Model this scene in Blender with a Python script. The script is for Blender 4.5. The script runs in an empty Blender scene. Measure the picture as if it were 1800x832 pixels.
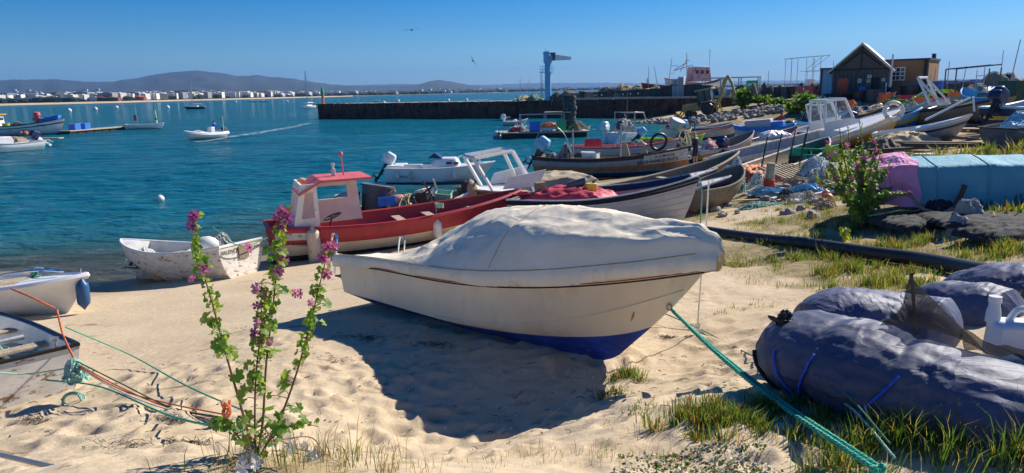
import bpy, math, random
import numpy as np
from mathutils import Vector, Matrix, noise
R = math.radians
sc = bpy.context.scene
COL = sc.collection
# ---------------------------------------------------------------- camera, sky, sun, exposure
CAMH, PITCH, ROLL, F = 4.3, R(11.53), R(-1.23), 1250.0
CM = Matrix.Rotation(math.pi/2-PITCH, 3, 'X') @ Matrix.Rotation(ROLL, 3, 'Z')
cam_data = bpy.data.cameras.new('camera')
cam_data.sensor_width = 36; cam_data.lens = 36*F/1800
cam_data.clip_start = 0.1; cam_data.clip_end = 40000
cam = bpy.data.objects.new('camera', cam_data); COL.objects.link(cam)
cam.location = (0, 0, CAMH); cam.rotation_euler = CM.to_euler()
sc.camera = cam
SUN_EL, SUN_AZ = R(37), R(53)          # azimuth measured from +Y towards +X
world = bpy.data.worlds.new('World'); sc.world = world; world.use_nodes = True
wn = world.node_tree; wn.nodes.clear()
wo = wn.nodes.new('ShaderNodeOutputWorld'); wb = wn.nodes.new('ShaderNodeBackground')
sk = wn.nodes.new('ShaderNodeTexSky'); sk.sky_type = 'NISHITA'; sk.sun_disc = False
sk.sun_elevation = SUN_EL; sk.sun_rotation = SUN_AZ
sk.air_density = 1.0; sk.dust_density = 0.3; sk.ozone_density = 4.5; sk.altitude = 0
wb.inputs['Strength'].default_value = 0.062
hs = wn.nodes.new('ShaderNodeHueSaturation'); hs.inputs['Saturation'].default_value = 1.7; hs.inputs['Value'].default_value = 1.0
wn.links.new(sk.outputs[0], hs.inputs['Color']); tn = wn.nodes.new('ShaderNodeMix'); tn.data_type = 'RGBA'; tn.blend_type = 'MULTIPLY'; tn.inputs[0].default_value = 1; tn.inputs[7].default_value = (.62,.86,1.12,1); wn.links.new(hs.outputs[0], tn.inputs[6]); wn.links.new(tn.outputs[2], wb.inputs[0]); wn.links.new(wb.outputs[0], wo.inputs[0])
sl = bpy.data.lights.new('sun', 'SUN'); sl.energy = 5.0; sl.angle = R(0.5); sl.color = (1, 0.93, 0.82)
sun = bpy.data.objects.new('sun', sl); COL.objects.link(sun)
sdir = Vector((math.sin(SUN_AZ)*math.cos(SUN_EL), math.cos(SUN_AZ)*math.cos(SUN_EL), math.sin(SUN_EL)))
sun.rotation_euler = sdir.to_track_quat('Z', 'Y').to_euler(); sun.location = sdir*60
sc.view_settings.view_transform = 'Standard'; sc.view_settings.look = 'None'
sc.view_settings.gamma = 1; sc.view_settings.use_curve_mapping = False
sc.view_settings.exposure = 0.52
sc.render.engine = 'CYCLES'
sc.cycles.max_bounces = 6; sc.cycles.volume_bounces = 0; sc.cycles.transparent_max_bounces = 10
sc.cycles.use_denoising = True
# ---------------------------------------------------------------- terrain and pixel helpers
def ray(px, py):
    return CM @ Vector(((px-900)/F, (416-py)/F, -1.0))
def at(px, py, z=0.0):
    d = ray(px, py); k = (z-CAMH)/d.z
    return Vector((d.x*k, d.y*k, z))
def dist(px, py, D):                      # the point D metres ahead (along +Y) seen at that pixel
    d = ray(px, py); k = D/d.y
    return Vector((d.x*k, D, CAMH+d.z*k))
_cp = [at(*p) for p in [(0,478,0),(155,503,0),(235,492,0),(470,448,0),(700,372,0),(860,345,0),(1000,325,0),
    (1215,290,0),(1290,262,0),(1300,235,0),(1180,213,0.05),(1040,640,1.4),(632,545,1.25),(900,755,1.55),(500,700,1.55),
    (440,800,2.35),(50,690,1.1),(120,560,.55),(300,600,1.0),(1350,345,1.0),(1250,400,1.0),(1700,345,1.9),(1700,480,1.7),(1400,600,1.75),(1200,640,1.55),
    (1540,210,1.6),(1400,240,.8),(1450,300,1.3),(1700,240,1.8),(1800,200,2.3),(1800,832,2.3),(1400,820,2.25),(0,832,2.0),(1300,450,1.25),(1500,400,1.5),(1120,740,1.9),(700,800,1.9)]]
_cp += [Vector(p) for p in [(-40,40,-2.2),(-12,24,-.9),(-20,60,-3),(-6,36,-1.4),(0,70,-2.5),(0,100,-2.5),(6,45,-1.0),(14,62,-.9),(-60,130,-3),(-100,20,-3),(-25,18,-1.4),
    (12,82,-1.5),(15,96,-1),(-60,300,-4),(0,200,-4),(-150,80,-4),(-40,0,-2),(60,140,2.7),(40,112,2.6),(39,80,2.75),(36,86,2.5),(24,80,-.1),(28,72,.2),(30,64,.9),(48,78,2.8),(120,200,2.8),(200,100,3),
    (60,60,2.8),(100,50,3.1),(38,42,2.3),(25,20,2.3),(15,5,2.7),(0,0,2.95),(-5,-1,2.7),(-12,0,1.9),(-16,8,.6),(-13,13,.4),(0,-20,3.4),(30,-10,3.2),(-25,-20,2),(200,300,2.8),(100,500,-3)]]
_P = np.array([[v.x, v.y] for v in _cp]); _Z = np.array([v.z for v in _cp])
def _phi(a, b):
    return np.sqrt(((a[:, None, :]-b[None, :, :])**2).sum(-1)+4.0)
_n = len(_P); _A = np.zeros((_n+1, _n+1)); _A[:_n, :_n] = _phi(_P, _P)+np.eye(_n)*0.02; _A[:_n, _n] = 1; _A[_n, :_n] = 1
_w = np.linalg.solve(_A, np.append(_Z, 0))
def ground_np(x, y):
    x = np.asarray(x, float).ravel(); y = np.asarray(y, float).ravel(); o = np.empty_like(x)
    for i in range(0, len(x), 20000):
        q = np.stack([x[i:i+20000], y[i:i+20000]], 1)
        o[i:i+20000] = _phi(q, _P) @ _w[:_n] + _w[_n]
    return np.clip(o, -4, 4)
def gz(x, y): return float(ground_np([x], [y])[0])
def G(px, py, D0=2.0, D1=200):             # first point of the ground seen at that pixel
    d = ray(px, py); D = np.geomspace(D0, D1, 500)
    k = D/d.y; g = ground_np(d.x*k, D); z = CAMH+d.z*k
    i = np.where(z <= np.maximum(g, 0))[0]
    if len(i) == 0: return Vector((d.x*k[-1], D[-1], g[-1]))
    i = i[0]; Dm = D[i]; k = Dm/d.y
    return Vector((d.x*k, Dm, max(0, gz(d.x*k, Dm))))
# ---------------------------------------------------------------- materials
def nd(nt, typ, **kw):
    n = nt.nodes.new(typ)
    for k, v in kw.items():
        if k.startswith('i_'): n.inputs[int(k[2:]) if k[2:].isdigit() else k[2:].replace('_', ' ')].default_value = v
        else: setattr(n, k, v)
    return n
def ramp(nt, src, stops):
    r = nt.nodes.new('ShaderNodeValToRGB'); nt.links.new(src, r.inputs[0])
    while len(r.color_ramp.elements) < len(stops): r.color_ramp.elements.new(0.5)
    for e, (p, c) in zip(r.color_ramp.elements, stops):
        e.position = p; e.color = (c, c, c, 1) if isinstance(c, (int, float)) else (*c, 1)
    return r.outputs[0]
def mixc(nt, f, a, b, mode='MIX'):
    m = nt.nodes.new('ShaderNodeMix'); m.data_type = 'RGBA'; m.blend_type = mode
    for s, v in ((0, f), (6, a), (7, b)):
        if hasattr(v, 'links'): nt.links.new(v, m.inputs[s])
        elif isinstance(v, (int, float)): m.inputs[s].default_value = v
        else: m.inputs[s].default_value = (*v, 1)
    return m.outputs[2]
_mats = {}
def pm(name, c, r=.6, v=.15, sc_=4, c2=None, t=(.56, .64), s2=5, bump=.15, bs=60, metal=0, stretch=None, trans=0, alpha=1, sub=None):
    if name in _mats: return _mats[name]
    m = bpy.data.materials.new(name); m.use_nodes = True; nt = m.node_tree; L = nt.links
    b = nt.nodes['Principled BSDF']; tc = nd(nt, 'ShaderNodeTexCoord'); co = tc.outputs['Object']
    if stretch:
        mp = nd(nt, 'ShaderNodeMapping'); mp.inputs['Scale'].default_value = stretch; L.new(co, mp.inputs[0]); co = mp.outputs[0]
    n1 = nd(nt, 'ShaderNodeTexNoise', i_Scale=sc_, i_Detail=6.0); L.new(co, n1.inputs['Vector'])
    f = ramp(nt, n1.outputs[0], [(.3, 0.0), (.7, 1.0)])
    col = mixc(nt, f, [x*(1-v) for x in c], [min(1, x*(1+v)) for x in c])
    if c2:
        n2 = nd(nt, 'ShaderNodeTexNoise', i_Scale=s2, i_Detail=8.0, i_Roughness=.65); L.new(co, n2.inputs['Vector'])
        f2 = ramp(nt, n2.outputs[0], [(t[0], 0.0), (t[1], 1.0)]); col = mixc(nt, f2, col, c2)
    L.new(col, b.inputs['Base Color']); b.inputs['Roughness'].default_value = r; b.inputs['Metallic'].default_value = metal
    if trans: b.inputs['Transmission Weight'].default_value = trans
    b.inputs['Alpha'].default_value = alpha
    if bump:
        n3 = nd(nt, 'ShaderNodeTexNoise', i_Scale=bs, i_Detail=4.0); L.new(co, n3.inputs['Vector'])
        bp = nd(nt, 'ShaderNodeBump', i_Strength=bump, i_Distance=.02); L.new(n3.outputs[0], bp.inputs['Height']); L.new(bp.outputs[0], b.inputs['Normal'])
    _mats[name] = m; return m
def leafmat(name, c, c2):
    m = pm(name, c, r=.55, v=.35, sc_=3, c2=c2, t=(.5, .62), s2=9, bump=0)
    nt = m.node_tree; b = nt.nodes['Principled BSDF']; o = nt.nodes['Material Output']
    tr = nd(nt, 'ShaderNodeBsdfTranslucent'); tr.inputs[0].default_value = (min(1, c[0]*2.2), min(1, c[1]*2.2), c[2], 1)
    mx = nd(nt, 'ShaderNodeMixShader'); mx.inputs[0].default_value = .4
    nt.links.new(b.outputs[0], mx.inputs[1]); nt.links.new(tr.outputs[0], mx.inputs[2]); nt.links.new(mx.outputs[0], o.inputs[0]); return m
M = {}
M['white'] = pm('white_paint', (.72,.71,.67), .4, c2=(.42,.37,.28), t=(.6,.72), s2=4)
M['clean'] = pm('white_gelcoat', (.78,.78,.76), .25, v=.05, c2=(.55,.52,.45), t=(.66,.8), bump=.03)
M['worn'] = pm('worn_white_paint', (.66,.63,.56), .7, c2=(.25,.17,.10), t=(.56,.62), s2=6, stretch=(1,1,2.5))
M['cream'] = pm('cream_gelcoat', (.76,.65,.48), .35, v=.08, sc_=2, c2=(.60,.48,.32), t=(.55,.75), s2=2.5, bump=.04, stretch=(1,1,.4))
M['red'] = pm('red_paint', (.42,.035,.045), .5, c2=(.22,.05,.04), t=(.55,.7), s2=9)
M['pinkred'] = pm('faded_red_paint', (.62,.12,.13), .6, v=.2, c2=(.6,.35,.3), t=(.6,.7), s2=7)
M['blue'] = pm('blue_antifoul', (.015,.05,.30), .5, v=.4, sc_=7, c2=(.05,.16,.42), t=(.62,.68), s2=8, stretch=(.5,1,2))
M['brightblue'] = pm('bright_blue_paint', (.03,.22,.62), .5, v=.2)
M['navy'] = pm('navy_paint', (.01,.022,.09), .4, v=.3, c2=(.12,.14,.2), t=(.62,.7))
M['teal'] = pm('faded_blue_paint', (.03,.09,.15), .7, v=.3, c2=(.18,.16,.12), t=(.5,.68), s2=6)
M['orange'] = pm('orange_paint', (.50,.20,.06), .6, v=.2, c2=(.4,.3,.2), t=(.6,.7))
M['ochre'] = pm('ochre_paint', (.52,.27,.03), .5, v=.2, c2=(.3,.2,.1), t=(.62,.7))
M['lime'] = pm('lime_paint', (.50,.62,.05), .4, v=.1)
M['green'] = pm('dark_green_paint', (.01,.07,.045), .4, v=.3)
M['midgreen'] = pm('green_plastic', (.02,.42,.16), .4, v=.2)
M['yellow'] = pm('yellow_paint', (.75,.55,.06), .5, v=.1, c2=(.35,.25,.1), t=(.62,.7))
M['black'] = pm('black_rubber', (.015,.015,.017), .5, v=.4)
M['blackplastic'] = pm('black_plastic', (.025,.027,.03), .4, v=.3)
M['greytub'] = pm('grey_plastic', (.09,.10,.11), .5, v=.25, c2=(.25,.25,.24), t=(.6,.7))
M['grey'] = pm('grey_paint', (.33,.34,.35), .6, c2=(.2,.16,.13), t=(.58,.68))
M['palegrey'] = pm('pale_grey_hull', (.46,.47,.50), .5, v=.08, c2=(.3,.28,.26), t=(.62,.7), s2=3, stretch=(1,1,3))
M['lightblue'] = pm('light_blue_paint', (.22,.50,.72), .45, v=.12)
M['craneblue'] = pm('crane_blue_paint', (.20,.47,.72), .45, v=.12, c2=(.2,.12,.08), t=(.68,.74))
M['wood'] = pm('weathered_wood', (.26,.20,.14), .85, v=.35, sc_=6, stretch=(1,6,6), bump=.5, bs=30)
M['darkwood'] = pm('dark_timber', (.06,.048,.04), .85, v=.4, sc_=5, stretch=(4,4,1), bump=.5, bs=30)
M['palewood'] = pm('pale_timber', (.42,.34,.23), .8, v=.25, sc_=6, stretch=(1,6,6), bump=.4, bs=30)
M['rust'] = pm('rusted_steel', (.14,.06,.035), .9, v=.4, c2=(.03,.02,.018), t=(.46,.66), s2=.6, bump=.5, bs=8)
M['steel'] = pm('galvanised_steel', (.38,.39,.40), .4, metal=.6, v=.15)
M['chrome'] = pm('polished_steel', (.7,.7,.7), .12, metal=1, v=.05, bump=0)
M['glass'] = pm('tinted_glass', (.05,.06,.08), .08, v=.05, bump=0)
M['clear'] = pm('clear_plastic', (.5,.6,.65), .1, v=.05, bump=0, alpha=.15)
M['concrete'] = pm('concrete', (.42,.38,.32), .9, v=.2, c2=(.25,.21,.17), t=(.52,.7), s2=1.5, bump=.4, bs=10)
M['rock'] = pm('rock', (.30,.26,.22), .9, v=.4, sc_=2, bump=.8, bs=6)
M['buoywhite'] = pm('buoy_plastic', (.75,.73,.66), .5, v=.1)
M['buoyorange'] = pm('orange_plastic', (.75,.18,.05), .5, v=.15)
M['foam'] = pm('old_foam', (.52,.33,.18), .9, v=.2, c2=(.3,.17,.09), t=(.5,.65), s2=6, bump=.6, bs=20)
M['fender'] = pm('dirty_fender', (.62,.52,.38), .6, v=.12, c2=(.36,.22,.12), t=(.55,.68), s2=6, stretch=(1,1,.5))
M['skin'] = pm('skin', (.48,.27,.18), .6, v=.05, bump=0)
M['ropegreen'] = pm('green_rope', (.03,.36,.25), .7, v=.2, sc_=30, bump=.3)
M['ropepale'] = pm('pale_green_rope', (.28,.50,.40), .8, v=.25, sc_=30, bump=.3)
M['ropedark'] = pm('dull_green_rope', (.05,.16,.11), .8, v=.3, sc_=30)
M['ropewhite'] = pm('white_rope', (.66,.66,.62), .8, v=.1, sc_=30)
M['ropeorange'] = pm('orange_rope', (.62,.17,.07), .8, v=.25, sc_=20)
M['ropeblue'] = pm('blue_cord', (.03,.10,.62), .6, v=.3, sc_=40)
M['ropetan'] = pm('tan_rope', (.48,.38,.22), .9, v=.25, sc_=20)
M['net'] = pm('fishing_net_twine', (.05,.05,.05), .9, v=.6, sc_=8, c2=(.10,.16,.14), t=(.5,.6), bump=1, bs=25)
M['greennet'] = pm('green_net_twine', (.05,.22,.15), .9, v=.5, sc_=8, c2=(.2,.35,.3), t=(.5,.6), bump=1, bs=25)
M['terracotta'] = pm('terracotta', (.55,.19,.09), .8, v=.2, sc_=9, bump=.3)
M['cloth'] = pm('denim_cloth', (.02,.03,.08), .9)
M['darkcloth'] = pm('dark_cloth', (.03,.03,.035), .9)
M['redcloth'] = pm('red_cloth', (.40,.03,.04), .9)
M['bluecloth'] = pm('blue_cloth', (.03,.10,.45), .9)
M['purplecloth'] = pm('grey_violet_cloth', (.20,.16,.24), .9)
M['cratered'] = pm('red_plastic', (.50,.03,.06), .45, v=.15)
M['crateblue'] = pm('blue_plastic', (.05,.20,.66), .45, v=.15)
M['ink'] = pm('black_lettering', (.02,.02,.025), .7, v=.3, bump=0)
M['rag'] = pm('grey_rag', (.34,.34,.32), .9, v=.2)
def crease(m, layers):                    # sharp cloth creases: ridged noise as bump, (scale, distance, stretch)
    nt = m.node_tree; L = nt.links; b = nt.nodes['Principled BSDF']; tc = nd(nt, 'ShaderNodeTexCoord'); prev = b.inputs['Normal'].links[0].from_socket if b.inputs['Normal'].links else None
    for s, d, st in layers:
        mp = nd(nt, 'ShaderNodeMapping'); mp.inputs['Scale'].default_value = st; L.new(tc.outputs['Object'], mp.inputs[0])
        n = nd(nt, 'ShaderNodeTexNoise', i_Scale=s, i_Detail=2.0); n.inputs['Distortion'].default_value = .6; L.new(mp.outputs[0], n.inputs['Vector'])
        a = nd(nt, 'ShaderNodeMath', operation='SUBTRACT'); L.new(n.outputs[0], a.inputs[0]); a.inputs[1].default_value = .5
        c = nd(nt, 'ShaderNodeMath', operation='ABSOLUTE'); L.new(a.outputs[0], c.inputs[0]); e = nd(nt, 'ShaderNodeMath', operation='POWER'); L.new(c.outputs[0], e.inputs[0]); e.inputs[1].default_value = .6
        bp = nd(nt, 'ShaderNodeBump', i_Strength=1.0, i_Distance=d, invert=True); L.new(e.outputs[0], bp.inputs['Height'])
        if prev: L.new(prev, bp.inputs['Normal'])
        prev = bp.outputs[0]
    L.new(prev, b.inputs['Normal'])
# ---------------------------------------------------------------- mesh builder
class MB:
    def __init__(s): s.v = []; s.f = []; s.m = []
    def add(s, vs, fs, mi=0):
        o = len(s.v); s.v += [tuple(v) for v in vs]; s.f += [tuple(i+o for i in f) for f in fs]
        s.m += (mi if isinstance(mi, list) else [mi]*len(fs)); return s
    def box(s, c, d, rz=0, mi=0, rot=None, taper=1.0):
        rm = rot if rot is not None else Matrix.Rotation(rz, 3, 'Z'); c = Vector(c); vs = []
        for z in (-1, 1):
            k = taper if z > 0 else 1
            for x, y in ((-1,-1),(1,-1),(1,1),(-1,1)): vs.append(c+rm@Vector((x*d[0]/2*k, y*d[1]/2*k, z*d[2]/2)))
        return s.add(vs, [(0,3,2,1),(4,5,6,7),(0,1,5,4),(1,2,6,5),(2,3,7,6),(3,0,4,7)], mi)
    def tube(s, pts, r, n=8, mi=0, cap=True, closed=False):
        pts = [Vector(p) for p in pts]; N = len(pts); vs = []; fs = []; up = Vector((0, 0, 1)); pa = None
        for i, p in enumerate(pts):
            a = pts[(i-1) % N] if (closed or i) else p; b = pts[(i+1) % N] if (closed or i < N-1) else p
            d = (b-a); d = d.normalized() if d.length > 1e-9 else Vector((0, 0, 1))
            if pa is None:
                x = d.cross(up); x = d.cross(Vector((1, 0, 0))) if x.length < .05 else x
            else: x = pa - d*pa.dot(d)
            x = x.normalized() if x.length > 1e-6 else Vector((1, 0, 0)); pa = x; y = d.cross(x)
            rr = r[i] if isinstance(r, (list, tuple)) else r
            for k in range(n):
                t = 2*math.pi*k/n; vs.append(p+x*math.cos(t)*rr+y*math.sin(t)*rr)
        for i in range(N if closed else N-1):
            for k in range(n):
                a = i*n+k; b = i*n+(k+1) % n; c = ((i+1) % N)*n+(k+1) % n; d = ((i+1) % N)*n+k; fs.append((a, b, c, d))
        if cap and not closed: fs.append(tuple(range(n-1, -1, -1))); fs.append(tuple((N-1)*n+k for k in range(n)))
        return s.add(vs, fs, mi)
    def lathe(s, prof, n=20, c=(0, 0, 0), mi=0, rot=None, sy=1.0):
        c = Vector(c); vs = []; fs = []
        for r, z in prof:
            for k in range(n):
                t = 2*math.pi*k/n; q = Vector((r*math.cos(t), r*math.sin(t)*sy, z)); vs.append(c+(rot@q if rot else q))
        for i in range(len(prof)-1):
            for k in range(n): fs.append((i*n+k, i*n+(k+1) % n, (i+1)*n+(k+1) % n, (i+1)*n+k))
        if prof[0][0] > 1e-4: fs.append(tuple(range(n-1, -1, -1)))
        if prof[-1][0] > 1e-4: fs.append(tuple((len(prof)-1)*n+k for k in range(n)))
        return s.add(vs, fs, mi)
    def ell(s, c, d, n=16, mi=0, rot=None, jit=0, seed=0):
        m = n//2; c = Vector(c); vs = [];fs = []
        for i in range(m+1):
            a = math.pi*i/m
            for k in range(n):
                t = 2*math.pi*k/n; q = Vector((math.sin(a)*math.cos(t), math.sin(a)*math.sin(t), math.cos(a)))
                if jit: q *= 1+jit*noise.noise(q*1.7+Vector((seed*7.3, seed*3.1, seed)))*2
                q = Vector((q.x*d[0]/2, q.y*d[1]/2, q.z*d[2]/2)); vs.append(c+(rot@q if rot else q))
        for i in range(m):
            for k in range(n): fs.append((i*n+k, (i+1)*n+k, (i+1)*n+(k+1) % n, i*n+(k+1) % n))
        return s.add(vs, fs, mi)
    def grid(s, fn, nu, nv, mi=0, flip=False):
        vs = [fn(i/nu, j/nv) for i in range(nu+1) for j in range(nv+1)]; fs = []
        for i in range(nu):
            for j in range(nv):
                a = i*(nv+1)+j; q = (a, a+nv+1, a+nv+2, a+1); fs.append(q[::-1] if flip else q)
        return s.add(vs, fs, mi)
    def quad(s, a, b, c, d, mi=0): return s.add([a, b, c, d], [(0, 1, 2, 3)], mi)
    def slab(s, pts, th, mi=0):
        pts = [Vector(p) for p in pts]; n = (pts[1]-pts[0]).cross(pts[2]-pts[0]).normalized()*th; k = len(pts)
        return s.add(pts+[p-n for p in pts], [tuple(range(k)), tuple(range(2*k-1, k-1, -1))]+[(i, k+i, k+(i+1) % k, (i+1) % k) for i in range(k)], mi)
    def build(s, name, mats, parent=None, smooth=True, bev=0, solid=0, sub=0, ang=40, label=None):
        me = bpy.data.meshes.new(name); me.from_pydata(s.v, [], s.f)
        if not isinstance(mats, (list, tuple)): mats = [mats]
        for m in mats: me.materials.append(M[m] if isinstance(m, str) else m)
        me.polygons.foreach_set('material_index', s.m); me.validate()
        if smooth:
            me.polygons.foreach_set('use_smooth', [True]*len(me.polygons)); me.set_sharp_from_angle(angle=R(ang))
        me.update(); o = bpy.data.objects.new(name, me); COL.objects.link(o)
        if parent: o.parent = parent
        if solid: d = o.modifiers.new('s', 'SOLIDIFY'); d.thickness = solid; d.offset = 0
        if bev: d = o.modifiers.new('b', 'BEVEL'); d.width = bev; d.segments = 2; d.limit_method = 'ANGLE'
        if sub: d = o.modifiers.new('u', 'SUBSURF'); d.levels = sub; d.render_levels = sub
        if label: o['label'] = label
        return o
def empty(name, loc, rz=0, label=None, cat=None, group=None, rot=None):
    o = bpy.data.objects.new(name, None); COL.objects.link(o); o.location = loc; o.empty_display_size = .2
    o.rotation_euler = rot if rot else (0, 0, rz); tag(o, label, cat, group); return o
def tag(o, label=None, cat=None, group=None, kind=None):
    for k, v in (('label', label), ('category', cat), ('group', group), ('kind', kind)):
        if v: o[k] = v
    return o
def copy_tree(o, parent=None):
    c = o.copy(); COL.objects.link(c)
    if parent: c.parent = parent
    for ch in list(o.children): copy_tree(ch, c)
    return c
def bez(pts, n=12):                       # Catmull-Rom through points
    P = [Vector(p) for p in pts]; P = [P[0]*2-P[1]]+P+[P[-1]*2-P[-2]]; o = []
    for i in range(1, len(P)-2):
        for k in range(n):
            t = k/n; a, b, c, d = P[i-1:i+3]
            o.append(.5*((2*b)+(c-a)*t+(2*a-5*b+4*c-d)*t*t+(3*b-a-3*c+d)*t**3))
    return o+[P[-2]]
def text_mb(txt, size, fn, ext=0.004):     # lettering laid through fn(x, z, out) onto a surface; returns an MB
    cu = bpy.data.curves.new('t', 'FONT'); cu.body = txt; cu.size = size; cu.extrude = 0; cu.offset = size*.012
    ob = bpy.data.objects.new('t', cu); me = bpy.data.meshes.new_from_object(ob)
    b = MB(); b.add([fn(v.co.x, v.co.y, ext) for v in me.vertices], [tuple(p.vertices) for p in me.polygons])
    w = max((v.co.x for v in me.vertices), default=0)
    bpy.data.objects.remove(ob); bpy.data.curves.remove(cu); bpy.data.meshes.remove(me); return b
# ================================================================ THE SETTING
rs = np.random.RandomState(7)
def vnoise(x, y, s, seed):
    r = np.random.RandomState(seed).rand(64, 64); x = x/s+1000; y = y/s+1000
    xi = np.floor(x).astype(int); yi = np.floor(y).astype(int); fx = x-xi; fy = y-yi
    fx = fx*fx*(3-2*fx); fy = fy*fy*(3-2*fy); g = lambda a, b: r[a % 64, b % 64]
    return (g(xi, yi)*(1-fx)+g(xi+1, yi)*fx)*(1-fy)+(g(xi, yi+1)*(1-fx)+g(xi+1, yi+1)*fx)*fy-.5
def axis(segs):
    o = [segs[0][0]]
    for a, b, st in segs: n = max(1, int(round((b-a)/st))); o += list(a+(b-a)*np.arange(1, n+1)/n)
    return np.array(o)
def sheet(name, xs, ys, z, mat, attrs=None, kind='structure'):
    nx, ny = len(xs), len(ys); X, Y = np.meshgrid(xs, ys, indexing='ij')
    co = np.stack([X.ravel(), Y.ravel(), z.ravel()], 1)
    i, j = np.meshgrid(np.arange(nx-1), np.arange(ny-1), indexing='ij'); a = (i*ny+j).ravel()
    f = np.stack([a, a+ny, a+ny+1, a+1], 1)
    me = bpy.data.meshes.new(name); me.vertices.add(len(co)); me.vertices.foreach_set('co', co.ravel())
    me.loops.add(f.size); me.loops.foreach_set('vertex_index', f.ravel()); me.polygons.add(len(f))
    me.polygons.foreach_set('loop_start', np.arange(0, f.size, 4)); me.polygons.foreach_set('loop_total', np.full(len(f), 4))
    me.update(); me.validate(); me.polygons.foreach_set('use_smooth', [True]*len(f)); me.materials.append(mat)
    for k, v in (attrs or {}).items():
        at_ = me.attributes.new(k, 'FLOAT', 'POINT'); at_.data.foreach_set('value', v.ravel())
    o = bpy.data.objects.new(name, me); COL.objects.link(o); o['kind'] = kind; return o
def veg_np(x, y):                          # how overgrown the sand is, 0..1, from the place itself
    e = vnoise(x, y, 1.6, 3)*1.0+vnoise(x, y, .5, 4)*.5
    up = np.clip((x-2.2-(12-np.clip(y, 0, 12))*.04)*.45, 0, 1)*np.clip((y-1)/2, 0, 1)   # right-hand bank
    front = np.clip((4.0-y)*.5, 0, 1)*np.clip((x+2.3)*.8, 0, 1)
    back = np.clip((y-13)/6, 0, 1)*np.clip((x-5-(y-13)*.12)/4, 0, 1)*.95
    b = np.maximum(np.maximum(up, front), back)
    return np.clip((b-.55+e*.9)*1.8, 0, 1)
# --- sand
gx = axis([(-4000,-400,400),(-400,-60,25),(-60,-16,2),(-16,-5,.12),(-5,5,.04),(5,9,.07),(9,20,.2),(20,70,1),(70,400,20),(400,4000,400)])
gy = axis([(-60,-4,6),(-4,2.4,.3),(2.4,10,.04),(10,20,.12),(20,60,.7),(60,140,2),(140,600,40),(600,6000,600)])
X, Y = np.meshgrid(gx, gy, indexing='ij')
Z = ground_np(X, Y).reshape(X.shape)
near = np.clip(1-(np.hypot(X, Y-6)-9)/8, 0, 1)*np.clip((Z-.05)*4, 0, 1)
dry = np.clip((Z-.9)*2.5, 0, 1)
Z = Z+near*(vnoise(X, Y, 2.3, 11)*.10+vnoise(X, Y, .8, 12)*.05)+near*dry*(vnoise(X, Y, .33, 13)*.022+vnoise(X, Y, .14, 14)*.016+vnoise(X,Y,.07,15)*.008)
Z += np.clip(Z-1.2, 0, 1)*np.clip((Y-14)/10, 0, 1)*(vnoise(X, Y, 4, 21)*.3)
for k in range(700):                       # footprints and dents
    fx, fy = rs.normal(-.6, 2.3), rs.normal(5.4, 1.7); a = rs.uniform(0, 3.14); L_ = rs.uniform(.07, .17); W_ = L_*rs.uniform(.45, .9); dp = rs.uniform(.008, .028)
    i0, i1 = np.searchsorted(gx, [fx-.5, fx+.5]); j0, j1 = np.searchsorted(gy, [fy-.5, fy+.5])
    u = (X[i0:i1, j0:j1]-fx); w = (Y[i0:i1, j0:j1]-fy); p = (u*math.cos(a)+w*math.sin(a))/L_; q = (-u*math.sin(a)+w*math.cos(a))/W_; r2 = p*p+q*q
    Z[i0:i1, j0:j1] += dp*dry[i0:i1, j0:j1]*(-np.exp(-r2**1.5)+.75*np.exp(-(np.sqrt(r2)-1.5)**2*5))
m = bpy.data.materials.new('beach_sand'); m.use_nodes = True; nt = m.node_tree; L = nt.links; bs = nt.nodes['Principled BSDF']; bs.inputs['Roughness'].default_value = .95; bs.inputs['Specular IOR Level'].default_value = .15
tc = nd(nt, 'ShaderNodeTexCoord'); co = tc.outputs['Object']; sep = nd(nt, 'ShaderNodeSeparateXYZ'); L.new(co, sep.inputs[0])
def nz(s, d=6, ro=.55, v=None, st=None):
    n = nd(nt, 'ShaderNodeTexNoise', i_Scale=s, i_Detail=float(d), i_Roughness=ro)
    if st: mp = nd(nt, 'ShaderNodeMapping'); mp.inputs['Scale'].default_value = st; mp.inputs['Rotation'].default_value = (0, 0, .5); L.new(co, mp.inputs[0]); L.new(mp.outputs[0], n.inputs['Vector'])
    else: L.new(co, n.inputs['Vector'])
    return n.outputs[0]
c = mixc(nt, ramp(nt, nz(.9), [(.35, 0.), (.65, 1.)]), (.57,.45,.295), (.67,.55,.385))
c = mixc(nt, ramp(nt, nz(14, 8, .7), [(.3, 0.), (.75, 1.)]), c, (.48,.37,.24))
c = mixc(nt, ramp(nt, nz(2.2, 8, .62, st=(.5, 2.2, 1)), [(.63, 0.), (.68, .75)]), c, (.20,.12,.07))     # dried weed streaks
c = mixc(nt, ramp(nt, nz(34, 3, .6), [(.70, 0.), (.74, .8)]), c, (.12,.075,.05))                       # specks
c = mixc(nt, ramp(nt, nz(90, 2), [(.74, 0.), (.78, .7)]), c, (.85,.82,.74))                             # shell bits
va = nd(nt, 'ShaderNodeAttribute', attribute_name='veg'); 
dirt = mixc(nt, ramp(nt, nz(5, 8, .7), [(.4, 0.), (.62, 1.)]), (.30,.22,.11), (.12,.115,.04))
c = mixc(nt, ramp(nt, va.outputs['Fac'], [(.15, 0.), (.8, .85)]), c, dirt)
wet = nd(nt, 'ShaderNodeMath', operation='MULTIPLY_ADD'); L.new(nz(.7, 4), wet.inputs[0]); wet.inputs[1].default_value = .25; L.new(sep.outputs[2], wet.inputs[2])
c = mixc(nt, ramp(nt, wet.outputs[0], [(.17, 1.), (.34, 0.)]), c, (.27,.20,.12))
L.new(c, bs.inputs['Base Color']); L.new(ramp(nt, wet.outputs[0], [(.15, .45), (.3, .95)]), bs.inputs['Roughness'])
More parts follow.
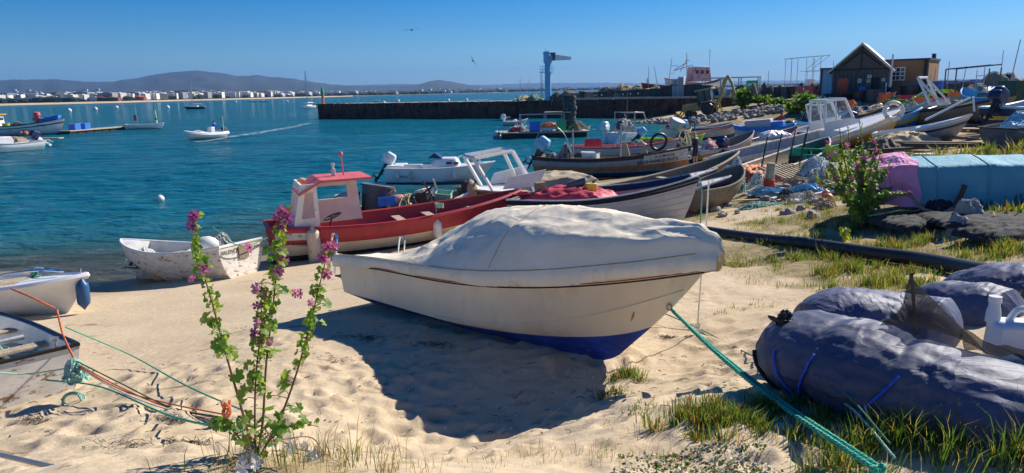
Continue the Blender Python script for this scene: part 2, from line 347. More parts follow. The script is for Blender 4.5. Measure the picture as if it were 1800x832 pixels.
b1 = nd(nt, 'ShaderNodeBump', i_Strength=.55, i_Distance=.03); L.new(nz(9, 8, .65), b1.inputs['Height'])
b2 = nd(nt, 'ShaderNodeBump', i_Strength=.5, i_Distance=.004); L.new(nz(160, 3), b2.inputs['Height']); L.new(b1.outputs[0], b2.inputs['Normal']); L.new(b2.outputs[0], bs.inputs['Normal'])
sheet('beach', gx, gy, Z, m, {'veg': veg_np(X, Y)})
# --- sea
wx = axis([(-9000,-1000,1000),(-1000,-130,50),(-130,-60,1.2),(-60,-22,.5),(-22,20,.24),(20,60,.8),(60,600,30),(600,12000,1000)])
wy = axis([(-100,4,8),(4,14,2),(14,50,.13),(50,90,.4),(90,160,1.2),(160,1000,60),(1000,12000,1000)])
XW, YW = np.meshgrid(wx, wy, indexing='ij'); GWz = ground_np(XW, YW).reshape(XW.shape)
m = bpy.data.materials.new('sea_water'); m.use_nodes = True; nt = m.node_tree; L = nt.links; nt.nodes.remove(nt.nodes['Principled BSDF']); out = nt.nodes['Material Output']
tc = nd(nt, 'ShaderNodeTexCoord'); co = tc.outputs['Object']; da = nd(nt, 'ShaderNodeAttribute', attribute_name='depth')
dn = nd(nt, 'ShaderNodeMath', operation='MULTIPLY_ADD'); L.new(nz(.35, 5), dn.inputs[0]); dn.inputs[1].default_value = .5; L.new(da.outputs['Fac'], dn.inputs[2])
dsc = nd(nt, 'ShaderNodeMath', operation='MULTIPLY'); L.new(dn.outputs[0], dsc.inputs[0]); dsc.inputs[1].default_value = .3
colr = ramp(nt, dsc.outputs[0], [(.08, (.17,.17,.085)), (.2, (.075,.15,.115)), (.42, (.008,.12,.165)), (.85, (.005,.10,.155))])
st1 = ramp(nt, nz(.05, 5, .6, st=(.5, 2, 1)), [(.35, 0.), (.7, 1.)])
colr = mixc(nt, st1, colr, (.007,.14,.18)); 
df = nd(nt, 'ShaderNodeBsdfDiffuse'); L.new(colr, df.inputs[0]); tp = nd(nt, 'ShaderNodeBsdfTransparent'); tp.inputs[0].default_value = (.82,.88,.78,1)
gl = nd(nt, 'ShaderNodeBsdfGlossy', i_Roughness=.06); gl.inputs[0].default_value = (.95,.98,1,1)
fr = nd(nt, 'ShaderNodeFresnel', i_IOR=1.33)
op = ramp(nt, da.outputs['Fac'], [(0, .12), (.35, .6), (.95, 1.)])
m1 = nd(nt, 'ShaderNodeMixShader'); L.new(op, m1.inputs[0]); L.new(tp.outputs[0], m1.inputs[1]); L.new(df.outputs[0], m1.inputs[2])
m2 = nd(nt, 'ShaderNodeMixShader'); frs = nd(nt, 'ShaderNodeMath', operation='MULTIPLY'); L.new(fr.outputs[0], frs.inputs[0]); frs.inputs[1].default_value = 1.0
L.new(frs.outputs[0], m2.inputs[0]); L.new(m1.outputs[0], m2.inputs[1]); L.new(gl.outputs[0], m2.inputs[2]); L.new(m2.outputs[0], out.inputs[0])
w0 = nd(nt, 'ShaderNodeBump', i_Strength=.6, i_Distance=2.5); L.new(nz(.14, 5, .62, st=(.45, 1.6, 1)), w0.inputs['Height'])
w1 = nd(nt, 'ShaderNodeBump', i_Strength=1., i_Distance=.7); L.new(nz(.55, 5, .62, st=(.6, 1.5, 1)), w1.inputs['Height']); L.new(w0.outputs[0], w1.inputs['Normal'])
w2 = nd(nt, 'ShaderNodeBump', i_Strength=1., i_Distance=.22); L.new(nz(2.3, 5, .65, st=(.6, 1.4, 1)), w2.inputs['Height']); L.new(w1.outputs[0], w2.inputs['Normal'])
for q in (df, gl, fr): L.new(w2.outputs[0], q.inputs['Normal'])
dw = np.clip(-GWz*1.5-.1, 0, 1)*np.clip((YW-14)/3, 0, 1)
inr = (XW > -130) & (XW < 60) & (YW < 160); fd = lambda d0, d1: np.clip((d1-YW)/(d1-d0), 0, 1)
xr = XW*.9+YW*.35; yr = YW*.95-XW*.25
ZWv = dw*inr*((vnoise(xr*.45, yr, .42, 31)*.055*fd(40, 70))+(vnoise(xr*.5, yr, .95, 32)*.11*fd(60, 100))+(vnoise(xr*.45, yr, 2.4, 33)*.17*fd(100, 158))+vnoise(xr, yr, 7, 34)*.12*fd(100,158))
ZWv = np.where(dw > 0, ZWv*(1+1.0*vnoise(xr, yr, 14, 35)), 0)
sheet('sea', wx, wy, ZWv, m, {'depth': np.clip(-GWz, 0, 5)})
# --- far shore: sand flat, then low land, then hills. Built outward along the sight lines at real distances
def fan(name, mat, rows, px0, px1, step, kind='structure'):
    pxs = np.arange(px0, px1+1, step); vs = []; fs = []; nr = len(rows(0))
    for px in pxs: vs += rows(px)
    for i in range(len(pxs)-1):
        for j in range(nr-1): a = i*nr+j; fs.append((a, a+nr, a+nr+1, a+1))
    b = MB(); b.add(vs, fs); o = b.build(name, mat, ang=180); o['kind'] = kind; return o
def horizon(px): return 161+(900-px)*.0215
def lerp_tab(tab, x): return float(np.interp(x, [a for a, _ in tab], [b for _, b in tab]))
SH = [(-600,900),(0,900),(200,980),(450,1350),(700,2100),(900,2900),(1100,3400),(2400,3600)]
def far(px, D, z):                         # point at distance D ahead along the column of that pixel
    d = ray(px, horizon(px)); k = D/d.y; return Vector((d.x*k, D, z))
def shore_rows(px):
    D = lerp_tab(SH, px); return [far(px, D-30, -1.5), far(px, D, .3), far(px, D+40, 1.6), far(px, D+200, 3), far(px, D+1200, 6), far(px, D+2800, 12), far(px, 9000, 30)]
mshore = pm('shore_land', (.10,.11,.055), .95, v=.5, sc_=.01, c2=(.04,.06,.03), t=(.45,.6), s2=.006, bump=0)
fan('far_shore', mshore, shore_rows, -400, 2300, 12)
msand = pm('far_beach_sand', (.55,.44,.28), .9, v=.1, sc_=.02, bump=0)
fan('sand_flat', msand, lambda px: [far(px, lerp_tab(SH, px)-8, .35), far(px, lerp_tab(SH, px)+38, 1.75), far(px, lerp_tab(SH, px)+90+10*math.sin(px*.13), 2.6)], -400, 620, 6)
HL = [(-400,148),(0,144),(60,143),(100,142.5),(150,146),(200,146.5),(240,141),(290,133),(320,129),(345,127.5),(370,129),(400,133),(420,136.5),(440,136.5),(458,134.5),(475,137),(520,141),(560,147),(600,151),(640,153),(700,152.6),(730,150),(755,145.5),(775,143),(800,146),(825,150.5),(860,154),(1000,156),(2300,152)]
HL2 = [(-400,150),(560,153),(620,151.5),(680,149.5),(740,149),(800,150.5),(870,150.5),(930,147.5),(1000,147.5),(1100,146.5),(1200,149),(1280,144),(1400,142),(1500,142),(1700,140),(2300,132)]
def hills(tab, D0, D1, seed, base):
    def rows(px):
        o = []; y = lerp_tab(tab, px)+noise.noise(Vector((px*.05, seed, 0)))*1.3+noise.noise(Vector((px*.2, seed, 3)))*.5
        zt = max(2, CAMH+(horizon(px)-y)/F*D1*1.03)
        for k in range(13):
            t = k/12; D = D0+(D1-D0)*t*1.0
            z = base+(zt-base)*(t**1.25)*(1+.30*noise.noise(Vector((px*.028+seed, t*3.2, 5)))*(1-t)*2+.10*noise.noise(Vector((px*.11+seed, t*9, 5)))*(1-t))
            o.append(far(px, D, z-(5 if k == 0 else 0)))
        o.append(far(px, D1*1.15, base)); return o
    return rows
mh = pm('hill_scrub', (.022,.036,.026), .95, v=.45, sc_=.004, c2=(.06,.05,.04), t=(.55,.68), s2=.0035, bump=0)
fan('hills', mh, hills(HL, 3800, 6800, 1.3, 14), -400, 2300, 5)
fan('distant_hills', mh, hills(HL2, 9500, 13500, 8.3, 20), -400, 2300, 6)
# tree belt along the shore and below the hills
tb = MB(); rt = random.Random(5)
mtree = pm('far_trees', (.035,.055,.025), .95, v=.4, sc_=.02, bump=0)
for k in range(2600):
    px = rt.uniform(-60, 1750); D = lerp_tab(SH, px)+rt.choice([140, 260, 500, 900, 1500, 2200])*rt.uniform(.6, 1.4)
    p = far(px, D, 3+(D-lerp_tab(SH, px))*.004); s_ = rt.uniform(5, 15)*(1 if D < 3000 else 1.5)
    tb.ell(p+Vector((0, 0, s_*.2)), (s_*rt.uniform(1, 2.4), s_, s_*.75), n=6)
tb.build('far_woodland', mtree)['kind'] = 'stuff'
# --- town across the water
def block(nm, w, d, h, fl, wall):
    rt_ = empty(nm, (0, 0, 0)); b = MB(); b.box((0, 0, h/2-1), (w, d, h+2)); b.box((0, 0, h+.3), (w*.5, d*.5, 1.8)); b.build('wall', wall, rt_, smooth=False)
    q = MB()
    for f in range(fl):
        for i in range(max(2, int(w/4))):
            xx = -w/2+(i+.5)*w/max(2, int(w/4)); q.box((xx, -d/2-.05, (f+.5)*h/fl), (1.7, .2, 1.5))
    q.build('window_band', 'glass', rt_, smooth=False); return rt_
pw = pm('rendered_white_wall', (.75,.73,.70), .8, v=.12, sc_=.05, bump=0); pw2 = pm('rendered_cream_wall', (.55,.49,.38), .8, v=.12, sc_=.05, bump=0); pw3 = pm('grey_wall', (.30,.31,.33), .8, v=.1, bump=0)
protos = [block('apartment_block', 22, 12, 13, 4, pw), block('apartment_block', 14, 12, 10, 3, pw), block('apartment_block', 30, 12, 15, 5, pw), block('house', 12, 10, 6, 2, pw), block('house', 9, 9, 4.5, 1, pw), block('apartment_block', 18, 12, 12, 4, pw2), block('apartment_block', 26, 14, 16, 5, pw3)]
GRP = {'apartment_block': ('white apartment block in the town across the water', 'building', 'town buildings on the far shore'), 'house': ('small white house on the far shore across the water', 'house', 'houses scattered on the far shore')}
used = set()
def put_far(pi, p, rz, g=None):
    o = protos[pi] if pi not in used else copy_tree(protos[pi]); used.add(pi); k = o.name.split('.')[0]
    l, c, gr = GRP[k] if pi != 6 else ('grey concrete apartment block in the town across the water', 'building', 'grey town buildings')
    if pi == 5: l, gr = 'cream rendered apartment block in the town across the water', 'cream town buildings'
    if g: l, gr = g
    tag(o, l, c, gr); o.location = p; o.rotation_euler = (0, 0, rz); o.scale = (1.0, .8, .62)
for k in range(270):
    px = rt.choice([rt.uniform(-20, 150), rt.uniform(160, 480), rt.uniform(160, 480), rt.uniform(420, 600)]); dD = rt.choice([120, 170, 240, 320]) if px < 500 else rt.choice([120, 200, 400])
    D = lerp_tab(SH, px)+dD*rt.uniform(.9, 1.2)
    put_far(rt.choice([0, 0, 1, 2, 5, 6, 0, 1, 3]) if px < 500 else rt.choice([0, 1, 3, 3]), far(px, D, 2.5+dD*.022), rt.uniform(-.5, .5))
for k in range(70):
    px = rt.uniform(520, 1080); dD = rt.choice([150, 300, 600, 900]); put_far(rt.choice([1, 3, 3, 4, 0]), far(px, lerp_tab(SH, px)+dD, 4+dD*.012), rt.uniform(-.6, .6))
hillsf = hills(HL, 3800, 6800, 1.3, 14)
for k in range(70):
    px = rt.choice([rt.uniform(0, 240), rt.uniform(0, 240), rt.uniform(350, 620), rt.uniform(560, 860)]); r_ = hillsf(px); j = rt.choice([1, 2, 3, 4, 5]) if px < 250 else rt.choice([1, 2]); 
    put_far(rt.choice([3, 3, 2]) if px < 250 else 3, r_[j]+Vector((0, 0, 2)), rt.uniform(-.6, .6), ('white villa dotted on the hillside beyond the town', 'hillside villas'))
for px, w in ((190, 34), (238, 30)):
    o = empty('market_hall', far(px, lerp_tab(SH, px)+108, 2.8), .1, 'long red-roofed hall on the town waterfront' if px == 190 else 'red-roofed hall nearer the sailing yacht on the far waterfront', 'building')
    MB().box((0, 0, 2), (w, 12, 6)).build('wall', pm('brick_wall', (.22,.06,.05), .9, v=.2, bump=0), o, smooth=False)
    MB().lathe([(w*.52, 0), (w*.36, 2.6), (0.01, 3.2)], n=4, c=(0, 0, 5.02), rot=Matrix.Rotation(.785, 3, 'Z'), sy=1).build('roof', pm('red_roof', (.24,.05,.045), .8, v=.2, bump=0), o, smooth=False)
# --- haze
hm = bpy.data.materials.new('air'); hm.use_nodes = True; hn = hm.node_tree; hn.nodes.remove(hn.nodes['Principled BSDF'])
pv = hn.nodes.new('ShaderNodeVolumePrincipled'); pv.inputs['Color'].default_value = (.20,.46,1,1); pv.inputs['Density'].default_value = HAZE = 6e-5; pv.inputs['Anisotropy'].default_value = .2
hn.links.new(pv.outputs[0], hn.nodes['Material Output'].inputs['Volume'])
hz = MB().box((500, 7500, 247), (24000, 17000, 506)).build('haze', hm, smooth=False); hz['kind'] = 'stuff'
# --- the sheet-pile pier
PA, PB = Vector((-36, 136, 0)), Vector((43, 97.5, 0)); pd = (PB-PA).normalized(); pn = Vector((-pd.y, pd.x, 0)); PL = (PB-PA).length
pr_ = empty('pier', PA, 0, 'long dark sheet-pile pier reaching out into the harbour', 'pier')
b = MB(); n = int(PL/.42); prof = []
for i in range(n+1): prof.append((i*PL/n, [0, 0, .28, .28][i % 4]))
for (s0, o0), (s1, o1) in zip(prof, prof[1:]):
    a = pd*s0+pn*o0; c_ = pd*s1+pn*o1; b.quad(a+Vector((0, 0, -3)), c_+Vector((0, 0, -3)), c_+Vector((0, 0, 2.75+(.06 if int(s0) % 3 else 0))), a+Vector((0, 0, 2.75)))
for e in (0.0, PL):
    if e == 0: 
        for i in range(24): a = pn*(i*.42)+pd*(.0 if i % 4 < 2 else .28); c_ = pn*((i+1)*.42)+pd*(.0 if (i+1) % 4 < 2 else .28); b.quad(c_+Vector((0, 0, -3)), a+Vector((0, 0, -3)), a+Vector((0, 0, 2.75)), c_+Vector((0, 0, 2.75)))
b.build('sheet_piling', 'rust', pr_, smooth=False)
rr = random.Random(3)
mor = pm('orange_rust', (.22,.085,.04), .9, v=.4, sc_=2)
for i in range(int(PL/1.9)):
    s_ = i*1.9+rr.uniform(-.3, .3); hh = rr.uniform(.5, 1.1); p = pd*s_-pn*.06; MB().box(p+Vector((0, 0, 2.8-hh/2)), (.16, .12, hh), rz=math.atan2(pd.y, pd.x)).build('anchor_plate', mor, pr_, smooth=False)
b = MB(); b.slab([pd*0+pn*.35+Vector((0,0,2.7)), pd*PL+pn*.35+Vector((0,0,2.7)), pd*PL+pn*11+Vector((0,0,2.7)), pn*10+Vector((0,0,2.7))], 1.0)
b.build('deck', 'concrete', pr_, smooth=False)
b = MB(); b.box(pd*(PL*.79)+pn*.4+Vector((0, 0, 2.92)), (PL*.42, .7, .3), rz=math.atan2(pd.y, pd.x)); b.build('kerb_beam', 'concrete', pr_, smooth=False)
def pier(s_, off=1.5, z=2.72): v = PA+pd*(s_*PL)+pn*off; return Vector((v.x, v.y, z))
def pier_s(px, off=1.5):                   # pier fraction seen at column px
    d = ray(px, horizon(px)); best = min(range(0, 1001), key=lambda k: abs((PA+pd*(k/1000*PL)+pn*off).x/(PA+pd*(k/1000*PL)+pn*off).y-d.x/d.y)); return best/1000
# concrete slip running down to the water, with the rubble bank
rp = [Vector((19.5, 98.5, -.15)), Vector((27, 93.0, .85)), Vector((36.5, 86, 2.45)), Vector((50, 77, 2.95))]
b = MB()
for a, c_ in zip(rp, rp[1:]):
    d_ = (c_-a).normalized(); q = Vector((-d_.y, d_.x, 0))*2.2; b.slab([a-q, c_-q, c_+q, a+q], .5)
b.build('slipway', 'concrete', smooth=False)['kind'] = 'structure'
# ================================================================ BOAT BUILDER
def sm(t): t = max(0, min(1, t)); return t*t*(3-2*t)
class Hull:
    def __init__(s, L, B, h0, hm, h1, rake=.5, tr=.75, chine=False, kr=.0, bow_p=2.3, tm=.42, vf=.35, dbl=False, vc=.35, trake=0.0):
        s.L, s.B, s.h0, s.hm, s.h1, s.rake, s.tr, s.chine, s.kr, s.bp, s.tm, s.vf, s.dbl, s.vc, s.trk = L, B, h0, hm, h1, rake, tr, chine, kr, bow_p, tm, vf, dbl, vc, trake
    def beam(s, t):
        if t < s.tm:
            k = t/s.tm; return s.B/2*((1-(1-k)**s.bp)**.8 if s.dbl else s.tr+(1-s.tr)*math.sin(k*math.pi/2))
        k = (t-s.tm)/(1-s.tm); return s.B/2*max(0, 1-k**s.bp)**.85
    def sheer(s, t): return s.hm+(s.h0-s.hm)*max(0, 1-t/.45)**2+(s.h1-s.hm)*max(0, (t-.35)/.65)**2
    def keel(s, t): return s.kr*max(0, (t-.6)/.4)**2
    def p(s, t, v, sd, inn=0.0):
        b = max(0, s.beam(t)-inn); k = s.keel(t); z = k+(s.sheer(t)-k)*v; bw = sm((t-.45)/.55)
        if s.chine:
            cw = .86*(1-bw)+.25*bw; vc = s.vc*(1-bw)+(s.vc+.15)*bw
            y = cw*(v/vc) if v < vc else cw+(1-cw)*((v-vc)/(1-vc))**.85
        else: y = math.sin(math.pi/2*min(1, v))**(.42*(1-bw)+1.0*bw)*(1-.0*bw)
        x = s.L*(t-.5)-s.rake*(t**5)*(1-v)**1.25-s.trk*(1-t)**6*(v-.5)*2
        if s.dbl: x += s.rake*((1-t)**5)*(1-v)**1.25
        return Vector((x, sd*b*y, z))
    def n(s, t, v, sd):
        e = .01; a = s.p(min(1, t+e), v, sd)-s.p(t-e if t > e else t, v, sd); b = s.p(t, min(1, v+e), sd)-s.p(t, v-e, sd)
        q = b.cross(a)*sd; return q.normalized() if q.length > 1e-9 else Vector((0, sd, 0))
def build_boat(root, H, mats, bands, inner='grey', rail=None, rail_r=.03, nt_=26, th=.045, thw=(), thm='palewood', deck=None, deckm=None, floor_m=None, rub=None, stern_open=False, keelm=None):
    vs = sorted(set([0, .06, .14, .24, .34, .45, .56, .67, .78, .89, 1.0]+[b for b, _ in bands if b < 1]+([H.vc] if H.chine else [])))
    ts = [1-(1-i/nt_)**1.25 for i in range(nt_+1)]
    if H.dbl: ts = [i/nt_ for i in range(nt_+1)]
    ms = list(dict.fromkeys([m for _, m in bands])); nb = len(ms); bm_ = MB()
    def mi(v):
        for b, m in bands:
            if v <= b+1e-6: return ms.index(m)
        return ms.index(bands[-1][1])
    nv = len(vs)
    for sd in (-1, 1):
        g = []; fs = []; mm = []
        for t in ts: g += [H.p(t, v, sd) for v in vs]
        for i in range(len(ts)-1):
            for j in range(nv-1):
                a = i*nv+j; q = (a, a+nv, a+nv+1, a+1); fs.append(q if sd < 0 else q[::-1]); mm.append(mi((vs[j]+vs[j+1])/2))
        bm_.add(g, fs, mm)
        t0 = 0 if H.dbl else .012; vi = [v for v in vs if v > H.vf+.02]; vi = [H.vf]+vi; ni = len(vi); tt = [max(t, t0) for t in ts]; g = []; fs = []
        for t in tt: g += [H.p(t, v, sd, th) for v in vi]
        for i in range(len(tt)-1):
            for j in range(ni-1): a = i*ni+j; q = (a, a+ni, a+ni+1, a+1); fs.append(q[::-1] if sd < 0 else q)
        bm_.add(g, fs, nb)
        g = []; fs = []
        for t, t2 in zip(ts, tt): g += [H.p(t, 1, sd), H.p(t2, 1, sd, th)]
        for i in range(len(ts)-1): q = (2*i, 2*i+2, 2*i+3, 2*i+1); fs.append(q if sd < 0 else q[::-1])
        bm_.add(g, fs, nb)
    g = []
    for t in tt: g += [H.p(t, H.vf, -1, th), H.p(t, H.vf, 1, th)]
    bm_.add(g, [(2*i, 2*i+2, 2*i+3, 2*i+1) for i in range(len(tt)-1)], nb+1)
    if not H.dbl:                           # transom, outer then inner
        for tt_, inn in ((0, 0), (.012, th)):
            g = []; fs = []; mm = []
            for v in vs: g += [H.p(tt_, v, -1, inn), H.p(tt_, v, 1, inn)]
            for j in range(nv-1): q = (2*j, 2*j+2, 2*j+3, 2*j+1); fs.append(q if inn == 0 else q[::-1]); mm.append(mi((vs[j]+vs[j+1])/2) if inn == 0 else nb)
            bm_.add(g, fs, mm)
        bm_.quad(H.p(0, 1, -1), H.p(0, 1, 1), H.p(.012, 1, 1, th), H.p(.012, 1, -1, th), nb)
    h = bm_.build('hull', ms+[inner, floor_m or inner], root, ang=50)
    if rail:
        path = [H.p(t, 1, -1)+Vector((0, 0, .01)) for t in ts]+[H.p(t, 1, 1)+Vector((0, 0, .01)) for t in reversed(ts[:-1])]
        MB().tube(path, rail_r, n=6, closed=not H.dbl).build('gunwale', rail, root)
    if rub:
        b = MB()
        for sd in (-1, 1): b.tube([H.p(t, rub[1], sd) for t in ts], rub[2], n=6)
        b.build('rub_rail', rub[0], root)
    if thw:
        for t in thw:
            z = H.sheer(t)*.80; y = H.beam(t)-th; MB().box((H.L*(t-.5), 0, z), (.24, 2*y*.97, .035)).build('thwart', thm, root, bev=.006)
    if deck is not None:
        b = MB(); td = [deck+(1-deck)*i/12 for i in range(13)]
        b.grid(lambda u, w: (lambda t: H.p(t, 1, -1, th*.6)*(1-w)+H.p(t, 1, 1, th*.6)*w+Vector((0, 0, .015+.07*(1-(2*w-1)**2)*min(1, H.beam(t)*1.5))))(deck+(1-deck)*u*.995), 12, 6)
        p0 = [H.p(deck, 1, -1, th)*(1-w/6)+H.p(deck, 1, 1, th)*(w/6)+Vector((0, 0, .015+.07*(1-(w/3-1)**2)*min(1, H.beam(deck)*1.5))) for w in range(7)]
        q0 = [Vector((p.x, p.y*.97, H.sheer(deck)*max(H.vf, .4))) for p in p0]
        for i in range(6): b.quad(p0[i], q0[i], q0[i+1], p0[i+1])
        b.build('foredeck', deckm or inner, root, ang=60)
    if keelm:
        b = MB(); b.tube([H.p(1, v/10, 1)+Vector((.02, 0, 0)) for v in range(11)]+[H.p(1, 1, 1)+Vector((.02, 0, .08))], .035, n=6); b.build('stem_post', keelm, root)
    return h
def outboard(parent, x, z, s=1.0, cow='white', leg='blackplastic', tilt=0, y=0, tag_=None):
    rm = Matrix.Rotation(R(tilt), 3, 'Y'); o = Vector((x, y, z)); f = lambda *p: o+rm@(Vector(p)*s)
    b = MB(); b.tube([f(-.12,0,.12), f(-.13,0,-.15), f(-.15,0,-.5)], [.085*s,.06*s,.04*s], n=8); b.box(f(-.17,0,-.32), (.26*s,.16*s,.015*s), rot=rm)
    b.box(f(-.05,0,.0), (.14*s,.22*s,.22*s), rot=rm); b.lathe([(.0,-.16),(.045,-.12),(.05,.05),(.02,.14),(0,.15)], n=8, c=f(-.2,0,-.52), rot=rm@Matrix.Rotation(R(90), 3, 'Y')); b.box(f(-.17,0,-.62), (.12*s,.015*s,.16*s), rot=rm)
    for k in range(3):
        a = k*2.09; b.box(f(-.35, math.sin(a)*.08, -.52+math.cos(a)*.08), (.02*s, .08*s, .13*s), rot=rm@Matrix.Rotation(-a, 3, 'X'))
    b.tube([f(0,0,.2), f(.25,.04,.26), f(.48,.06,.3)], [.02*s,.018*s,.022*s], n=6)
    m_ = b.build('outboard_motor', leg, parent)
    c = MB(); c.box(f(-.14,0,.24), (.44*s,.32*s,.26*s), rot=rm, taper=1.06); c.box(f(-.12,0,.44), (.45*s,.33*s,.2*s), rot=rm, taper=.72)
    c.build('cowling', cow, m_, bev=.05*s, ang=60); return m_
def boat_frame(a, b, zoff=0.0, tilt=None):
    """a = stern foot, b = bow foot (world points): returns centre, heading, pitch"""
    d = b-a; return (a+b)/2+Vector((0, 0, zoff)), math.atan2(d.y, d.x), -math.atan2(d.z, math.hypot(d.x, d.y)), d.length
def boat(label, cat, a, b, B, h, bands, roll=0, group=None, name='rowing_boat', zoff=0, hull={}, L=None, motor=None, **kw):
    c, hd, pt, LL = boat_frame(a, b, zoff); L = L or LL
    root = empty(name, c, 0, label, cat, group); root.rotation_mode = 'XYZ'; root.rotation_euler = (Matrix.Rotation(hd, 3, 'Z')@Matrix.Rotation(pt, 3, 'Y')@Matrix.Rotation(R(roll), 3, 'X')).to_euler()
    H = Hull(L, B, *h, **hull); build_boat(root, H, None, bands, **kw); root['L'] = L
    if motor: outboard(root, -L/2, h[0]-.02, **motor)
    return root, H
def hull_text(root, H, txt, t0, v0, size, sd=-1, mat='ink', label=None, stretch=1):
    # reading direction is stern->bow on the starboard side (sd -1), bow->stern on the port side
    def fn(x, z, out):
        t = t0+(x*stretch/H.L)*(1 if sd < 0 else -1); hgt = H.sheer(t)-H.keel(t); v = v0+z/hgt
        return H.p(t, v, sd)+H.n(t, v, sd)*-(-1)*.012
    o = text_mb(txt, size, fn).build('lettering', mat, root, smooth=False)
    return o
def fender(parent, p, r=.09, l=.5, mat='buoywhite', rope='ropewhite', up=.25, name='fender'):
    p = Vector(p); b = MB(); b.lathe([(0,-l/2-.05),(r*.35,-l/2),(r*.9,-l/2+.07),(r,-l/2+.12),(r,l/2-.12),(r*.9,l/2-.07),(r*.35,l/2),(r*.2,l/2+.05),(0,l/2+.06)], n=14, c=p)
    o = b.build(name, mat, parent); MB().tube([p+Vector((0,0,l/2+.03)), p+Vector((0,.01,l/2+up))], .008, n=5).build('rope', rope, o); return o
def buoy(p, r, label, mat='buoywhite', group=None, name='buoy', ring=True):
    b = MB(); b.ell((0, 0, r*.35), (2*r, 2*r, 1.9*r), n=14); o = empty(name, p, 0, label, 'buoy', group); b.build('float', mat, o)
    MB().tube([Vector((math.cos(k*.785)*r*.25, 0, r*1.35+math.sin(k*.785)*r*.25)) for k in range(8)], r*.06, n=5, closed=True).build('ring', 'steel', o); return o
def crate(p, rz, d, mat, label, group=None, cat='crate', name='fish_crate', z=0, tilt=0, parent=None):
    w, l, h = d; root = empty(name, p, rz, label, cat, group); b = MB(); t = .03
    b.box((0, 0, t/2), (w, l, t), taper=1)
    for sx in (-1, 1): b.box((sx*(w/2-t/2), 0, h/2+t*.5), (t, l, h-t)); b.box((sx*(w/2+.01), 0, h*.55), (.02, l*.9, .03)); 
    for sy in (-1, 1): b.box((0, sy*(l/2-t/2), h/2+t*.5), (w-2*t-.004, t, h-t)); b.box((0, sy*(l/2+.01), h*.55), (w*.9, .02, .03))
    for k in range(-2, 3): b.box((k*w/5.5, -l/2-.008, h/2), (.025, .018, h*.9)); b.box((k*w/5.5, l/2+.008, h/2), (.025, .018, h*.9))
    b.build('box', mat, root, smooth=False)
    r_ = MB(); r_.tube([(-w/2,-l/2,h),(w/2,-l/2,h),(w/2,l/2,h),(-w/2,l/2,h)], .025, n=6, closed=True); r_.build('rim', mat, root)
    if tilt: root.rotation_euler = (R(tilt), R(tilt*.4), rz)
    return root
def tub(p, r, h, label, mat='greytub', group=None, name='plastic_tub', cat='tub', rot=(0,0,0), full=None):
    root = empty(name, p, 0, label, cat, group, rot=rot); b = MB()
    b.lathe([(r*.78,0),(r*.9,h*.5),(r,h),(r*1.07,h),(r*1.07,h-.05),(r*1.0,h-.05)], n=18); b.lathe([(r*.93,h),(r*.84,h*.4),(0,h*.38)], n=18); b.build('shell', mat, root, ang=60)
    MB().tube([(math.cos(k*.349)*r*1.05, math.sin(k*.349)*r*1.05, h) for k in range(18)], r*.035, n=6, closed=True).build('rim', mat, root); return root
def net_pile(p, d, label, mat='net', seed=0, name='net_pile', cat='net', group=None, strands=50, smat=None, floats=0, kind=None):
    rg = random.Random(seed); root = empty(name, p, rg.uniform(0, 3), label, cat, group); b = MB()
    fq = 3.0/max(1.2, d[0])
    def top(x, y):
        r2 = (2*x/d[0])**2+(2*y/d[1])**2; q = Vector((x*fq+seed, y*fq, 0)); return max(0, 1-r2)**.6*d[2]*(1+.8*noise.noise(q))+.05*noise.noise(q*6)*min(1, d[2])
    b.grid(lambda u, v: (lambda x, y: Vector((x, y, top(x, y)-.04)))((u-.5)*d[0]*1.02, (v-.5)*d[1]*1.02), 22, 22); b.build('heap', mat, root)
    s = MB(); sr = max(.009, .006*max(d))
    for k in range(strands):
        x, y = rg.gauss(0, d[0]*.2), rg.gauss(0, d[1]*.2); a = rg.uniform(0, 6.28); pts = []
        for i in range(9): pts.append((x, y, top(x, y)+sr*rg.uniform(.5, 2.5))); a += rg.uniform(-.9, .9); x += math.cos(a)*d[0]*.06; y += math.sin(a)*d[1]*.06
        s.tube(bez(pts, 3), sr*rg.uniform(.7, 1.4), n=4)
    if strands: s.build('loose_strands', smat or mat, root)['kind'] = 'stuff'
    for k in range(floats):
        x, y = rg.gauss(0, d[0]*.2), rg.gauss(0, d[1]*.2); MB().ell((x, y, top(x, y)+.04), (.14,.1,.09), n=10).build('net_float', rg.choice(['buoywhite','buoyorange','yellow']), root)
    return root
def coil(p, label, R0=.25, n=5, r=.018, mat='ropetan', group=None, seed=0, rot=None, name='rope_coil', h=.12):
    rg = random.Random(seed); pts = []
    for k in range(n*16):
        a = k/16*6.283; q = R0*(1+.18*math.sin(k*.37+seed)+rg.uniform(-.03, .03)); pts.append((q*math.cos(a), q*.8*math.sin(a), r+h*abs(math.sin(k*.11+seed))*rg.uniform(.7, 1.2)))
    o = MB().tube(pts, r, n=6).build(name, mat); o.location = p
    if rot: o.rotation_euler = rot
    return tag(o, label, 'rope', group)
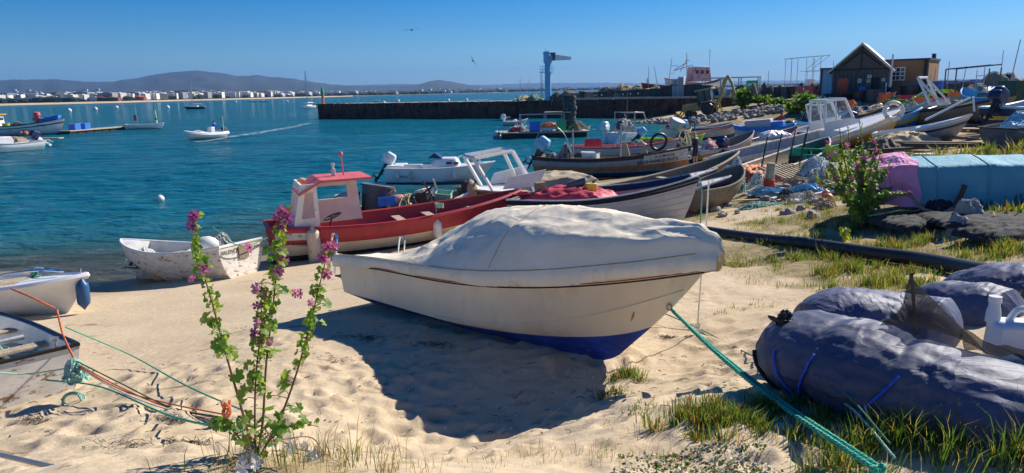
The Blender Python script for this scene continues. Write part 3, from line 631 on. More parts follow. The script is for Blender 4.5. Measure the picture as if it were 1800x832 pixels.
# ---------------------------------------------------------------- people: one skinned body, clothes by region, cap or hair as a child
def person(p, rz, label, joints, regions, hat=None, hair=None, sc_=1.0):
    """joints: dict name->(x,y,z); +X is forward"""
    J = {'pel':(0,0,.95),'spi':(0,0,1.15),'che':(0,0,1.35),'nec':(0,0,1.5),'hea':(0.02,0,1.6),'top':(.02,0,1.72),
         'shL':(0,.17,1.42),'elL':(0,.24,1.15),'haL':(.08,.24,.92),'fiL':(.1,.24,.80),'shR':(0,-.17,1.42),'elR':(0,-.24,1.15),'haR':(.08,-.24,.92),'fiR':(.1,-.24,.80),
         'hiL':(0,.1,.92),'knL':(.03,.11,.5),'anL':(0,.11,.09),'toL':(.17,.12,.04),'hiR':(0,-.1,.92),'knR':(.03,-.11,.5),'anR':(0,-.11,.09),'toR':(.17,-.12,.04)}
    J.update(joints); rad = {'pel':.14,'spi':.125,'che':.15,'nec':.062,'hea':.085,'top':.075,'sh':.075,'el':.045,'ha':.035,'fi':.025,'hi':.1,'kn':.065,'an':.045,'to':.035}
    ks = list(J); E_ = [('pel','spi'),('spi','che'),('che','nec'),('nec','hea'),('hea','top')]
    for s in 'LR': E_ += [('che','sh'+s),('sh'+s,'el'+s),('el'+s,'ha'+s),('ha'+s,'fi'+s),('pel','hi'+s),('hi'+s,'kn'+s),('kn'+s,'an'+s),('an'+s,'to'+s)]
    me = bpy.data.meshes.new('t'); me.from_pydata([J[k] for k in ks], [(ks.index(a), ks.index(b)) for a, b in E_], []); o = bpy.data.objects.new('t', me); COL.objects.link(o)
    md = o.modifiers.new('s', 'SKIN'); sk_ = me.skin_vertices[0].data
    for i, k in enumerate(ks): r = rad.get(k, rad.get(k[:2], .05)); sk_[i].radius = (r, r); sk_[i].use_root = k == 'pel'
    o.modifiers.new('u', 'SUBSURF').levels = 1
    bpy.context.view_layer.update(); ev = o.evaluated_get(bpy.context.evaluated_depsgraph_get()); m2 = bpy.data.meshes.new_from_object(ev)
    bpy.data.objects.remove(o); root = empty('person', p, rz, label, 'person'); root.scale = (sc_,)*3
    names = list(dict.fromkeys(regions.values())); [m2.materials.append(M[n]) for n in names]
    seg = {}
    for pl in m2.polygons:
        c = pl.center; best = min(E_, key=lambda e: (lambda a, b: ((lambda t: (a+(b-a)*t-c).length)(max(0, min(1, (c-a).dot(b-a)/max(1e-6, (b-a).length_squared))))))(Vector(J[e[0]]), Vector(J[e[1]])))
        k = best[1][:2]; part = 'head' if best[1] in ('hea', 'top', 'nec') else 'hand' if k in ('fi',) else 'fore' if k == 'ha' else 'arm' if k in ('el', 'sh') else 'torso' if best[1] in ('spi', 'che') else 'shoe' if k == 'to' else 'shin' if k == 'an' else 'leg'
        pl.material_index = names.index(regions.get(part, regions['leg'])); pl.use_smooth = True
    b = bpy.data.objects.new('body', m2); COL.objects.link(b); b.parent = root
    hv = (Vector(J['hea'])+Vector(J['top']))/2; up = (Vector(J['top'])-Vector(J['hea'])).normalized(); q = up.to_track_quat('Z', 'Y').to_matrix()
    if hair: MB().ell(hv+up*.03, (.205,.185,.2), n=12, rot=q).build('hair', hair, root)
    if hat: hb = MB(); hb.ell(hv+up*.055, (.23,.21,.15), n=12, rot=q); hb.lathe([(0,0),(.15,0),(.15,.015),(0,.015)], n=14, c=hv+up*.03+Vector((.07,0,0)), rot=q, sy=.7); hb.build('cap', hat, root)
    f = MB(); f.ell(hv+Vector((.1,0,-.02)), (.035,.03,.05), n=8); f.build('nose', 'skin', root)
    return root
# ---------------------------------------------------------------- grass as blades gathered in one object per stretch
def blades(name, spots, mats, seed, kind='stuff', wid=.006):
    """spots: list of (x, y, z, height, n, spread, lean)"""
    rg = np.random.RandomState(seed); V = []; Fc = []; MI = []; o = 0
    for (x, y, z, h, n, sp, lean) in spots:
        a = rg.uniform(0, 6.283, n); rr = np.abs(rg.normal(0, sp, n)); bx = x+np.cos(a)*rr; by = y+np.sin(a)*rr
        hh = h*rg.uniform(.35, 1.1, n); la = a+rg.normal(0, .7, n); ln = hh*lean*rg.uniform(.2, 1.3, n); dx = np.cos(la)*ln; dy = np.sin(la)*ln
        w = wid*rg.uniform(.6, 1.5, n)*(1+h); pa = rg.uniform(0, 3.14, n); px = np.cos(pa)*w; py = np.sin(pa)*w
        for f, (k, kz) in zip((1, .75, 0), ((0, 0), (.35, .62), (1, 1))):
            for sgn in ((-1, 1) if f else (0,)):
                V.append(np.stack([bx+dx*k+px*f*sgn, by+dy*k+py*f*sgn, z-.01+hh*kz*(1-.25*lean*k)], 1))
        b = o+np.arange(n); Fc.append(np.stack([b, b+n, b+3*n, b+2*n], 1)); Fc.append(np.stack([b+2*n, b+3*n, b+4*n, b+4*n], 1)); o += 5*n
        mi_ = rg.randint(0, len(mats), n); MI += [mi_, mi_]
    V = np.concatenate(V); me = bpy.data.meshes.new(name)
    Fc = np.concatenate(Fc); fl = [tuple(dict.fromkeys(f)) for f in Fc.tolist()]
    me.from_pydata(V.tolist(), [], fl)
    for m in mats: me.materials.append(M[m])
    me.polygons.foreach_set('material_index', np.concatenate(MI)); me.update(); ob = bpy.data.objects.new(name, me); COL.objects.link(ob)
    if kind: ob['kind'] = kind
    return ob
M['grassg'] = leafmat('green_grass', (.075,.135,.022), (.15,.17,.04)); M['grassd'] = leafmat('dark_grass', (.045,.09,.015), (.09,.12,.03)); M['grassy'] = leafmat('dry_grass', (.30,.24,.09), (.20,.17,.06)); M['grassr'] = leafmat('reddish_dry_stems', (.17,.10,.045), (.24,.17,.07))
M['leaf'] = leafmat('mallow_leaf', (.11,.21,.03), (.07,.14,.02)); M['leafy'] = leafmat('pale_mallow_leaf', (.22,.30,.05), (.13,.2,.04)); M['stem'] = pm('mallow_stem', (.20,.10,.05), .7, v=.3, bump=0)
M['petal'] = leafmat('mallow_petal', (.32,.05,.30), (.22,.02,.20)); M['petald'] = pm('mallow_flower_eye', (.06,.0,.05), .7, bump=0); M['petalp'] = leafmat('pink_mallow_petal', (.55,.16,.45), (.4,.1,.34)); M['petalw'] = leafmat('white_petal', (.8,.78,.76), (.7,.62,.62))
# ================================================================ THE COVERED MOTORBOAT
V3 = Vector
hd = -.831
mboat = empty('covered_motorboat', (0, 0, 0), 0, 'cream motorboat with blue bottom under a grey-white canvas cover, beached on the sand', 'boat')
ML = 5.6; MH = Hull(ML, 1.6, .72, .83, 1.378, rake=.926, tr=.86, chine=True, kr=.29, bow_p=2.15, tm=.45, vf=.5, vc=.30, trake=.06)
ctr = V3((-.174, 8.258, 1.30))
mboat.location = ctr; MROT = Matrix.Rotation(hd, 3, 'Z')@Matrix.Rotation(-.042, 3, 'Y')@Matrix.Rotation(-.191, 3, 'X')
mboat.rotation_euler = MROT.to_euler()
build_boat(mboat, MH, None, [(.29, 'blue'), (1, 'cream')], inner='cream', rub=('black', .845, .009), nt_=40)
b = MB(); 
for sd in (-1, 1): b.tube([MH.p(t/40, .868, sd)+MH.n(t/40, .868, sd)*.002 for t in range(0, 41)], .006, n=5)
b.build('red_stripe', 'red', mboat)
b = MB()
for sd in (-1, 1): b.tube([MH.p(.42+t/40*.57, .34+.34*(t/40)**1.6, sd) for t in range(0, 41)], .012, n=5)
b.build('spray_rail', 'cream', mboat)
# canvas cover: t along, u across; plateau over the windscreen, skirt wrapped over the gunwale
def cov_h(t):   # height of the ridge above the sheer
    return lerp_tab([(0, .03), (.14, .05), (.22, .14), (.32, .42), (.42, .62), (.52, .70), (.66, .68), (.78, .56), (.9, .38), (.97, .27), (1, .12)], t)
def cov_w(t): return lerp_tab([(0, .9), (.15, .8), (.3, .45), (.45, .6), (.6, .72), (.72, .8), (.85, .84), (1, .9)], t)
_cr = []; _rc = random.Random(31)
for (xa_, ua, xb_, ub, am, wd) in [(.50,-.68,.35,-1,.028,.05),(.60,-.66,.75,-1,.03,.045),(.62,-.62,1.35,-.95,.035,.05),(.48,-.66,.1,-.98,-.025,.05),(.45,-.55,-.5,-.35,.02,.07),(.65,-.60,2.4,-.75,.035,.06),
    (-.9,-.45,-1.1,-.98,.05,.05),(-.9,-.45,-.6,-1,-.05,.05),(-.9,-.45,-1.6,-.9,.04,.05),(1.4,-.7,1.7,-1,-.04,.04),(1.3,-.3,2.5,-.4,-.035,.07),(0,-.1,1.8,.1,-.03,.09),(-.3,-.75,.5,-.85,-.045,.05),(-.2,-.62,.4,-.66,-.03,.04)]: _cr.append((xa_, ua*.78, xb_, ub*.78, am, wd))
for k in range(46):
    xa_, ya_ = _rc.uniform(-2.2, 2.6), _rc.uniform(-.78, .3); a_ = _rc.uniform(-1.1, 1.1)+(1.2 if _rc.random() < .4 else 0); l_ = _rc.uniform(.15, .6); _cr.append((xa_, ya_, xa_+math.cos(a_)*l_, ya_-abs(math.sin(a_))*l_, _rc.choice([-1,1])*_rc.uniform(.005,.015), _rc.uniform(.015,.03)))
_cr = np.array(_cr)
def creases(x, y):
    ax, ay, bx, by, am, wd = _cr.T; dx, dy = bx-ax, by-ay; t = np.clip(((x-ax)*dx+(y-ay)*dy)/(dx*dx+dy*dy), 0, 1); d = np.hypot(x-ax-dx*t, y-ay-dy*t)
    return float((am*np.exp(-d/wd)*(1-.6*t)).sum())
def cov(t, u):
    tt = max(0, min(1, t)); a = abs(u); s = 1 if u > 0 else -1
    bm2 = MH.beam(tt)+.045; sh = MH.sheer(tt); w = cov_w(tt); x = MH.p(tt, 1, 1).x+(.06*(tt > .985))+(-.05 if tt < .01 else 0)
    nzv = creases(x, u*bm2)+noise.noise(V3((x*1.3, u*1.4*bm2, 2)))*.025+noise.noise(V3((x*3.7+u*2, u*3.2*bm2-x, 7)))*.010
    fold = abs(noise.noise(V3((x*2.2-u*2.0, x*.6+u*3.0, 4))))*.045+abs(noise.noise(V3((x*5.2+u*3.0, u*5.5-x*1.5, 14))))*.018+abs(noise.noise(V3((x*11-u*6, u*9+x*3, 24))))*.013
    if a <= 1:
        fl_ = .56; k = 1.16-fl_*(a/w)**1.35 if a < w else (1.16-fl_)*(1-((a-w)/(1-w))**1.25)
        z = sh+.03+cov_h(tt)*k+(nzv-fold*.6)*min(1, (1-a)*4+.1)*min(1, cov_h(tt)*4+.15)
        z -= .06*math.sin(a*math.pi)*math.exp(-((t-.1)/.12)**2)
        return V3((x, s*a*bm2, z))
    q = (a-1)/.25; rf = math.sin(x*38+2.5*math.sin(x*7)+s)*.5+math.sin(x*67+1.7*math.sin(x*11))*.35
    drop = lerp_tab([(0,.19),(.12,.18),(.2,.125),(.5,.125),(.62,.17),(1,.15)], tt)*(1+.07*math.sin(x*5.3))*q; out = .012+.02*math.sin(q*math.pi)+rf*.024*q+(-.01*q)
    yy = bm2+out; z = sh+.03-drop+.005*rf*q
    return V3((x+(out*.6 if tt > .97 else 0), s*yy, z))
b = MB(); us = [-1.25, -1.2, -1.13, -1.06]+[-1+i*2/44 for i in range(45)]+[1.06, 1.13, 1.2, 1.25]; NT = 260; ts_ = [i/NT for i in range(NT+1)]
g = [cov(t, u) for t in ts_ for u in us]; nu_ = len(us)
b.add(g, [(i*nu_+j, (i+1)*nu_+j, (i+1)*nu_+j+1, i*nu_+j+1) for i in range(NT) for j in range(nu_-1)])
for tt, sg in ((0, -1), (1, 1)):           # hanging end flaps
    e = [cov(tt, u) for u in us[4:-4]]; lo = [p+V3((sg*(.03+.01*math.sin(i*1.9)), 0, -.09-.015*math.sin(i*1.3))) for i, p in enumerate(e)]
    k = len(e); b.add(e+lo, [(i, i+1, k+i+1, k+i) for i in range(k-1)])
mcan = pm('canvas_cover', (.83,.735,.57), .85, v=.06, sc_=1.5, c2=(.58,.48,.34), t=(.58,.8), s2=1.8, bump=.5, bs=6)
crease(mcan, [(1.1,.022,(.7,1.5,.6))])
cv = b.build('canvas_cover', mcan, mboat, ang=75)
b = MB()
for t0, u0, t1, u1 in ((.60, -.98, .60, .98), (.33, -.98, .33, .98)): b.tube([cov(t0+(t1-t0)*k/30, u0+(u1-u0)*k/30)+V3((0, 0, .003)) for k in range(31)], .005, n=4)
b.tube([cov(.02+.96*k/80, -1.0)+V3((0, -.004, .004)) for k in range(81)], .006, n=4)
b.build('seam', 'ropetan', cv)
for y0 in (-.72, .45):                      # boarding rails at the stern
    zz = MH.sheer(0); x0 = MH.p(0, 1, 1).x-.03
    MB().tube(bez([(x0+.02, y0, zz-.25), (x0+.02, y0, zz+.2), (x0+.0, y0, zz+.30), (x0-.07, y0, zz+.32), (x0-.13, y0, zz+.25), (x0-.13, y0, zz-.3)], 6), .014, n=8).build('boarding_rail', 'chrome', mboat)
b = MB(); zz = .45; b.box((-ML/2-.12, -.45, .42), (.2, .35, .025)); b.tube([(-ML/2-.03, -.55, .55), (-ML/2-.2, -.55, .43), (-ML/2-.03, -.55, .30)], .014, n=6); b.build('swim_step', 'blackplastic', mboat)
be = MH.p(.985, .52, -1)+V3((.03, -.02, 0)); MB().tube([be+V3((.03*math.cos(k*.785), 0, .03*math.sin(k*.785))) for k in range(8)], .008, n=6, closed=True).build('bow_eye', 'steel', mboat)
# rust run below the old fitting on the bow
rb = MB(); pts = [(.906, .53), (.909, .53), (.911, .48), (.909, .43), (.907, .43), (.9055, .48)]
rb.add([MH.p(t, v, -1)+MH.n(t, v, -1)*.004 for t, v in pts], [tuple(range(6))]); rb.build('rust_stain', pm('rust_run', (.35,.17,.06), .9), mboat, smooth=False)
def mworld(v): return MROT@Vector(v)+mboat.location
eyew = mworld(be)
# boxy white helm seat under wrap poking out aft, behind the cover
wc = MB(); wc.slab([cov(.22, .35)+V3((-.30,.1,.0)), cov(.30, .2)+V3((-.2,.1,.02)), cov(.36, .35)+V3((-.2, .3, .06)), cov(.30, .8)+V3((-.35,.2,.25))], .04)
wc.build('white_spray_hood', 'clean', mboat)
def onb(root, *p): return Matrix.LocRotScale(root.location, root.rotation_euler, None) @ V3(p)
# ---- red-railed cabin boat
ra, rb_ = at(470, 452, .15), V3((.3, 20.3, .3)); ra = V3((-6.15, 17.6, .12))
red, RH = boat('wooden boat with red topsides, white below and a small open wheelhouse', 'boat', ra, rb_, 2.1, (1.0, .88, 1.2), [(.26, 'darkwood'), (.58, 'cream'), (1, 'red')], roll=0, name='fishing_boat', hull=dict(rake=.5, tr=.55, tm=.4, bow_p=2.2, vf=.45), rail='red', rail_r=.05, inner='red', floor_m='wood', thw=(.5, .62, .8))
def cabin(root, x0, x1, w, z0, z1, zs, roofm, wallm, rake=.28):
    """open wheelhouse: x0 fore face bottom (towards the stern end), x1 the other; side panels have window openings"""
    f = empty
    cb = MB(); t = .05; xa, xb = x0, x1; zc = zs
    def side(y, wins):
        # wall outline with slanted fore edge, built from strips round the window
        xs = lambda x, z: x+(rake*(z-z0)/(z1-z0) if x == xa else (-.10*(z-z0)/(z1-z0) if x == xb else 0))
        wx0, wx1, wz0, wz1 = wins; P_ = lambda x, z: V3((x if x not in (xa, xb) else xs(x, z), y, z))
        for q in ([(xa, z0), (xb, z0), (xb, wz0), (xa, wz0)], [(xa, wz0), (wx0, wz0), (wx0, wz1), (xa, wz1)], [(wx1, wz0), (xb, wz0), (xb, wz1), (wx1, wz1)], [(xa, wz1), (xb, wz1), (xb, z1), (xa, z1)]):
            cb.slab([P_(*p) for p in q], t)
    side(w/2, (xa+.75, xb-.35, z0+.62, z1-.25))
    # fore face with a framed window, the near side left open but for its corner panel
    for y0, y1, za, zb in ((-w/2, w/2, z0, z0+.38), (-w/2, -w/2+.18, z0+.38, z1), (w/2-.18, w/2, z0+.38, z1), (-w/2+.18, w/2-.18, z1-.15, z1), (-.04, .04, z0+.38, z1-.15)):
        X_ = lambda z: xa+rake*(z-z0)/(z1-z0)
        cb.slab([V3((X_(za), y0, za)), V3((X_(za), y1, za)), V3((X_(zb), y1, zb)), V3((X_(zb), y0, zb))], t)
    X_ = lambda z: xa+rake*(z-z0)/(z1-z0); X2 = xa+.62; wa, wb_ = .14, .52
    for q in ([(xa, z0), (X2, z0), (X2, z0+.38), (X_(z0+.38), z0+.38)], [(X_(z0+.38), z0+.38), (X_(z0+.38)+.1, z0+.38), (X_(z1-.2)+.1, z1-.2), (X_(z1-.2), z1-.2)], [(X2-.1, z0+.38), (X2, z0+.38), (X2, z1-.2), (X2-.1, z1-.2)], [(X_(z1-.2), z1-.2), (X2, z1-.2), (X2, z1), (X_(z1), z1)]):
        cb.slab([V3((x, -w/2, z)) for x, z in q], t)
    # aft half-wall on the near side: inner partition with window
    h = cb.build('wheelhouse', wallm, root, smooth=False)
    r_ = MB(); xm = xa+.62+.1; r_.slab([V3((X_(z1)-.12, -w/2-.08, z1-.22)), V3((xm, -w/2-.08, z1+.08)), V3((xm, w/2+.08, z1+.08)), V3((X_(z1)-.12, w/2+.08, z1-.22))], .05); r_.slab([V3((xm, -w/2-.08, z1+.08)), V3((xb+.06, -w/2-.08, z1+.06)), V3((xb+.06, w/2+.08, z1+.06)), V3((xm, w/2+.08, z1+.08))], .06)
    r_.build('roof', roofm, root, smooth=False); return h
cabin(red, -RH.L/2+.62, -RH.L/2+2.55, 1.35, .80, 2.02, 0, 'pinkred', M.setdefault('cabincream', pm('cabin_cream_paint', (.78,.74,.66), .6, v=.08, c2=(.4,.3,.2), t=(.62,.7), s2=7)))
b = MB(); x = -RH.L/2+1.6; zc = 1.12
b.tube([(x+.22*math.cos(k*.314), -.38+.22*math.sin(k*.314)*.9, zc+.07*math.cos(k*.314)) for k in range(20)], .018, n=6, closed=True)
for k in range(3): a = k*2.09; b.tube([(x, -.38, zc), (x+.21*math.cos(a), -.38+.2*math.sin(a), zc+.07*math.cos(a))], .013, n=5)
b.tube([(x, -.38, zc), (x-.15, -.38, zc-.35)], .02, n=6); b.build('steering_wheel', 'black', red)
x = -RH.L/2
b = MB(); b.lathe([(.055,0),(.055,.18),(.03,.2),(.03,.27),(.045,.27),(.045,.34),(0,.34)], n=10, c=(x+1.8, .1, 2.08)); b.build('roof_lamp', 'white', red)
b = MB(); b.tube([(x+2.05, .1, 2.06), (x+2.03, .1, 2.6)], .02, n=6); b.lathe([(.05,0),(.06,.05),(.03,.1),(0,.1)], n=8, c=(x+2.03, .1, 2.6)); b.build('signal_light', 'pinkred', red)
o = MB().ell((x+1.0, .2, 2.05), (.2,.2,.12), n=10).build('roof_float', 'foam', red)
fd = fender(red, RH.p(.145, .45, -1)+V3((0, -.19, .06)), .165, .95, 'fender', 'ropewhite', .3)
fender(red, RH.p(.60, .5, -1)+V3((0, -.12, .1)), .12, .5, 'white', 'ropepale', .3)
hull_text(red, RH, 'T1900B', .075, .55, .12, stretch=.9)
b = MB()                                    # white name panel at the quarter
NP = 14; tv = [(.02+.135*i/NP) for i in range(NP+1)]
b.add([RH.p(t, v, -1)+RH.n(t, v, -1)*.006 for t in tv for v in (.71, .90)], [(2*i, 2*i+2, 2*i+3, 2*i+1) for i in range(NP)]); b.build('name_panel', 'worn', red)
coil(onb(red, x+4.25, -1.02, 1.12), 'tangle of pale green rope over the red boat side', .10, 4, .012, 'ropepale', seed=4)
# ---- the small white boat ashore, transom to us
wa, wb2 = V3((-6.35, 15.85, .12)), V3((-9.35, 17.0, -.08))
sm_b, SH_ = boat('old white rowing boat with peeling paint and a lettered stern at the water line', 'boat', wa, wb2, 1.55, (.92, .78, 1.02), [(.35, 'worn'), (1, 'worn')], name='rowing_boat', hull=dict(rake=.35, tr=.9, tm=.4, bow_p=2.1, vf=.4), rail='white', rail_r=.035, inner='white', floor_m='wood', thw=(.35, .6), deck=.85, deckm='white', L=3.7, roll=3)
def tr_text(root, H, txt, y0, z0, size, mat='ink'):   # lettering on the outside of a transom, read from astern
    return text_mb(txt, size, lambda X_, Z_, e: V3((H.p(0, min(1, (z0+Z_)/H.sheer(0)), 1).x-.012, y0-X_, z0+Z_))).build('lettering', mat, root, smooth=False)
tr_text(sm_b, SH_, 'VALENCRE', .66, .74, .13); tr_text(sm_b, SH_, 'OLHAO', -.22, .74, .13)
MB().box((SH_.p(0,.8,1).x-.02, -.03, .72), (.03, .30, .28)).build('engine_pad', 'wood', sm_b, smooth=False)
wl = sm_b.matrix_basis
o = empty('buoy', onb(sm_b, -.3, -.2, .62), 0, 'long white ribbed buoy lying in the old white boat', 'buoy'); o.rotation_euler = (0, R(80), hd+2.2)
MB().lathe([(0,-.42),(.12,-.40),(.2,-.3)]+[(.2+.012*(k % 2), -.28+k*.05) for k in range(11)]+[(.2,.3),(.1,.42),(0,.44)], n=18).build('float', 'buoywhite', o)
net_pile(onb(sm_b, .9, .1, .45), (1.0,.7,.35), 'grey net heaped in the bow of the old white boat', seed=2, smat='ropewhite')
net_pile(onb(sm_b, -1.1, .0, .55), (1.0,.8,.45), 'dark net and rope in the stern of the old white boat', seed=3, smat='ropewhite', floats=2)
o = MB().ell((0, 0, 0), (.55,.42,.4), n=16).build('buoy', 'buoywhite'); o.location = onb(sm_b, -1.15, .3, .93); tag(o, 'round white float on the net in the old white boat', 'buoy')
pb = G(284, 495); o = empty('buoy', pb+V3((0, 0, .18)), .4, 'worn brown foam ball float on the sand beside the old white boat', 'buoy'); MB().ell((0,0,0), (.42,.38,.37), n=22, jit=.03).build('float', 'foam', o); MB().lathe([(.035,-.2),(.035,.2)], n=8, rot=Matrix.Rotation(1.3, 3, 'X')).build('core_tube', 'blackplastic', o)
# ---- white dinghy lower left
da_, db_ = V3((-10.7, 12.9, .36)), V3((-8.1, 12.45, .42))
ding, DH = boat('white plastic dinghy with a blue fender on its bow, ashore at the water edge', 'boat', da_, db_, 1.5, (.62, .60, .78), [(1, 'clean')], name='dinghy', hull=dict(rake=.45, tr=.9, chine=True, tm=.45, bow_p=2.6, vf=.55, vc=.3, kr=.1), rail='clean', rail_r=.06, inner='clean', deck=.62, deckm='clean', thw=(.3,), thm='clean', L=3.5, motor=dict(s=1.1, cow='clean', tilt=40), roll=-4)
fender(ding, DH.p(.99, .55, -1)+V3((.16, -.05, .0)), .11, .5, pm('blue_fender', (.02,.09,.22), .4), 'ropewhite', .2)
net_pile(onb(ding, .55, .15, .68), (.25,.2,.12), 'small green net bundle on the white dinghy foredeck', 'greennet', seed=7, strands=12)
b = MB(); b.tube(bez([(.3,-.45,.66),(.35,-.4,.86),(.9,-.1,.9),(1.3,0,.86),(.9,.1,.9),(.35,.4,.86),(.3,.45,.66)], 6), .016, n=6); b.build('bow_rail', 'chrome', ding)
o = MB().slab([V3((-.35,-.25,0)), V3((.35,-.25,0)), V3((.35,.25,0)), V3((-.35,.25,0))], .02).build('plywood_board', 'palewood', smooth=False); o.location = onb(ding, .55, -.25, .72); o.rotation_euler = (0, 0, hd-.2); tag(o, 'small pale plywood board lying on the white dinghy foredeck', 'board')
net_pile(onb(ding, -.7, .1, .5), (.9,.8,.3), 'rope and net heap in the well of the white dinghy', 'net', seed=66, strands=30, smat='ropewhite', floats=1)
# ---- boat whose transom fills the left edge
M['blue_scum'] = pm('scuffed_blue_band', (.35,.42,.50), .8, c2=(.08,.2,.45), t=(.48,.56), s2=9)
ta, tb_ = V3((-5.45, 6.95, 1.06)), V3((-8.0, 9.5, .75))
tb2, TH = boat('white workboat with a black-edged stern and hauling pole, cut by the left edge', 'boat', ta, tb_, 1.6, (.62, .58, .8), [(.22, 'blue_scum'), (1, 'worn')], name='workboat', hull=dict(rake=.3, tr=1.0, chine=True, tm=.3, vf=.55, vc=.25), rail='black', rail_r=.022, inner='white', floor_m='worn', L=4.2, thw=(.3, .6))

hp = empty('hauling_pole', onb(tb2, -1.5, .55, .68), tb2.rotation_euler.z+1.75, 'grey hauling pole with a dark hand grip laid across the workboat', 'pole'); MB().tube([(-1.0,0,0),(.25,0,.04)], .035, n=10).build('tube', 'steel', hp); MB().lathe([(.05,0),(.06,.05),(.055,.22),(.03,.26)], n=10, c=(.2,0,.04), rot=Matrix.Rotation(R(90),3,'Y')).build('grip', 'navy', hp)
net_pile(onb(tb2, -.5, .1, .34), (1.0,.9,.3), 'dark net and cord heap amidships in the black-edged workboat', 'net', seed=67, strands=40, smat='ropepale', floats=2)
crate(onb(tb2, .5, .0, .36), tb2.rotation_euler.z, (.5,.4,.3), 'white', 'white fish box forward in the black-edged workboat')
MB().lathe([(.02,0),(.02,.09),(.045,.10),(.045,.12),(0,.12)], n=10, c=(-2.0,-.6,.62)).build('cleat', 'steel', tb2)
# ================================================================ BOATS ON THE WATER AND ALONG THE SHORE
def ab(pa, pb, z=None, z2=None):
    return (at(*pa, z) if z is not None else G(*pa)), (at(*pb, z if z2 is None else z2) if z is not None else G(*pb))
def crate_in(root, x, y, z, d, mat, label, rz=0, **k):
    return crate(onb(root, x, y, z), root.rotation_euler.z+rz, d, mat, label, **k)
# junk-filled wooden boat behind the red one
a, b_ = V3((-4.9, 21.2, -.1)), V3((-1.0, 22.6, .15))
jb, JH = boat('wooden boat with white sides heaped with fishing junk, behind the red boat', 'boat', a, b_, 1.9, (.95,.85,1.2), [(1, 'palegrey')], name='fishing_boat', rail='white', rail_r=.04, inner='wood', thw=(.55,), hull=dict(rake=.4, tr=.8, tm=.4))
tub(onb(jb, -1.3, .1, .5), .48, 1.15, 'tall dark plastic drum tilted in the junk-filled boat', 'greytub', rot=(R(-5), R(8), 0), name='barrel', cat='barrel')
tub(onb(jb, -1.95, .15, .45), .38, 1.0, 'black plastic drum standing left of the tall grey drum', 'blackplastic', rot=(R(4), R(-6), 0), name='barrel', cat='barrel')
rg = random.Random(9)
pile = net_pile(onb(jb, -.1, -.1, .5), (2.6, 1.4, .6), 'mixed nets and rope filling the wooden boat behind the red one', 'greennet', seed=12, smat='ropetan', floats=7)
o = MB().ell((0,0,0), (.62,.5,.42), n=16).build('buoy', 'pinkred'); o.location = onb(jb, -.55, -.35, 1.12); M['pinkbuoy'] = pm('pink_float', (.68,.30,.24), .5); o.data.materials[0] = M['pinkbuoy']; tag(o, 'faded pink round float on the nets behind the red boat cabin', 'buoy')
for i, (x, y, z, m_, l) in enumerate([(-.95,-.45,1.05,'crateblue','small light blue crate on the nets beside the pink float'),(.85,-.3,.95,'ropepale','pale green fish box at the end of the net heap'),(.1,-.5,1.0,'blackplastic','black crate on the nets beside the pink float'),(.45,.2,1.05,'white','white fish box on the far side of the net heap')]): crate_in(jb, x, y, z, (.5,.34,.26), m_, l, rz=rg.uniform(-.6,.6), tilt=rg.uniform(-18, 18))
for i, (x, m_, tl) in enumerate([(-1.0,'buoyorange',35),(.5,'red',-50),(.25,'blackplastic',30),(.75,'white',-40)]):
    o = MB().box((0,0,0), (.05,.06,1.0)).build('stick', m_, smooth=False); o.location = onb(jb, x, -.1, 1.2); o.rotation_euler = (R(20), R(tl+20), .3); tag(o, {'buoyorange':'orange','red':'dark red','blackplastic':'black','white':'white'}[m_]+' stick poking out of the net heap behind the red boat', 'stick')
o = empty('rope_bundle', onb(jb, 1.75, -.2, .75), 0, 'thick hank of tan rope hung over a dark engine in the wooden boat', 'rope'); b = MB(); b.lathe([(.0,0),(.2,.02),(.24,.3),(.16,.6),(.05,.72),(0,.73)], n=14, rot=Matrix.Rotation(R(-14), 3, 'Y')); b.build('core', 'darkwood', o)
b = MB()
for k in range(22):
    a_ = -1.9+k*.17; b.tube(bez([(.0,.0,.74),(.16*math.cos(a_),.16*math.sin(a_),.6),(.25*math.cos(a_),.25*math.sin(a_),.3),(.3*math.cos(a_),.27*math.sin(a_),.0+.1*(k%3))], 4), .024, n=6)
b.build('rope_strands', 'ropetan', o)
# boat with the tall white windscreen frame
a, b_ = V3((2.3, 23.8, .3)), V3((-1.7, 22.4, .2))
fb, FH = boat('green-sided boat carrying a tall bare white windscreen frame', 'boat', a, b_, 2.0, (1.0,.9,1.15), [(.45,'white'),(1,'green')], name='fishing_boat', rail='wood', rail_r=.04, inner='grey', floor_m='wood', thw=(.25,.4), deck=.58, deckm='clean', hull=dict(rake=.4, tr=.85))
b = MB(); L2 = FH.L/2
zs = FH.sheer(.7); pA = V3((L2-2.0,.62,zs)); 
P1 = [V3((L2-1.05,.60,zs)), V3((L2-.45+.0,.55,zs+1.12)), V3((L2-1.75,.5,zs+1.25)), V3((L2-2.4,.75,zs-.05))]
for sy in (-1, 1):
    q = [V3((p.x, sy*p.y, p.z)) for p in P1]
    b.tube([q[0], q[1]], .055, n=4); b.tube([q[2], q[3]], .07, n=4); b.tube([q[1]*.97+q[2]*.03, q[2]], .06, n=4)
for i in (1, 2): b.tube([V3((P1[i].x, -P1[i].y, P1[i].z)), P1[i]], .055, n=4)
b.build('windscreen_frame', 'clean', fb, ang=30)
b = MB(); b.slab([V3((L2-2.45,-.8,zs+.1)), V3((L2-1.3,-.72,zs+.1)), V3((L2-1.5,-.72,zs+.45)), V3((L2-2.75,-.8,zs+.62))], .05); b.build('side_coaming', 'clean', fb, smooth=False); b = MB(); b.slab([V3((L2-2.45,.75,zs+.1)), V3((L2-1.3,.72,zs+.1)), V3((L2-1.5,.72,zs+.45)), V3((L2-2.75,.8,zs+.62))], .05); b.build('side_coaming', 'clean', fb, smooth=False)
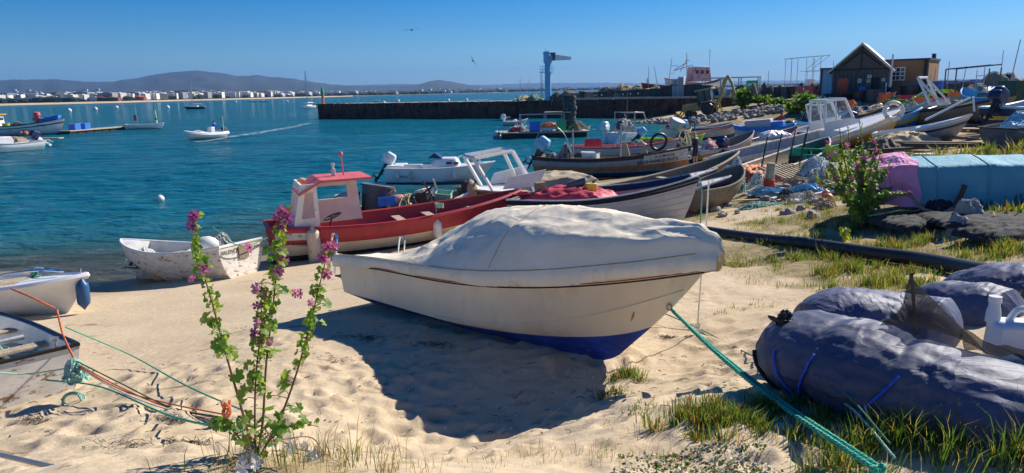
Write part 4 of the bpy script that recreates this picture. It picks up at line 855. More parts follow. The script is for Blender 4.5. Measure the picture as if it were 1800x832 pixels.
# red box ends and weathered post standing between the boats
o = MB().box((0,0,.35), (.26,.2,1.0)).build('timber_post', 'wood', bev=.01); o.location = dist(952, 352, 19.2)-V3((0,0,.35)); o.rotation_euler = (R(2), R(-4), .3); tag(o, 'grey weathered timber post end beside the red crates', 'post')
crate(dist(915, 362, 20.0), .4, (.5,.4,.35), 'cratered', 'red crate against the left of the weathered post', name='fish_crate')
crate(dist(988, 356, 19.2), -.2, (.5,.4,.32), 'cratered', 'red crate by the edge of the red tarpaulin', name='fish_crate')
# clinker boat, black rim, pointing right, red tarpaulin
a, b_ = V3((.55, 19.6, .55)), V3((4.45, 17.7, .85))
kb, KH = boat('pale grey clinker boat with a black rim, bow over the covered boat', 'boat', a, b_, 1.9, (.85,.8,1.22), [(1,'palegrey')], name='clinker_boat', rail='black', rail_r=.045, inner='grey', thw=(.3,.5), hull=dict(rake=.5, tr=.8), rub=('black', .93, .03), L=5.0)
b = MB()
for v in (.25,.4,.55,.7,.84):
    for sd in (-1,1): b.tube([KH.p(t/30, v, sd)+KH.n(t/30, v, sd)*.004 for t in range(31)], .009, n=4)
b.build('strake_edges', 'palegrey', kb)
MB().tube([KH.p(t/30, 1, sd)+V3((0,0,.05)) for sd in (-1,) for t in range(31)], .03, n=6).build('capping', 'white', kb)
def drape(p, d, h, mats, label, name, cat, seed=0, rz=0, sharp=.6, peak=0.0, n=36, extra=None):
    def f(u, v):
        x, y = (u-.5)*2, (v-.5)*2; r = max(abs(x), abs(y)); e = (1-r**2.2) if r < 1 else 0
        q = V3((x*2+seed, y*2, seed)); ridge = abs(noise.noise(q*1.3))*.35+noise.noise(q*3)*.10
        z = h*(max(0, e)**sharp)*(1+peak*x-ridge); return V3((x*d[0]/2*(1+.08*noise.noise(q*2)), y*d[1]/2*(1+.08*noise.noise(q*2.3)), z+.02*noise.noise(q*6)))
    o = MB().grid(f, n, n).build(name, mats); o.location = p; o.rotation_euler = (0, 0, rz); return tag(o, label, cat)
M['redtarp'] = pm('red_tarpaulin', (.55,.05,.08), .6, v=.15, c2=(.7,.62,.58), t=(.66,.68), s2=2.2, bump=.4, bs=12)
drape(onb(kb, -.9, 0, .72), (2.3, 1.5), .42, 'redtarp', 'red tarpaulin with white patches spread over the pale grey boat', 'tarpaulin', 'tarpaulin', 3, kb.rotation_euler.z, .5)
o = empty('gas_bottle', onb(kb, -.75, .1, 1.17), 0, 'dark grey cylinder lying on top of the red tarpaulin', 'cylinder'); o.rotation_euler = (0, R(72), kb.rotation_euler.z); MB().lathe([(0,-.3),(.1,-.28),(.115,-.2),(.115,.2),(.1,.28),(0,.3)], n=14).build('body', 'greytub', o)
o = empty('jerry_can', onb(kb, -.35, .0, .93), .3, 'yellow can beside the dark cylinder on the red tarpaulin', 'can'); MB().box((0,0,.13), (.3,.2,.26)).build('body', 'yellow', o, bev=.03); MB().lathe([(.04,0),(.04,.06),(0,.06)], n=8, c=(.08,0,.26)).build('cap', 'black', o)
mr = MB().tube(bez([onb(kb, KH.L/2+.02, -.02, 1.26), onb(kb, KH.L/2+.1, -.15, .9), onb(kb, KH.L/2+.06, -.25, .2)+V3((0,0,-.2))], 8), .022, n=6).build('mooring_rope', 'ropepale'); tag(mr, 'pale green rope hanging down from the black-rimmed bow', 'rope')
# two long narrow dark blue boats behind it
for i, (pa, pb, l) in enumerate([((985,346),(1290,325), 'long dark blue boat with white rails, behind the red tarpaulin'), ((1010,337),(1265,309), 'long navy boat with a white rail, behind its dark blue twin')]):
    a, b_ = dist(*pa, 20.6+i*2.2), dist(*pb, 20.2+i*2.0); a.z = .35+.05*i; b_.z = .8
    nb_, NH = boat(l, 'boat', a, b_, 1.5, (.72,.66,1.0), [(.45,'white' if i else 'brick_paint'),(1,'navy')] if False else [(.5,'palegrey'),(1,'navy')], name='long_boat', rail='worn', rail_r=.03, inner='navy', thw=(.2,.4,.6), thm='navy', hull=dict(rake=.35, tr=.7), deck=.82, deckm='worn')
# pale long boat pointing up the beach
a, b_ = dist(1010, 330, 25.0), dist(1300, 296, 29.0); a.z = .2; b_.z = .75
pl, PLH = boat('long pale-green weathered boat slanting up the beach behind the navy ones', 'boat', a, b_, 1.7, (.45,.42,.95), [(.5,'wood'),(1,'wood')], name='long_boat', rail='palewood', rail_r=.05, inner='wood', thw=(.3,.55), hull=dict(rake=.6, tr=.7))
o = drape(dist(975, 318, 25.5), (2.8,1.6), .35, 'palewood', 'pale tan sheet over the stern of the weathered long boat', 'groundsheet', 'sheet', 8, .3)
# anchored white motorboat
a, b_ = ab((712, 321), (840, 320), 0)
a, b_ = at(712, 320, 0), at(842, 318, 0)
wm, WH = boat('white cuddy-cabin motorboat at anchor with three white fenders', 'boat', a, b_, 1.9, (.92,.88,1.12), [(.15,'grey'),(1,'clean')], name='motorboat', zoff=-.18, hull=dict(rake=.9, tr=.9, chine=True, tm=.45, bow_p=2.7, vc=.28, kr=.15), rail='clean', rail_r=.04, inner='clean', deck=.5, deckm='clean', motor=dict(s=1.35, cow='clean', tilt=32), L=5.3)
x0 = -2.65
b = MB(); b.box((.25,0,1.12), (1.5,1.15,.5), taper=.72); b.build('cuddy', 'clean', wm, bev=.1); b = MB(); b.slab([V3((.1,-.42,1.36)), V3((.1,.42,1.36)), V3((-.25,.36,1.62)), V3((-.25,-.36,1.62))], .02); b.slab([V3((.1,-.43,1.36)), V3((-.25,-.37,1.62)), V3((-.6,-.40,1.36))], .02); b.build('windscreen', 'glass', wm, smooth=False)
MB().box((.62,-.52,1.12), (.6,.03,.12)).build('side_window', 'glass', wm, smooth=False)
b = MB(); b.tube(bez([(.6,-.62,1.1),(.9,-.55,1.38),(1.7,-.3,1.48),(2.6,0,1.5),(1.7,.3,1.48),(.9,.55,1.38),(.6,.62,1.1)], 6), .016, n=6); 
for px_, py_ in ((1.3,-.42),(1.9,-.25),(1.3,.42),(1.9,.25)): b.tube([(px_,py_*1.05,1.0),(px_,py_,1.45)], .013, n=6)
b.build('bow_rail', 'chrome', wm)
b = MB(); b.box((-2.2,0,1.0), (.8,1.5,.12)); b.box((-1.3,-.55,.98), (.9,.3,.25)); b.build('seat', 'clean', wm, bev=.03)
for t in (.12,.25,.64): fender(wm, WH.p(t, .7, -1)+V3((0,-.1,-.05)), .085, .42, 'white' if t != .25 else 'fender')
hull_text(wm, WH, 'FOCA', .14, .55, .14)
MB().ell((2.3,-.03,1.4), (.2,.2,.2), n=10).build('search_lamp', 'clean', wm)
# wooden boat with the orange band, bow lettering
a, b_ = at(962, 300, 0), at(1190, 312, .0); b_ = V3((8.7, 34.0, .05)); a = V3((1.5, 37.6, -.2))
hb, HH = boat('long wooden boat with orange band, dark blue bottom and lettered bow', 'boat', a, b_, 2.1, (1.15,1.0,1.5), [(.30,'teal'),(.42,'grey'),(.62,'orange'),(.72,'grey'),(.86,'grey'),(1,'darkwood')], name='fishing_boat', rail='darkwood', rail_r=.05, inner='wood', thw=(.25,.5), hull=dict(rake=.35, tr=.8, dbl=False), L=8.0, nt_=34, deck=.86, deckm='palewood')
b = MB(); tv = [.74+.245*i/16 for i in range(17)]
b.add([HH.p(t, v, -1)+HH.n(t, v, -1)*.005 for t in tv for v in (.60,.8,.97)], [(3*i+j,3*i+3+j,3*i+4+j,3*i+1+j) for i in range(16) for j in (0,1)]); b.build('bow_panel', 'worn', hb)
hull_text(hb, HH, 'BELO HORIZONTE', .70, .64, .23, stretch=.98); hull_text(hb, HH, 'OCA MARGEL', .80, .82, .17, stretch=.9)
outboard(hb, -3.85, 1.25, 1.6, 'lightblue', tilt=35)
b = MB(); 
for x_, h_ in ((-2.0,2.5),(.55,2.7)): b.tube([(x_,-.2,.3),(x_+.06,-.2,h_)], .045, n=6)
b.build('mooring_poles', 'steel', hb) 
b = MB(); b.tube(bez([(-3.95,-.7,1.1),(-3.75,-.6,2.2),(-3.3,0,2.75),(-2.7,.5,2.2),(-2.4,.7,1.0)], 6), .025, n=6); b.build('hoop', 'steel', hb)
drape(onb(hb, -3.3, -.1, 2.6), (.9,.6), .28, 'buoyorange', 'orange lifejacket thrown over the hoop on the orange-banded boat', 'lifejacket', 'lifejacket', 5, 0)
tub(onb(hb, -1.3, .1, .55), .34, .75, 'white drum amidships in the orange-banded boat', 'white', name='barrel', cat='barrel'); crate_in(hb, -.9, -.3, .6, (.6,.5,.65), 'white', 'white fish box behind the pole of the orange-banded boat'); crate_in(hb, -1.75, .2, .7, (.6,.45,.5), 'blackplastic', 'black crate between the drum and the pole of the orange-banded boat')
crate_in(hb, -1.35, -.35, .55, (1.2,.7,.5), 'palewood', 'wide wooden box in the waist of the orange-banded boat', name='wooden_box', cat='box')
net_pile(onb(hb, -2.7, 0, .75), (1.4,1.2,.75), 'grey net heap by the engine of the orange-banded boat', seed=31, smat='ropewhite')
o = MB().tube([(math.cos(k*.349)*.4, 0, math.sin(k*.349)*.4) for k in range(18)], .07, n=8, closed=True).build('tyre', 'black'); o.location = onb(hb, 2.4, .1, 1.75); o.rotation_euler = (R(15), 0, .2); tag(o, 'old black tyre on the bow of the orange-banded boat', 'tyre')
for x_ in (1.0, 1.9): 
    o = MB().slab([V3((-.22,0,0)), V3((.22,0,0)), V3((.06,0,.62)), V3((-.04,0,.66))], .06).build('net_guide', 'palewood', hb, smooth=False); o.location = (x_, -.75, 1.1)
coil(onb(hb, 3.85, -.15, 1.0), 'pale cloth and rope hanging at the lettered bow', .10, 4, .02, 'ropewhite', seed=2, rot=(R(90),0,.3), h=.15)
# white and red boat behind
a, b_ = at(1005, 284, 0), at(1190, 281, 0)
b2_, H2 = boat('white boat with a red gunwale behind the orange-banded boat', 'boat', a, b_, 1.9, (.9,.85,1.25), [(.12,'navy'),(1,'palegrey')], name='fishing_boat', rail='pinkred', rail_r=.06, inner='palewood', thw=(.3,.6), hull=dict(rake=.5, tr=.85))
crate_in(b2_, -1.9, .1, .75, (1.0,.8,.55), 'cratered', 'red cooler box in the white boat with a red gunwale', name='cooler_box', cat='box')
b = MB(); b.tube(bez([(-.6,-.7,.8),(-.5,-.7,1.15),(.5,-.7,1.15),(.6,-.7,.8)], 6), .03, n=6); b.build('grab_rail', 'white', b2_)
person(onb(b2_, 1.5, -.2, -.25), 2.6, 'bare-armed person in a white cap stooping in the white boat with red gunwale', {'che':(.28,0,1.22),'nec':(.42,0,1.3),'hea':(.5,0,1.35),'top':(.58,0,1.43),'spi':(.12,0,1.1),'shL':(.3,.17,1.22),'shR':(.3,-.17,1.22),'elL':(.42,.2,.98),'elR':(.42,-.2,.98),'haL':(.55,.12,.85),'haR':(.55,-.12,.85),'fiL':(.6,.1,.78),'fiR':(.6,-.1,.78)}, {'head':'skin','hand':'skin','fore':'skin','arm':'skin','torso':'skin','leg':'cloth','shin':'cloth','shoe':'black'}, hat='white')
# man in dark blue on the shore
person(G(1222, 291), 2.2, 'man in navy jumper and orange cap standing by the lettered bow', {'hea':(.07,0,1.6),'top':(.1,0,1.72),'haL':(.22,.12,1.0),'haR':(.22,-.12,1.0),'fiL':(.3,.08,1.02),'fiR':(.3,-.08,1.02)}, {'head':'skin','hand':'skin','fore':'cloth','arm':'cloth','torso':'cloth','leg':'darkcloth','shin':'skin','shoe':'skin'}, hat='foam')
# small moored outboard skiff, raft, gantry boat, buoys
a, b_ = at(886, 222, 0), at(928, 221, 0)
s1, SH1 = boat('pale grey skiff with a big white outboard moored off the pier', 'boat', a, b_, 1.8, (.7,.65,1.0), [(1,'lightblue_grey' if 'lightblue_grey' in M else 'palegrey')], name='motorboat', zoff=-.1, hull=dict(rake=.7, tr=.85, vf=.4), rail='white', inner='white', thw=(.3,.55), thm='white')
outboard(s1, -1.4, .8, 1.5, 'clean', 'clean'); MB().ell((-.1,0,.75), (.5,.5,.45), n=10).build('seat', 'white', s1)
rf = empty('work_raft', at(955, 240, 0), .05, 'cluttered dark work raft with wooden deck moored off the pier', 'raft'); 
b = MB(); b.box((0,0,.15), (8.0,3.2,.5)); b.build('float', 'black', rf, bev=.1); MB().box((0,0,.47), (8.4,3.5,.12)).build('deck', 'palewood', rf, smooth=False)
bf = MB()
for x_ in (-2.2,.2,1.9): bf.tube([(x_,-.9,.5),(x_,-.9,2.1),(x_,.9,2.1),(x_,.9,.5)], .045, n=6)
bf.tube([(-2.2,-.9,2.1),(1.9,-.9,2.1)], .045, n=6); bf.tube([(-2.2,.9,2.1),(1.9,.9,2.1)], .045, n=6); bf.build('rack', 'steel', rf)
MB().box((1.4,.3,2.25), (2.4,1.5,.12)).build('roof_board', 'palewood', rf, smooth=False)
b = MB(); 
for k in range(7): b.lathe([(.62,0),(.68,.2),(.6,.42)], n=12, c=(2.6+.07*math.sin(k*2), .3, .55+k*.47), sy=.8)
b.build('pot_stack', 'net', rf)
def raft(*p): return onb(rf, *p)
crate(raft(-.9,-.8,.55), .1, (1.0,.7,.9), 'crateblue', 'blue crate amid the clutter of the dark work raft'); crate(raft(1.6,-.8,.55), .1, (.9,.7,1.0), 'midgreen', 'green crate on the dark work raft'); crate(raft(-2.6,-.7,.55), .3, (.8,.5,.4), 'cratered', 'small red crate at the end of the dark work raft'); crate(raft(.3,-1.0,.55), .3, (.9,.5,.6), 'white', 'white crate on the dark work raft')
net_pile(raft(-2.4,.2,.5), (2.4,1.8,.7), 'net heap on the near end of the dark work raft', seed=41, smat='ropewhite', floats=3); net_pile(raft(3.0,-.6,.5), (1.8,1.4,.6), 'net heap below the pot stack on the dark work raft', seed=42, smat='ropetan', floats=2)
a, b_ = at(1000, 236, 0), at(1048, 234, 0); a2 = at(985, 236, 0)
g0, GH0 = boat('low grey boat full of gear moored beside the work raft', 'boat', at(985, 237, 0), at(1038, 235, 0), 2.0, (.75,.7,.9), [(1,'grey')], name='fishing_boat', zoff=-.1, rail='wood', inner='wood', hull=dict(rake=.3, tr=.8, vf=.5))
net_pile(onb(g0, 0, 0, .5), (2.6,1.5,.7), 'brown net heap filling the low grey boat by the raft', seed=43, smat='ropetan')
a, b_ = at(1050, 237, 0), at(1076, 232, 0)
g1, GH1 = boat('white workboat with grey gantry and two large outboards', 'boat', V3((8.4,57.6,0)), V3((11.4, 62, 0)), 2.4, (1.0,.9,1.2), [(1,'clean')], name='workboat', zoff=-.15, rail='white', inner='white', hull=dict(rake=.6, tr=.9, vf=.5))
outboard(g1, -2.65, 1.0, 1.7, 'clean', 'clean', y=.75); outboard(g1, -2.65, 1.0, 1.7, 'greytub', 'clean', tilt=20, y=-.6)
b = MB()
for y_ in (-.9,.9): b.tube([(-.6,y_,.8),(-.8,y_,2.6),(1.0,y_,2.5),(2.2,y_,1.0)], .05, n=6)
b.tube([(-.8,-.9,2.6),(-.8,.9,2.6)], .05, n=6); b.tube([(1,-.9,2.5),(1,.9,2.5)], .05, n=6); b.build('gantry', 'steel', g1); MB().tube([(.1,.2,.8),(.1,.2,4.3)], .035, n=6).build('pole', 'wood', g1)
drape(onb(g1, -.6, .2, 1.0), (1.5,1.4), 1.1, 'rag', 'grey-white sheet bundled in the gantry workboat', 'sheet', 'sheet', 12, .4)
buoy(at(873, 240, 0), .42, 'oval white mooring buoy left of the work raft'); buoy(at(897, 239, 0), .33, 'pinkish buoy touching the end of the work raft', 'fender')
buoy(at(282, 352, 0), .17, 'small white buoy alone on the near water'); 
for i, (x_, y_) in enumerate([(122,196),(168,193),(205,190),(295,190),(415,180),(675,182.5),(700,179),(788,178),(820,177),(505,179)]): buoy(at(x_, y_, 0), .9, 'tiny white mooring buoy far out in the channel', group='mooring buoys in the channel')
# ---- harbour left: fishing boat, white cruiser, pontoon, open boat
a, b_ = V3((-46, 60.5, -.3)), at(118, 235, 0); a = b_+V3((-11.3,-2.2,0))
fl, FLH = boat('white and green fishing boat with a small wheelhouse, red winch forward', 'boat', a, b_, 3.2, (1.6,1.4,2.3), [(.15,'navy'),(.72,'clean'),(.8,'green'),(1,'clean')], name='fishing_boat', zoff=-.2, rail='green', rail_r=.07, inner='palewood', hull=dict(rake=1.0, tr=.75, vf=.55), deck=.8, deckm='palewood')
b = MB(); b.box((-3.0,0,1.9), (2.2,2.0,1.9), taper=.9); b.build('wheelhouse', 'clean', fl, bev=.05); MB().box((-3.0,0,2.95), (2.6,2.4,.14)).build('roof', 'ochre', fl)
for y_ in (-.99,.99): 
    for x_ in (-3.5,-2.6): MB().box((x_,y_*.96,2.25), (.6,.06,.55)).build('window', 'glass', fl, smooth=False)
MB().box((-2.0,0,2.3), (.06,1.5,.5)).build('window', 'glass', fl, smooth=False)
b = MB(); b.lathe([(.45,0),(.5,.3),(.3,.5),(.3,1.2),(.45,1.4),(.4,1.8),(0,1.9)], n=12, c=(2.4,0,1.3)); b.box((2.4,0,2.2), (1.0,.5,.35)); b.tube([(2.1,0,1.4),(2.0,.1,3.0)], .09, n=6); b.build('winch', 'pinkred', fl)
MB().tube([(-3.4,0,3.0),(-3.4,0,4.0)], .06, n=6).build('mast', 'buoyorange', fl); MB().ell((-3.4,0,3.5), (.8,.8,.7), n=10, jit=.1).build('deck_light', 'buoyorange', fl)
hull_text(fl, FLH, 'ESTRELA', .74, .75, .25, stretch=1)
for i, x_ in enumerate((3.2,4.0,4.8)): crate(onb(fl, x_, -.1, 1.75+i*.17), fl.rotation_euler.z, (.75,1.0,.55), 'crateblue', ['nearest to the winch','the middle','nearest to the bow'][i].join(['blue fish bin on the fishing boat deck, ', ' of three']) , group='blue fish bins on the fishing boat')
net_pile(onb(fl, .4, 0, .9), (3.4,2.0,.75), 'brown net heap amidships on the green-railed fishing boat', seed=51, smat='ropetan'); tub(onb(fl, -1.2, -.6, .9), .45, .9, 'green drum behind the wheelhouse of the fishing boat', 'lime', name='barrel', cat='barrel'); crate(onb(fl, 2.0, -.6, 1.0), .3, (.9,.7,.6), 'yellow', 'yellow crate at the foot of the red winch')
buoy(onb(fl, 1.5, -1.75, .25), .42, 'orange float hanging by the fishing boat side', 'buoyorange'); buoy(onb(fl, 1.0, -1.75, .35), .38, 'faded pink float beside the orange one', 'pinkbuoy')
a, b_ = at(62, 264, 0), at(-60, 274, 0)
wc_, WCH = boat('white motor cruiser with raised black outboard, cut by the left edge', 'boat', a, b_, 2.3, (1.0,.9,1.3), [(.1,'navy'),(1,'clean')], name='motorboat', zoff=-.15, rail='grey', rail_r=.05, inner='clean', deck=.4, deckm='clean', hull=dict(rake=.7, tr=.92, vf=.5), L=6.5); outboard(wc_, -3.3, 1.0, 1.7, 'navy', 'clean', tilt=50)
b = MB(); b.box((.4,0,1.2), (2.6,1.5,.7), taper=.8); b.build('cabin', 'palegrey', wc_, bev=.1)
drape(onb(wc_, -1.2, 0, 1.0), (1.6,1.4), .5, 'wood', 'brown cover bundled on the white motor cruiser', 'cover', 'cover', 15)
a, b_ = at(68, 255, 0), at(108, 247, 0)
pf = MB().box((0,0,.35), (2.6,.9,.12)).build('plank_raft', 'palewood', bev=.02); pf.location = at(88, 249, 0); tag(pf, 'small plank float behind the raised black outboard', 'raft')
pA_, pB_ = at(112, 236, 0), at(222, 227, 0); c_ = (pA_+pB_)/2; d_ = pB_-pA_
po = empty('pontoon', c_, math.atan2(d_.y, d_.x), 'long low floating pontoon off the fishing boat bow', 'pontoon'); b = MB()
for k in range(8): b.box(((k-3.5)*d_.length/8, 0, .1), (d_.length/8-.25, 1.6, .4))
b.build('float', 'black', po, smooth=False); MB().box((0,0,.38), (d_.length, 2.0, .12)).build('deck', 'palewood', po, smooth=False)
for i, x_ in enumerate((-.32,-.17)): crate(onb(po, x_*d_.length, .1, .45), po.rotation_euler.z, (1.05,1.0,.8), 'crateblue', 'blue fish bin on the pontoon, '+('next to the fishing boat' if i == 0 else 'the farther one from the fishing boat'))
a, b_ = at(222, 228, 0), at(290, 226, 0)
ob_, OH = boat('open white boat with a yellow banded marker, at the pontoon end', 'boat', a, b_, 1.9, (.85,.75,.95), [(.1,'navy'),(1,'clean')], name='open_boat', zoff=-.1, rail='white', inner='grey', hull=dict(rake=.4, tr=.8), thw=(.3,.6))
for i, k in enumerate(range(6)): pass
o = empty('banded_marker', onb(ob_, 1.55, 0, .5), 0, 'upright marker post banded yellow, white and black on the open boat', 'marker'); 
for i, (m_, h0_, h1_) in enumerate([('lime',0,.5),('white',.5,.9),('green',.9,1.15),('lime',1.15,1.7),('white',1.7,2.0),('lime',2.0,2.35)]): MB().lathe([(.2-.04*i*.5,h0_),(.2-.04*(i+1)*.5,h1_-.004)], n=10).build('band', m_, o)
o = empty('signal_flag', onb(ob_, -1.0, 0, .5), 0, 'short pole with a dark red panel on the open white boat', 'flag'); MB().tube([(0,0,0),(-.06,0,1.7)], .06, n=6).build('pole', 'steel', o); MB().box((-.3,0,1.25), (.4,.03,.8)).build('panel', 'red', o)
o = MB().tube([(math.cos(k*.349)*.4, 0, math.sin(k*.349)*.4) for k in range(18)], .12, n=8, closed=True).build('tyre', 'black', ob_); o.location = (-2.75, 0, .35); o.rotation_euler = (0, 0, R(90))
# ---- inflatable under way with helmsman; its wake
a, b_ = at(385, 243, 0), at(335, 247, 0)
rib, RBH = boat('white inflatable motoring across the bay with a helmsman', 'boat', a, b_, 1.9, (.55,.5,.85), [(1,'clean')], name='inflatable_boat', hull=dict(rake=.5, tr=.8, vf=.4), rail='clean', rail_r=.2, inner='grey', L=4.8, motor=dict(s=1.2, cow='blackplastic', tilt=0))
MB().box((-.9,0,.8), (.6,.7,.9), taper=.8).build('console', 'clean', rib, bev=.05); MB().tube([(-2.2,.3,.5),(-2.25,.3,2.3)], .04, n=6).build('pole', 'white', rib)
person(onb(rib, -1.35, 0, .12), hd+math.pi, 'helmsman in a blue jacket steering the white inflatable', {'haL':(.35,.2,1.1),'haR':(.35,-.2,1.1),'fiL':(.42,.18,1.12),'fiR':(.42,-.18,1.12)}, {'head':'skin','hand':'skin','fore':'bluecloth','arm':'bluecloth','torso':'bluecloth','leg':'cloth','shin':'cloth','shoe':'black'}, hair='darkcloth')
drape(onb(rib, .8, 0, .45), (1.5,1.1), .55, 'ropewhite', 'white bags heaped in the bow of the inflatable', 'bag', 'bag', 22)
def foam(name, pts, ws, label, seed):
    b = MB(); P_ = bez(pts, 14); n = len(P_); rg_ = random.Random(seed); g = []
    for i, p in enumerate(P_):
        d = (P_[min(n-1, i+1)]-P_[max(0, i-1)]).normalized(); q = V3((-d.y, d.x, 0)); w = float(np.interp(i/(n-1), [k/(len(ws)-1) for k in range(len(ws))], ws))
        for j in range(5): g.append(p+q*w*(j/2-1)*(1+.15*rg_.random())+V3((0,0,.07+.05*(1-abs(j/2-1))*w)))
    b.add(g, [(i*5+j, i*5+j+1, i*5+j+6, i*5+j+5) for i in range(n-1) for j in range(4)]); o = b.build(name, M['foamw']); o['kind'] = 'stuff'; return o
m = bpy.data.materials.new('wake_foam'); m.use_nodes = True; nt = m.node_tree; L = nt.links; bs = nt.nodes['Principled BSDF']; bs.inputs['Base Color'].default_value = (.62,.70,.72,1); bs.inputs['Roughness'].default_value = .6
tc = nd(nt, 'ShaderNodeTexCoord'); co = tc.outputs['Object']; L.new(ramp(nt, nz(1.1, 8, .7), [(.44, .0), (.66, .75)]), bs.inputs['Alpha']); M['foamw'] = m
foam('wake', [at(384,244,0), at(430,238,0), at(480,230,0), at(530,221,0), at(545,217,0)], [.7, .8, .8, .6, .25], '', 1); foam('bow_wave', [at(337,250.5,0), at(352,250,0), at(372,248,0), at(388,245,0)], [.2,.35,.4,.5], '', 2)
# ---- sailing boats
def yacht(p, rz, L_, B_, mh, hm_, label, heel=0):
    d = V3((math.cos(rz), math.sin(rz), 0)); r_, H_ = boat(label, 'yacht', p-d*L_/2, p+d*L_/2, B_, (.13*L_,.11*L_,.15*L_), [(1, hm_)], name='sailing_yacht', zoff=-.2, roll=heel, hull=dict(rake=1.4, tr=.6, vf=.7), rail='white', rail_r=.05, inner='clean', deck=.1, deckm='clean', nt_=16)
    b = MB(); b.box((.02*L_,0,.15*L_), (.4*L_,B_*.5,.055*L_), taper=.8); b.build('coachroof', 'clean', r_, bev=.05); z0 = .14*L_
    MB().tube([(.08*L_,0,z0),(.08*L_,0,mh)], [.16,.12], n=6).build('mast', 'steel', r_); MB().tube([(.07*L_,0,z0+1.1),(-.33*L_,0,z0+1.0)], .13, n=8).build('boom', 'white', r_)
    b = MB(); [b.tube([(.08*L_,0,mh*.97), q], .025, n=4) for q in ((.5*L_,0,z0),(-.48*L_,0,z0),(.05*L_,B_*.45,z0),(.05*L_,-B_*.45,z0))]; b.tube([(.08*L_,-.9,mh*.6),(.08*L_,.9,mh*.6)], .03, n=4); b.build('rigging', 'steel', r_)
    b = MB(); [b.tube([(x_, B_*.4*s, z0), (x_, B_*.4*s, z0+.9)], .025, n=4) for x_ in (-.45*L_,-.3*L_,.35*L_) for s in (-1,1)]; [b.tube([(-.46*L_, B_*.4*s, z0+.9),(.44*L_, .1*s, z0+1.0)], .02, n=4) for s in (-1,1)]; b.build('guard_rail', 'steel', r_); return r_
yacht(at(342, 192, 0), R(178), 9.0, 2.9, 13.2, 'navy', 'sailing yacht with a dark hull and bare mast anchored in the channel', 4)
yacht(at(543, 190.5, 0), R(250), 8.0, 2.6, 13, 'clean', 'white sailing yacht just beyond the pier end')
yacht(at(917, 172.5, 0), R(195), 9.5, 3, 12.5, 'clean', 'white sailing yacht beyond the pier, left of the blue crane'); yacht(at(932, 170, 0), R(170), 10, 3, 14, 'clean', 'second white yacht beyond the pier, nearer the blue crane')
for i, (x_, y_, w_) in enumerate([(445,179.5,9),(465,179.5,10),(825,181.5,9),(840,181,9),(662,180,5)]):
    q = at(x_, y_, 0); boat('small white motorboat far off in the channel', 'boat', q-V3((w_/2,0,0)), q+V3((w_/2,0,0)), 2.4, (1,1,1.6), [(1,'clean')], name='motorboat', zoff=-.1, group='distant white motorboats', rail=None, inner='clean', deck=.4, deckm='clean', nt_=12, hull=dict(vf=.7, rake=.8))
# ================================================================ PIER GEAR, YARD AND THE BOATS UP THE BEACH
cr_z = .88
def pp(px, off=2.5, z=2.72): return pier(pier_s(px, off), off, z)
# blue column crane
cr = empty('column_crane', pp(963, 2.2), R(22), 'light blue column crane with a short white jib on the pier', 'crane')
b = MB(); b.lathe([(1.0,0),(1.0,.25),(.72,.3),(.72,1.2),(.70,1.3),(.70,6.6),(.85,6.65),(.85,6.9)], n=24); b.build('column', 'craneblue', cr)
b = MB(); b.lathe([(.72,5.0),(1.25,5.02),(1.25,5.1),(.72,5.1)], n=16); 
for k in range(10):
    a_ = k*.628; p = V3((math.cos(a_)*1.2, math.sin(a_)*1.2, 5.1)); b.tube([p, p+V3((0,0,1.1))], .03, n=5)
for z_ in (5.65, 6.2): b.tube([(math.cos(k*.314)*1.2, math.sin(k*.314)*1.2, z_) for k in range(20)], .03, n=5, closed=True)
for z_ in (5.1,5.65,6.2): b.tube([(-1.2,-.4,z_),(-2.0,-.4,z_),(-2.0,.4,z_),(-1.2,.4,z_)], .03, n=5)
b.tube([(-2,-.4,5.1),(-2,-.4,6.2)], .03, n=5); b.box((-1.5,0,5.05), (1.1,.9,.06)); b.build('walkway', 'lightblue', cr)
b = MB()
for y_ in (-.25,.25): b.tube([(-1.5,y_,0),(-1.5,y_,5.4)], .035, n=5)
for k in range(16): b.tube([(-1.5,-.25,.3+k*.33),(-1.5,.25,.3+k*.33)], .02, n=4)
for z_ in (2,3.5): b.tube([(-1.5,-.3,z_),(-.7,-.2,z_)], .03, n=4)
for z_ in (1.8,2.5,3.2,3.9,4.6): b.tube([(-1.5+.35*math.cos(a_)*-1, .35*math.sin(a_), z_) for a_ in [x*.5-1.5 for x in range(7)]], .02, n=4)
b.build('ladder', 'steel', cr)
b = MB(); b.box((0,0,7.15), (1.5,1.5,.5)); b.box((-.35,0,8.1), (.9,1.2,1.4)); b.box((.55,0,7.7), (.8,1.0,.8)); b.tube([(-1.3,-.3,8.45),(-.8,-.3,8.45)], .12, n=6); b.build('slewing_head', 'craneblue', cr, smooth=False, bev=.03)
b = MB(); b.box((1.35,0,7.75), (.7,1.1,1.1)); b.box((1.1,.0,8.45), (1.3,.8,.3)); b.build('winch_housing', 'greytub', cr, smooth=False)
b = MB(); b.slab([V3((1.5,-.3,8.2)), V3((1.5,-.3,7.15)), V3((5.4,-.3,7.3)), V3((5.4,-.3,7.8))], -.6); b.build('jib', 'clean', cr, smooth=False); MB().box((5.25,0,7.55), (.5,.64,.45)).build('jib_tip', 'lightblue', cr, smooth=False)
MB().tube([(-.45,0,8.8),(-.5,0,9.4)], .04, n=5).build('aerial', 'steel', cr); cr.scale = (.72,.72,.88)
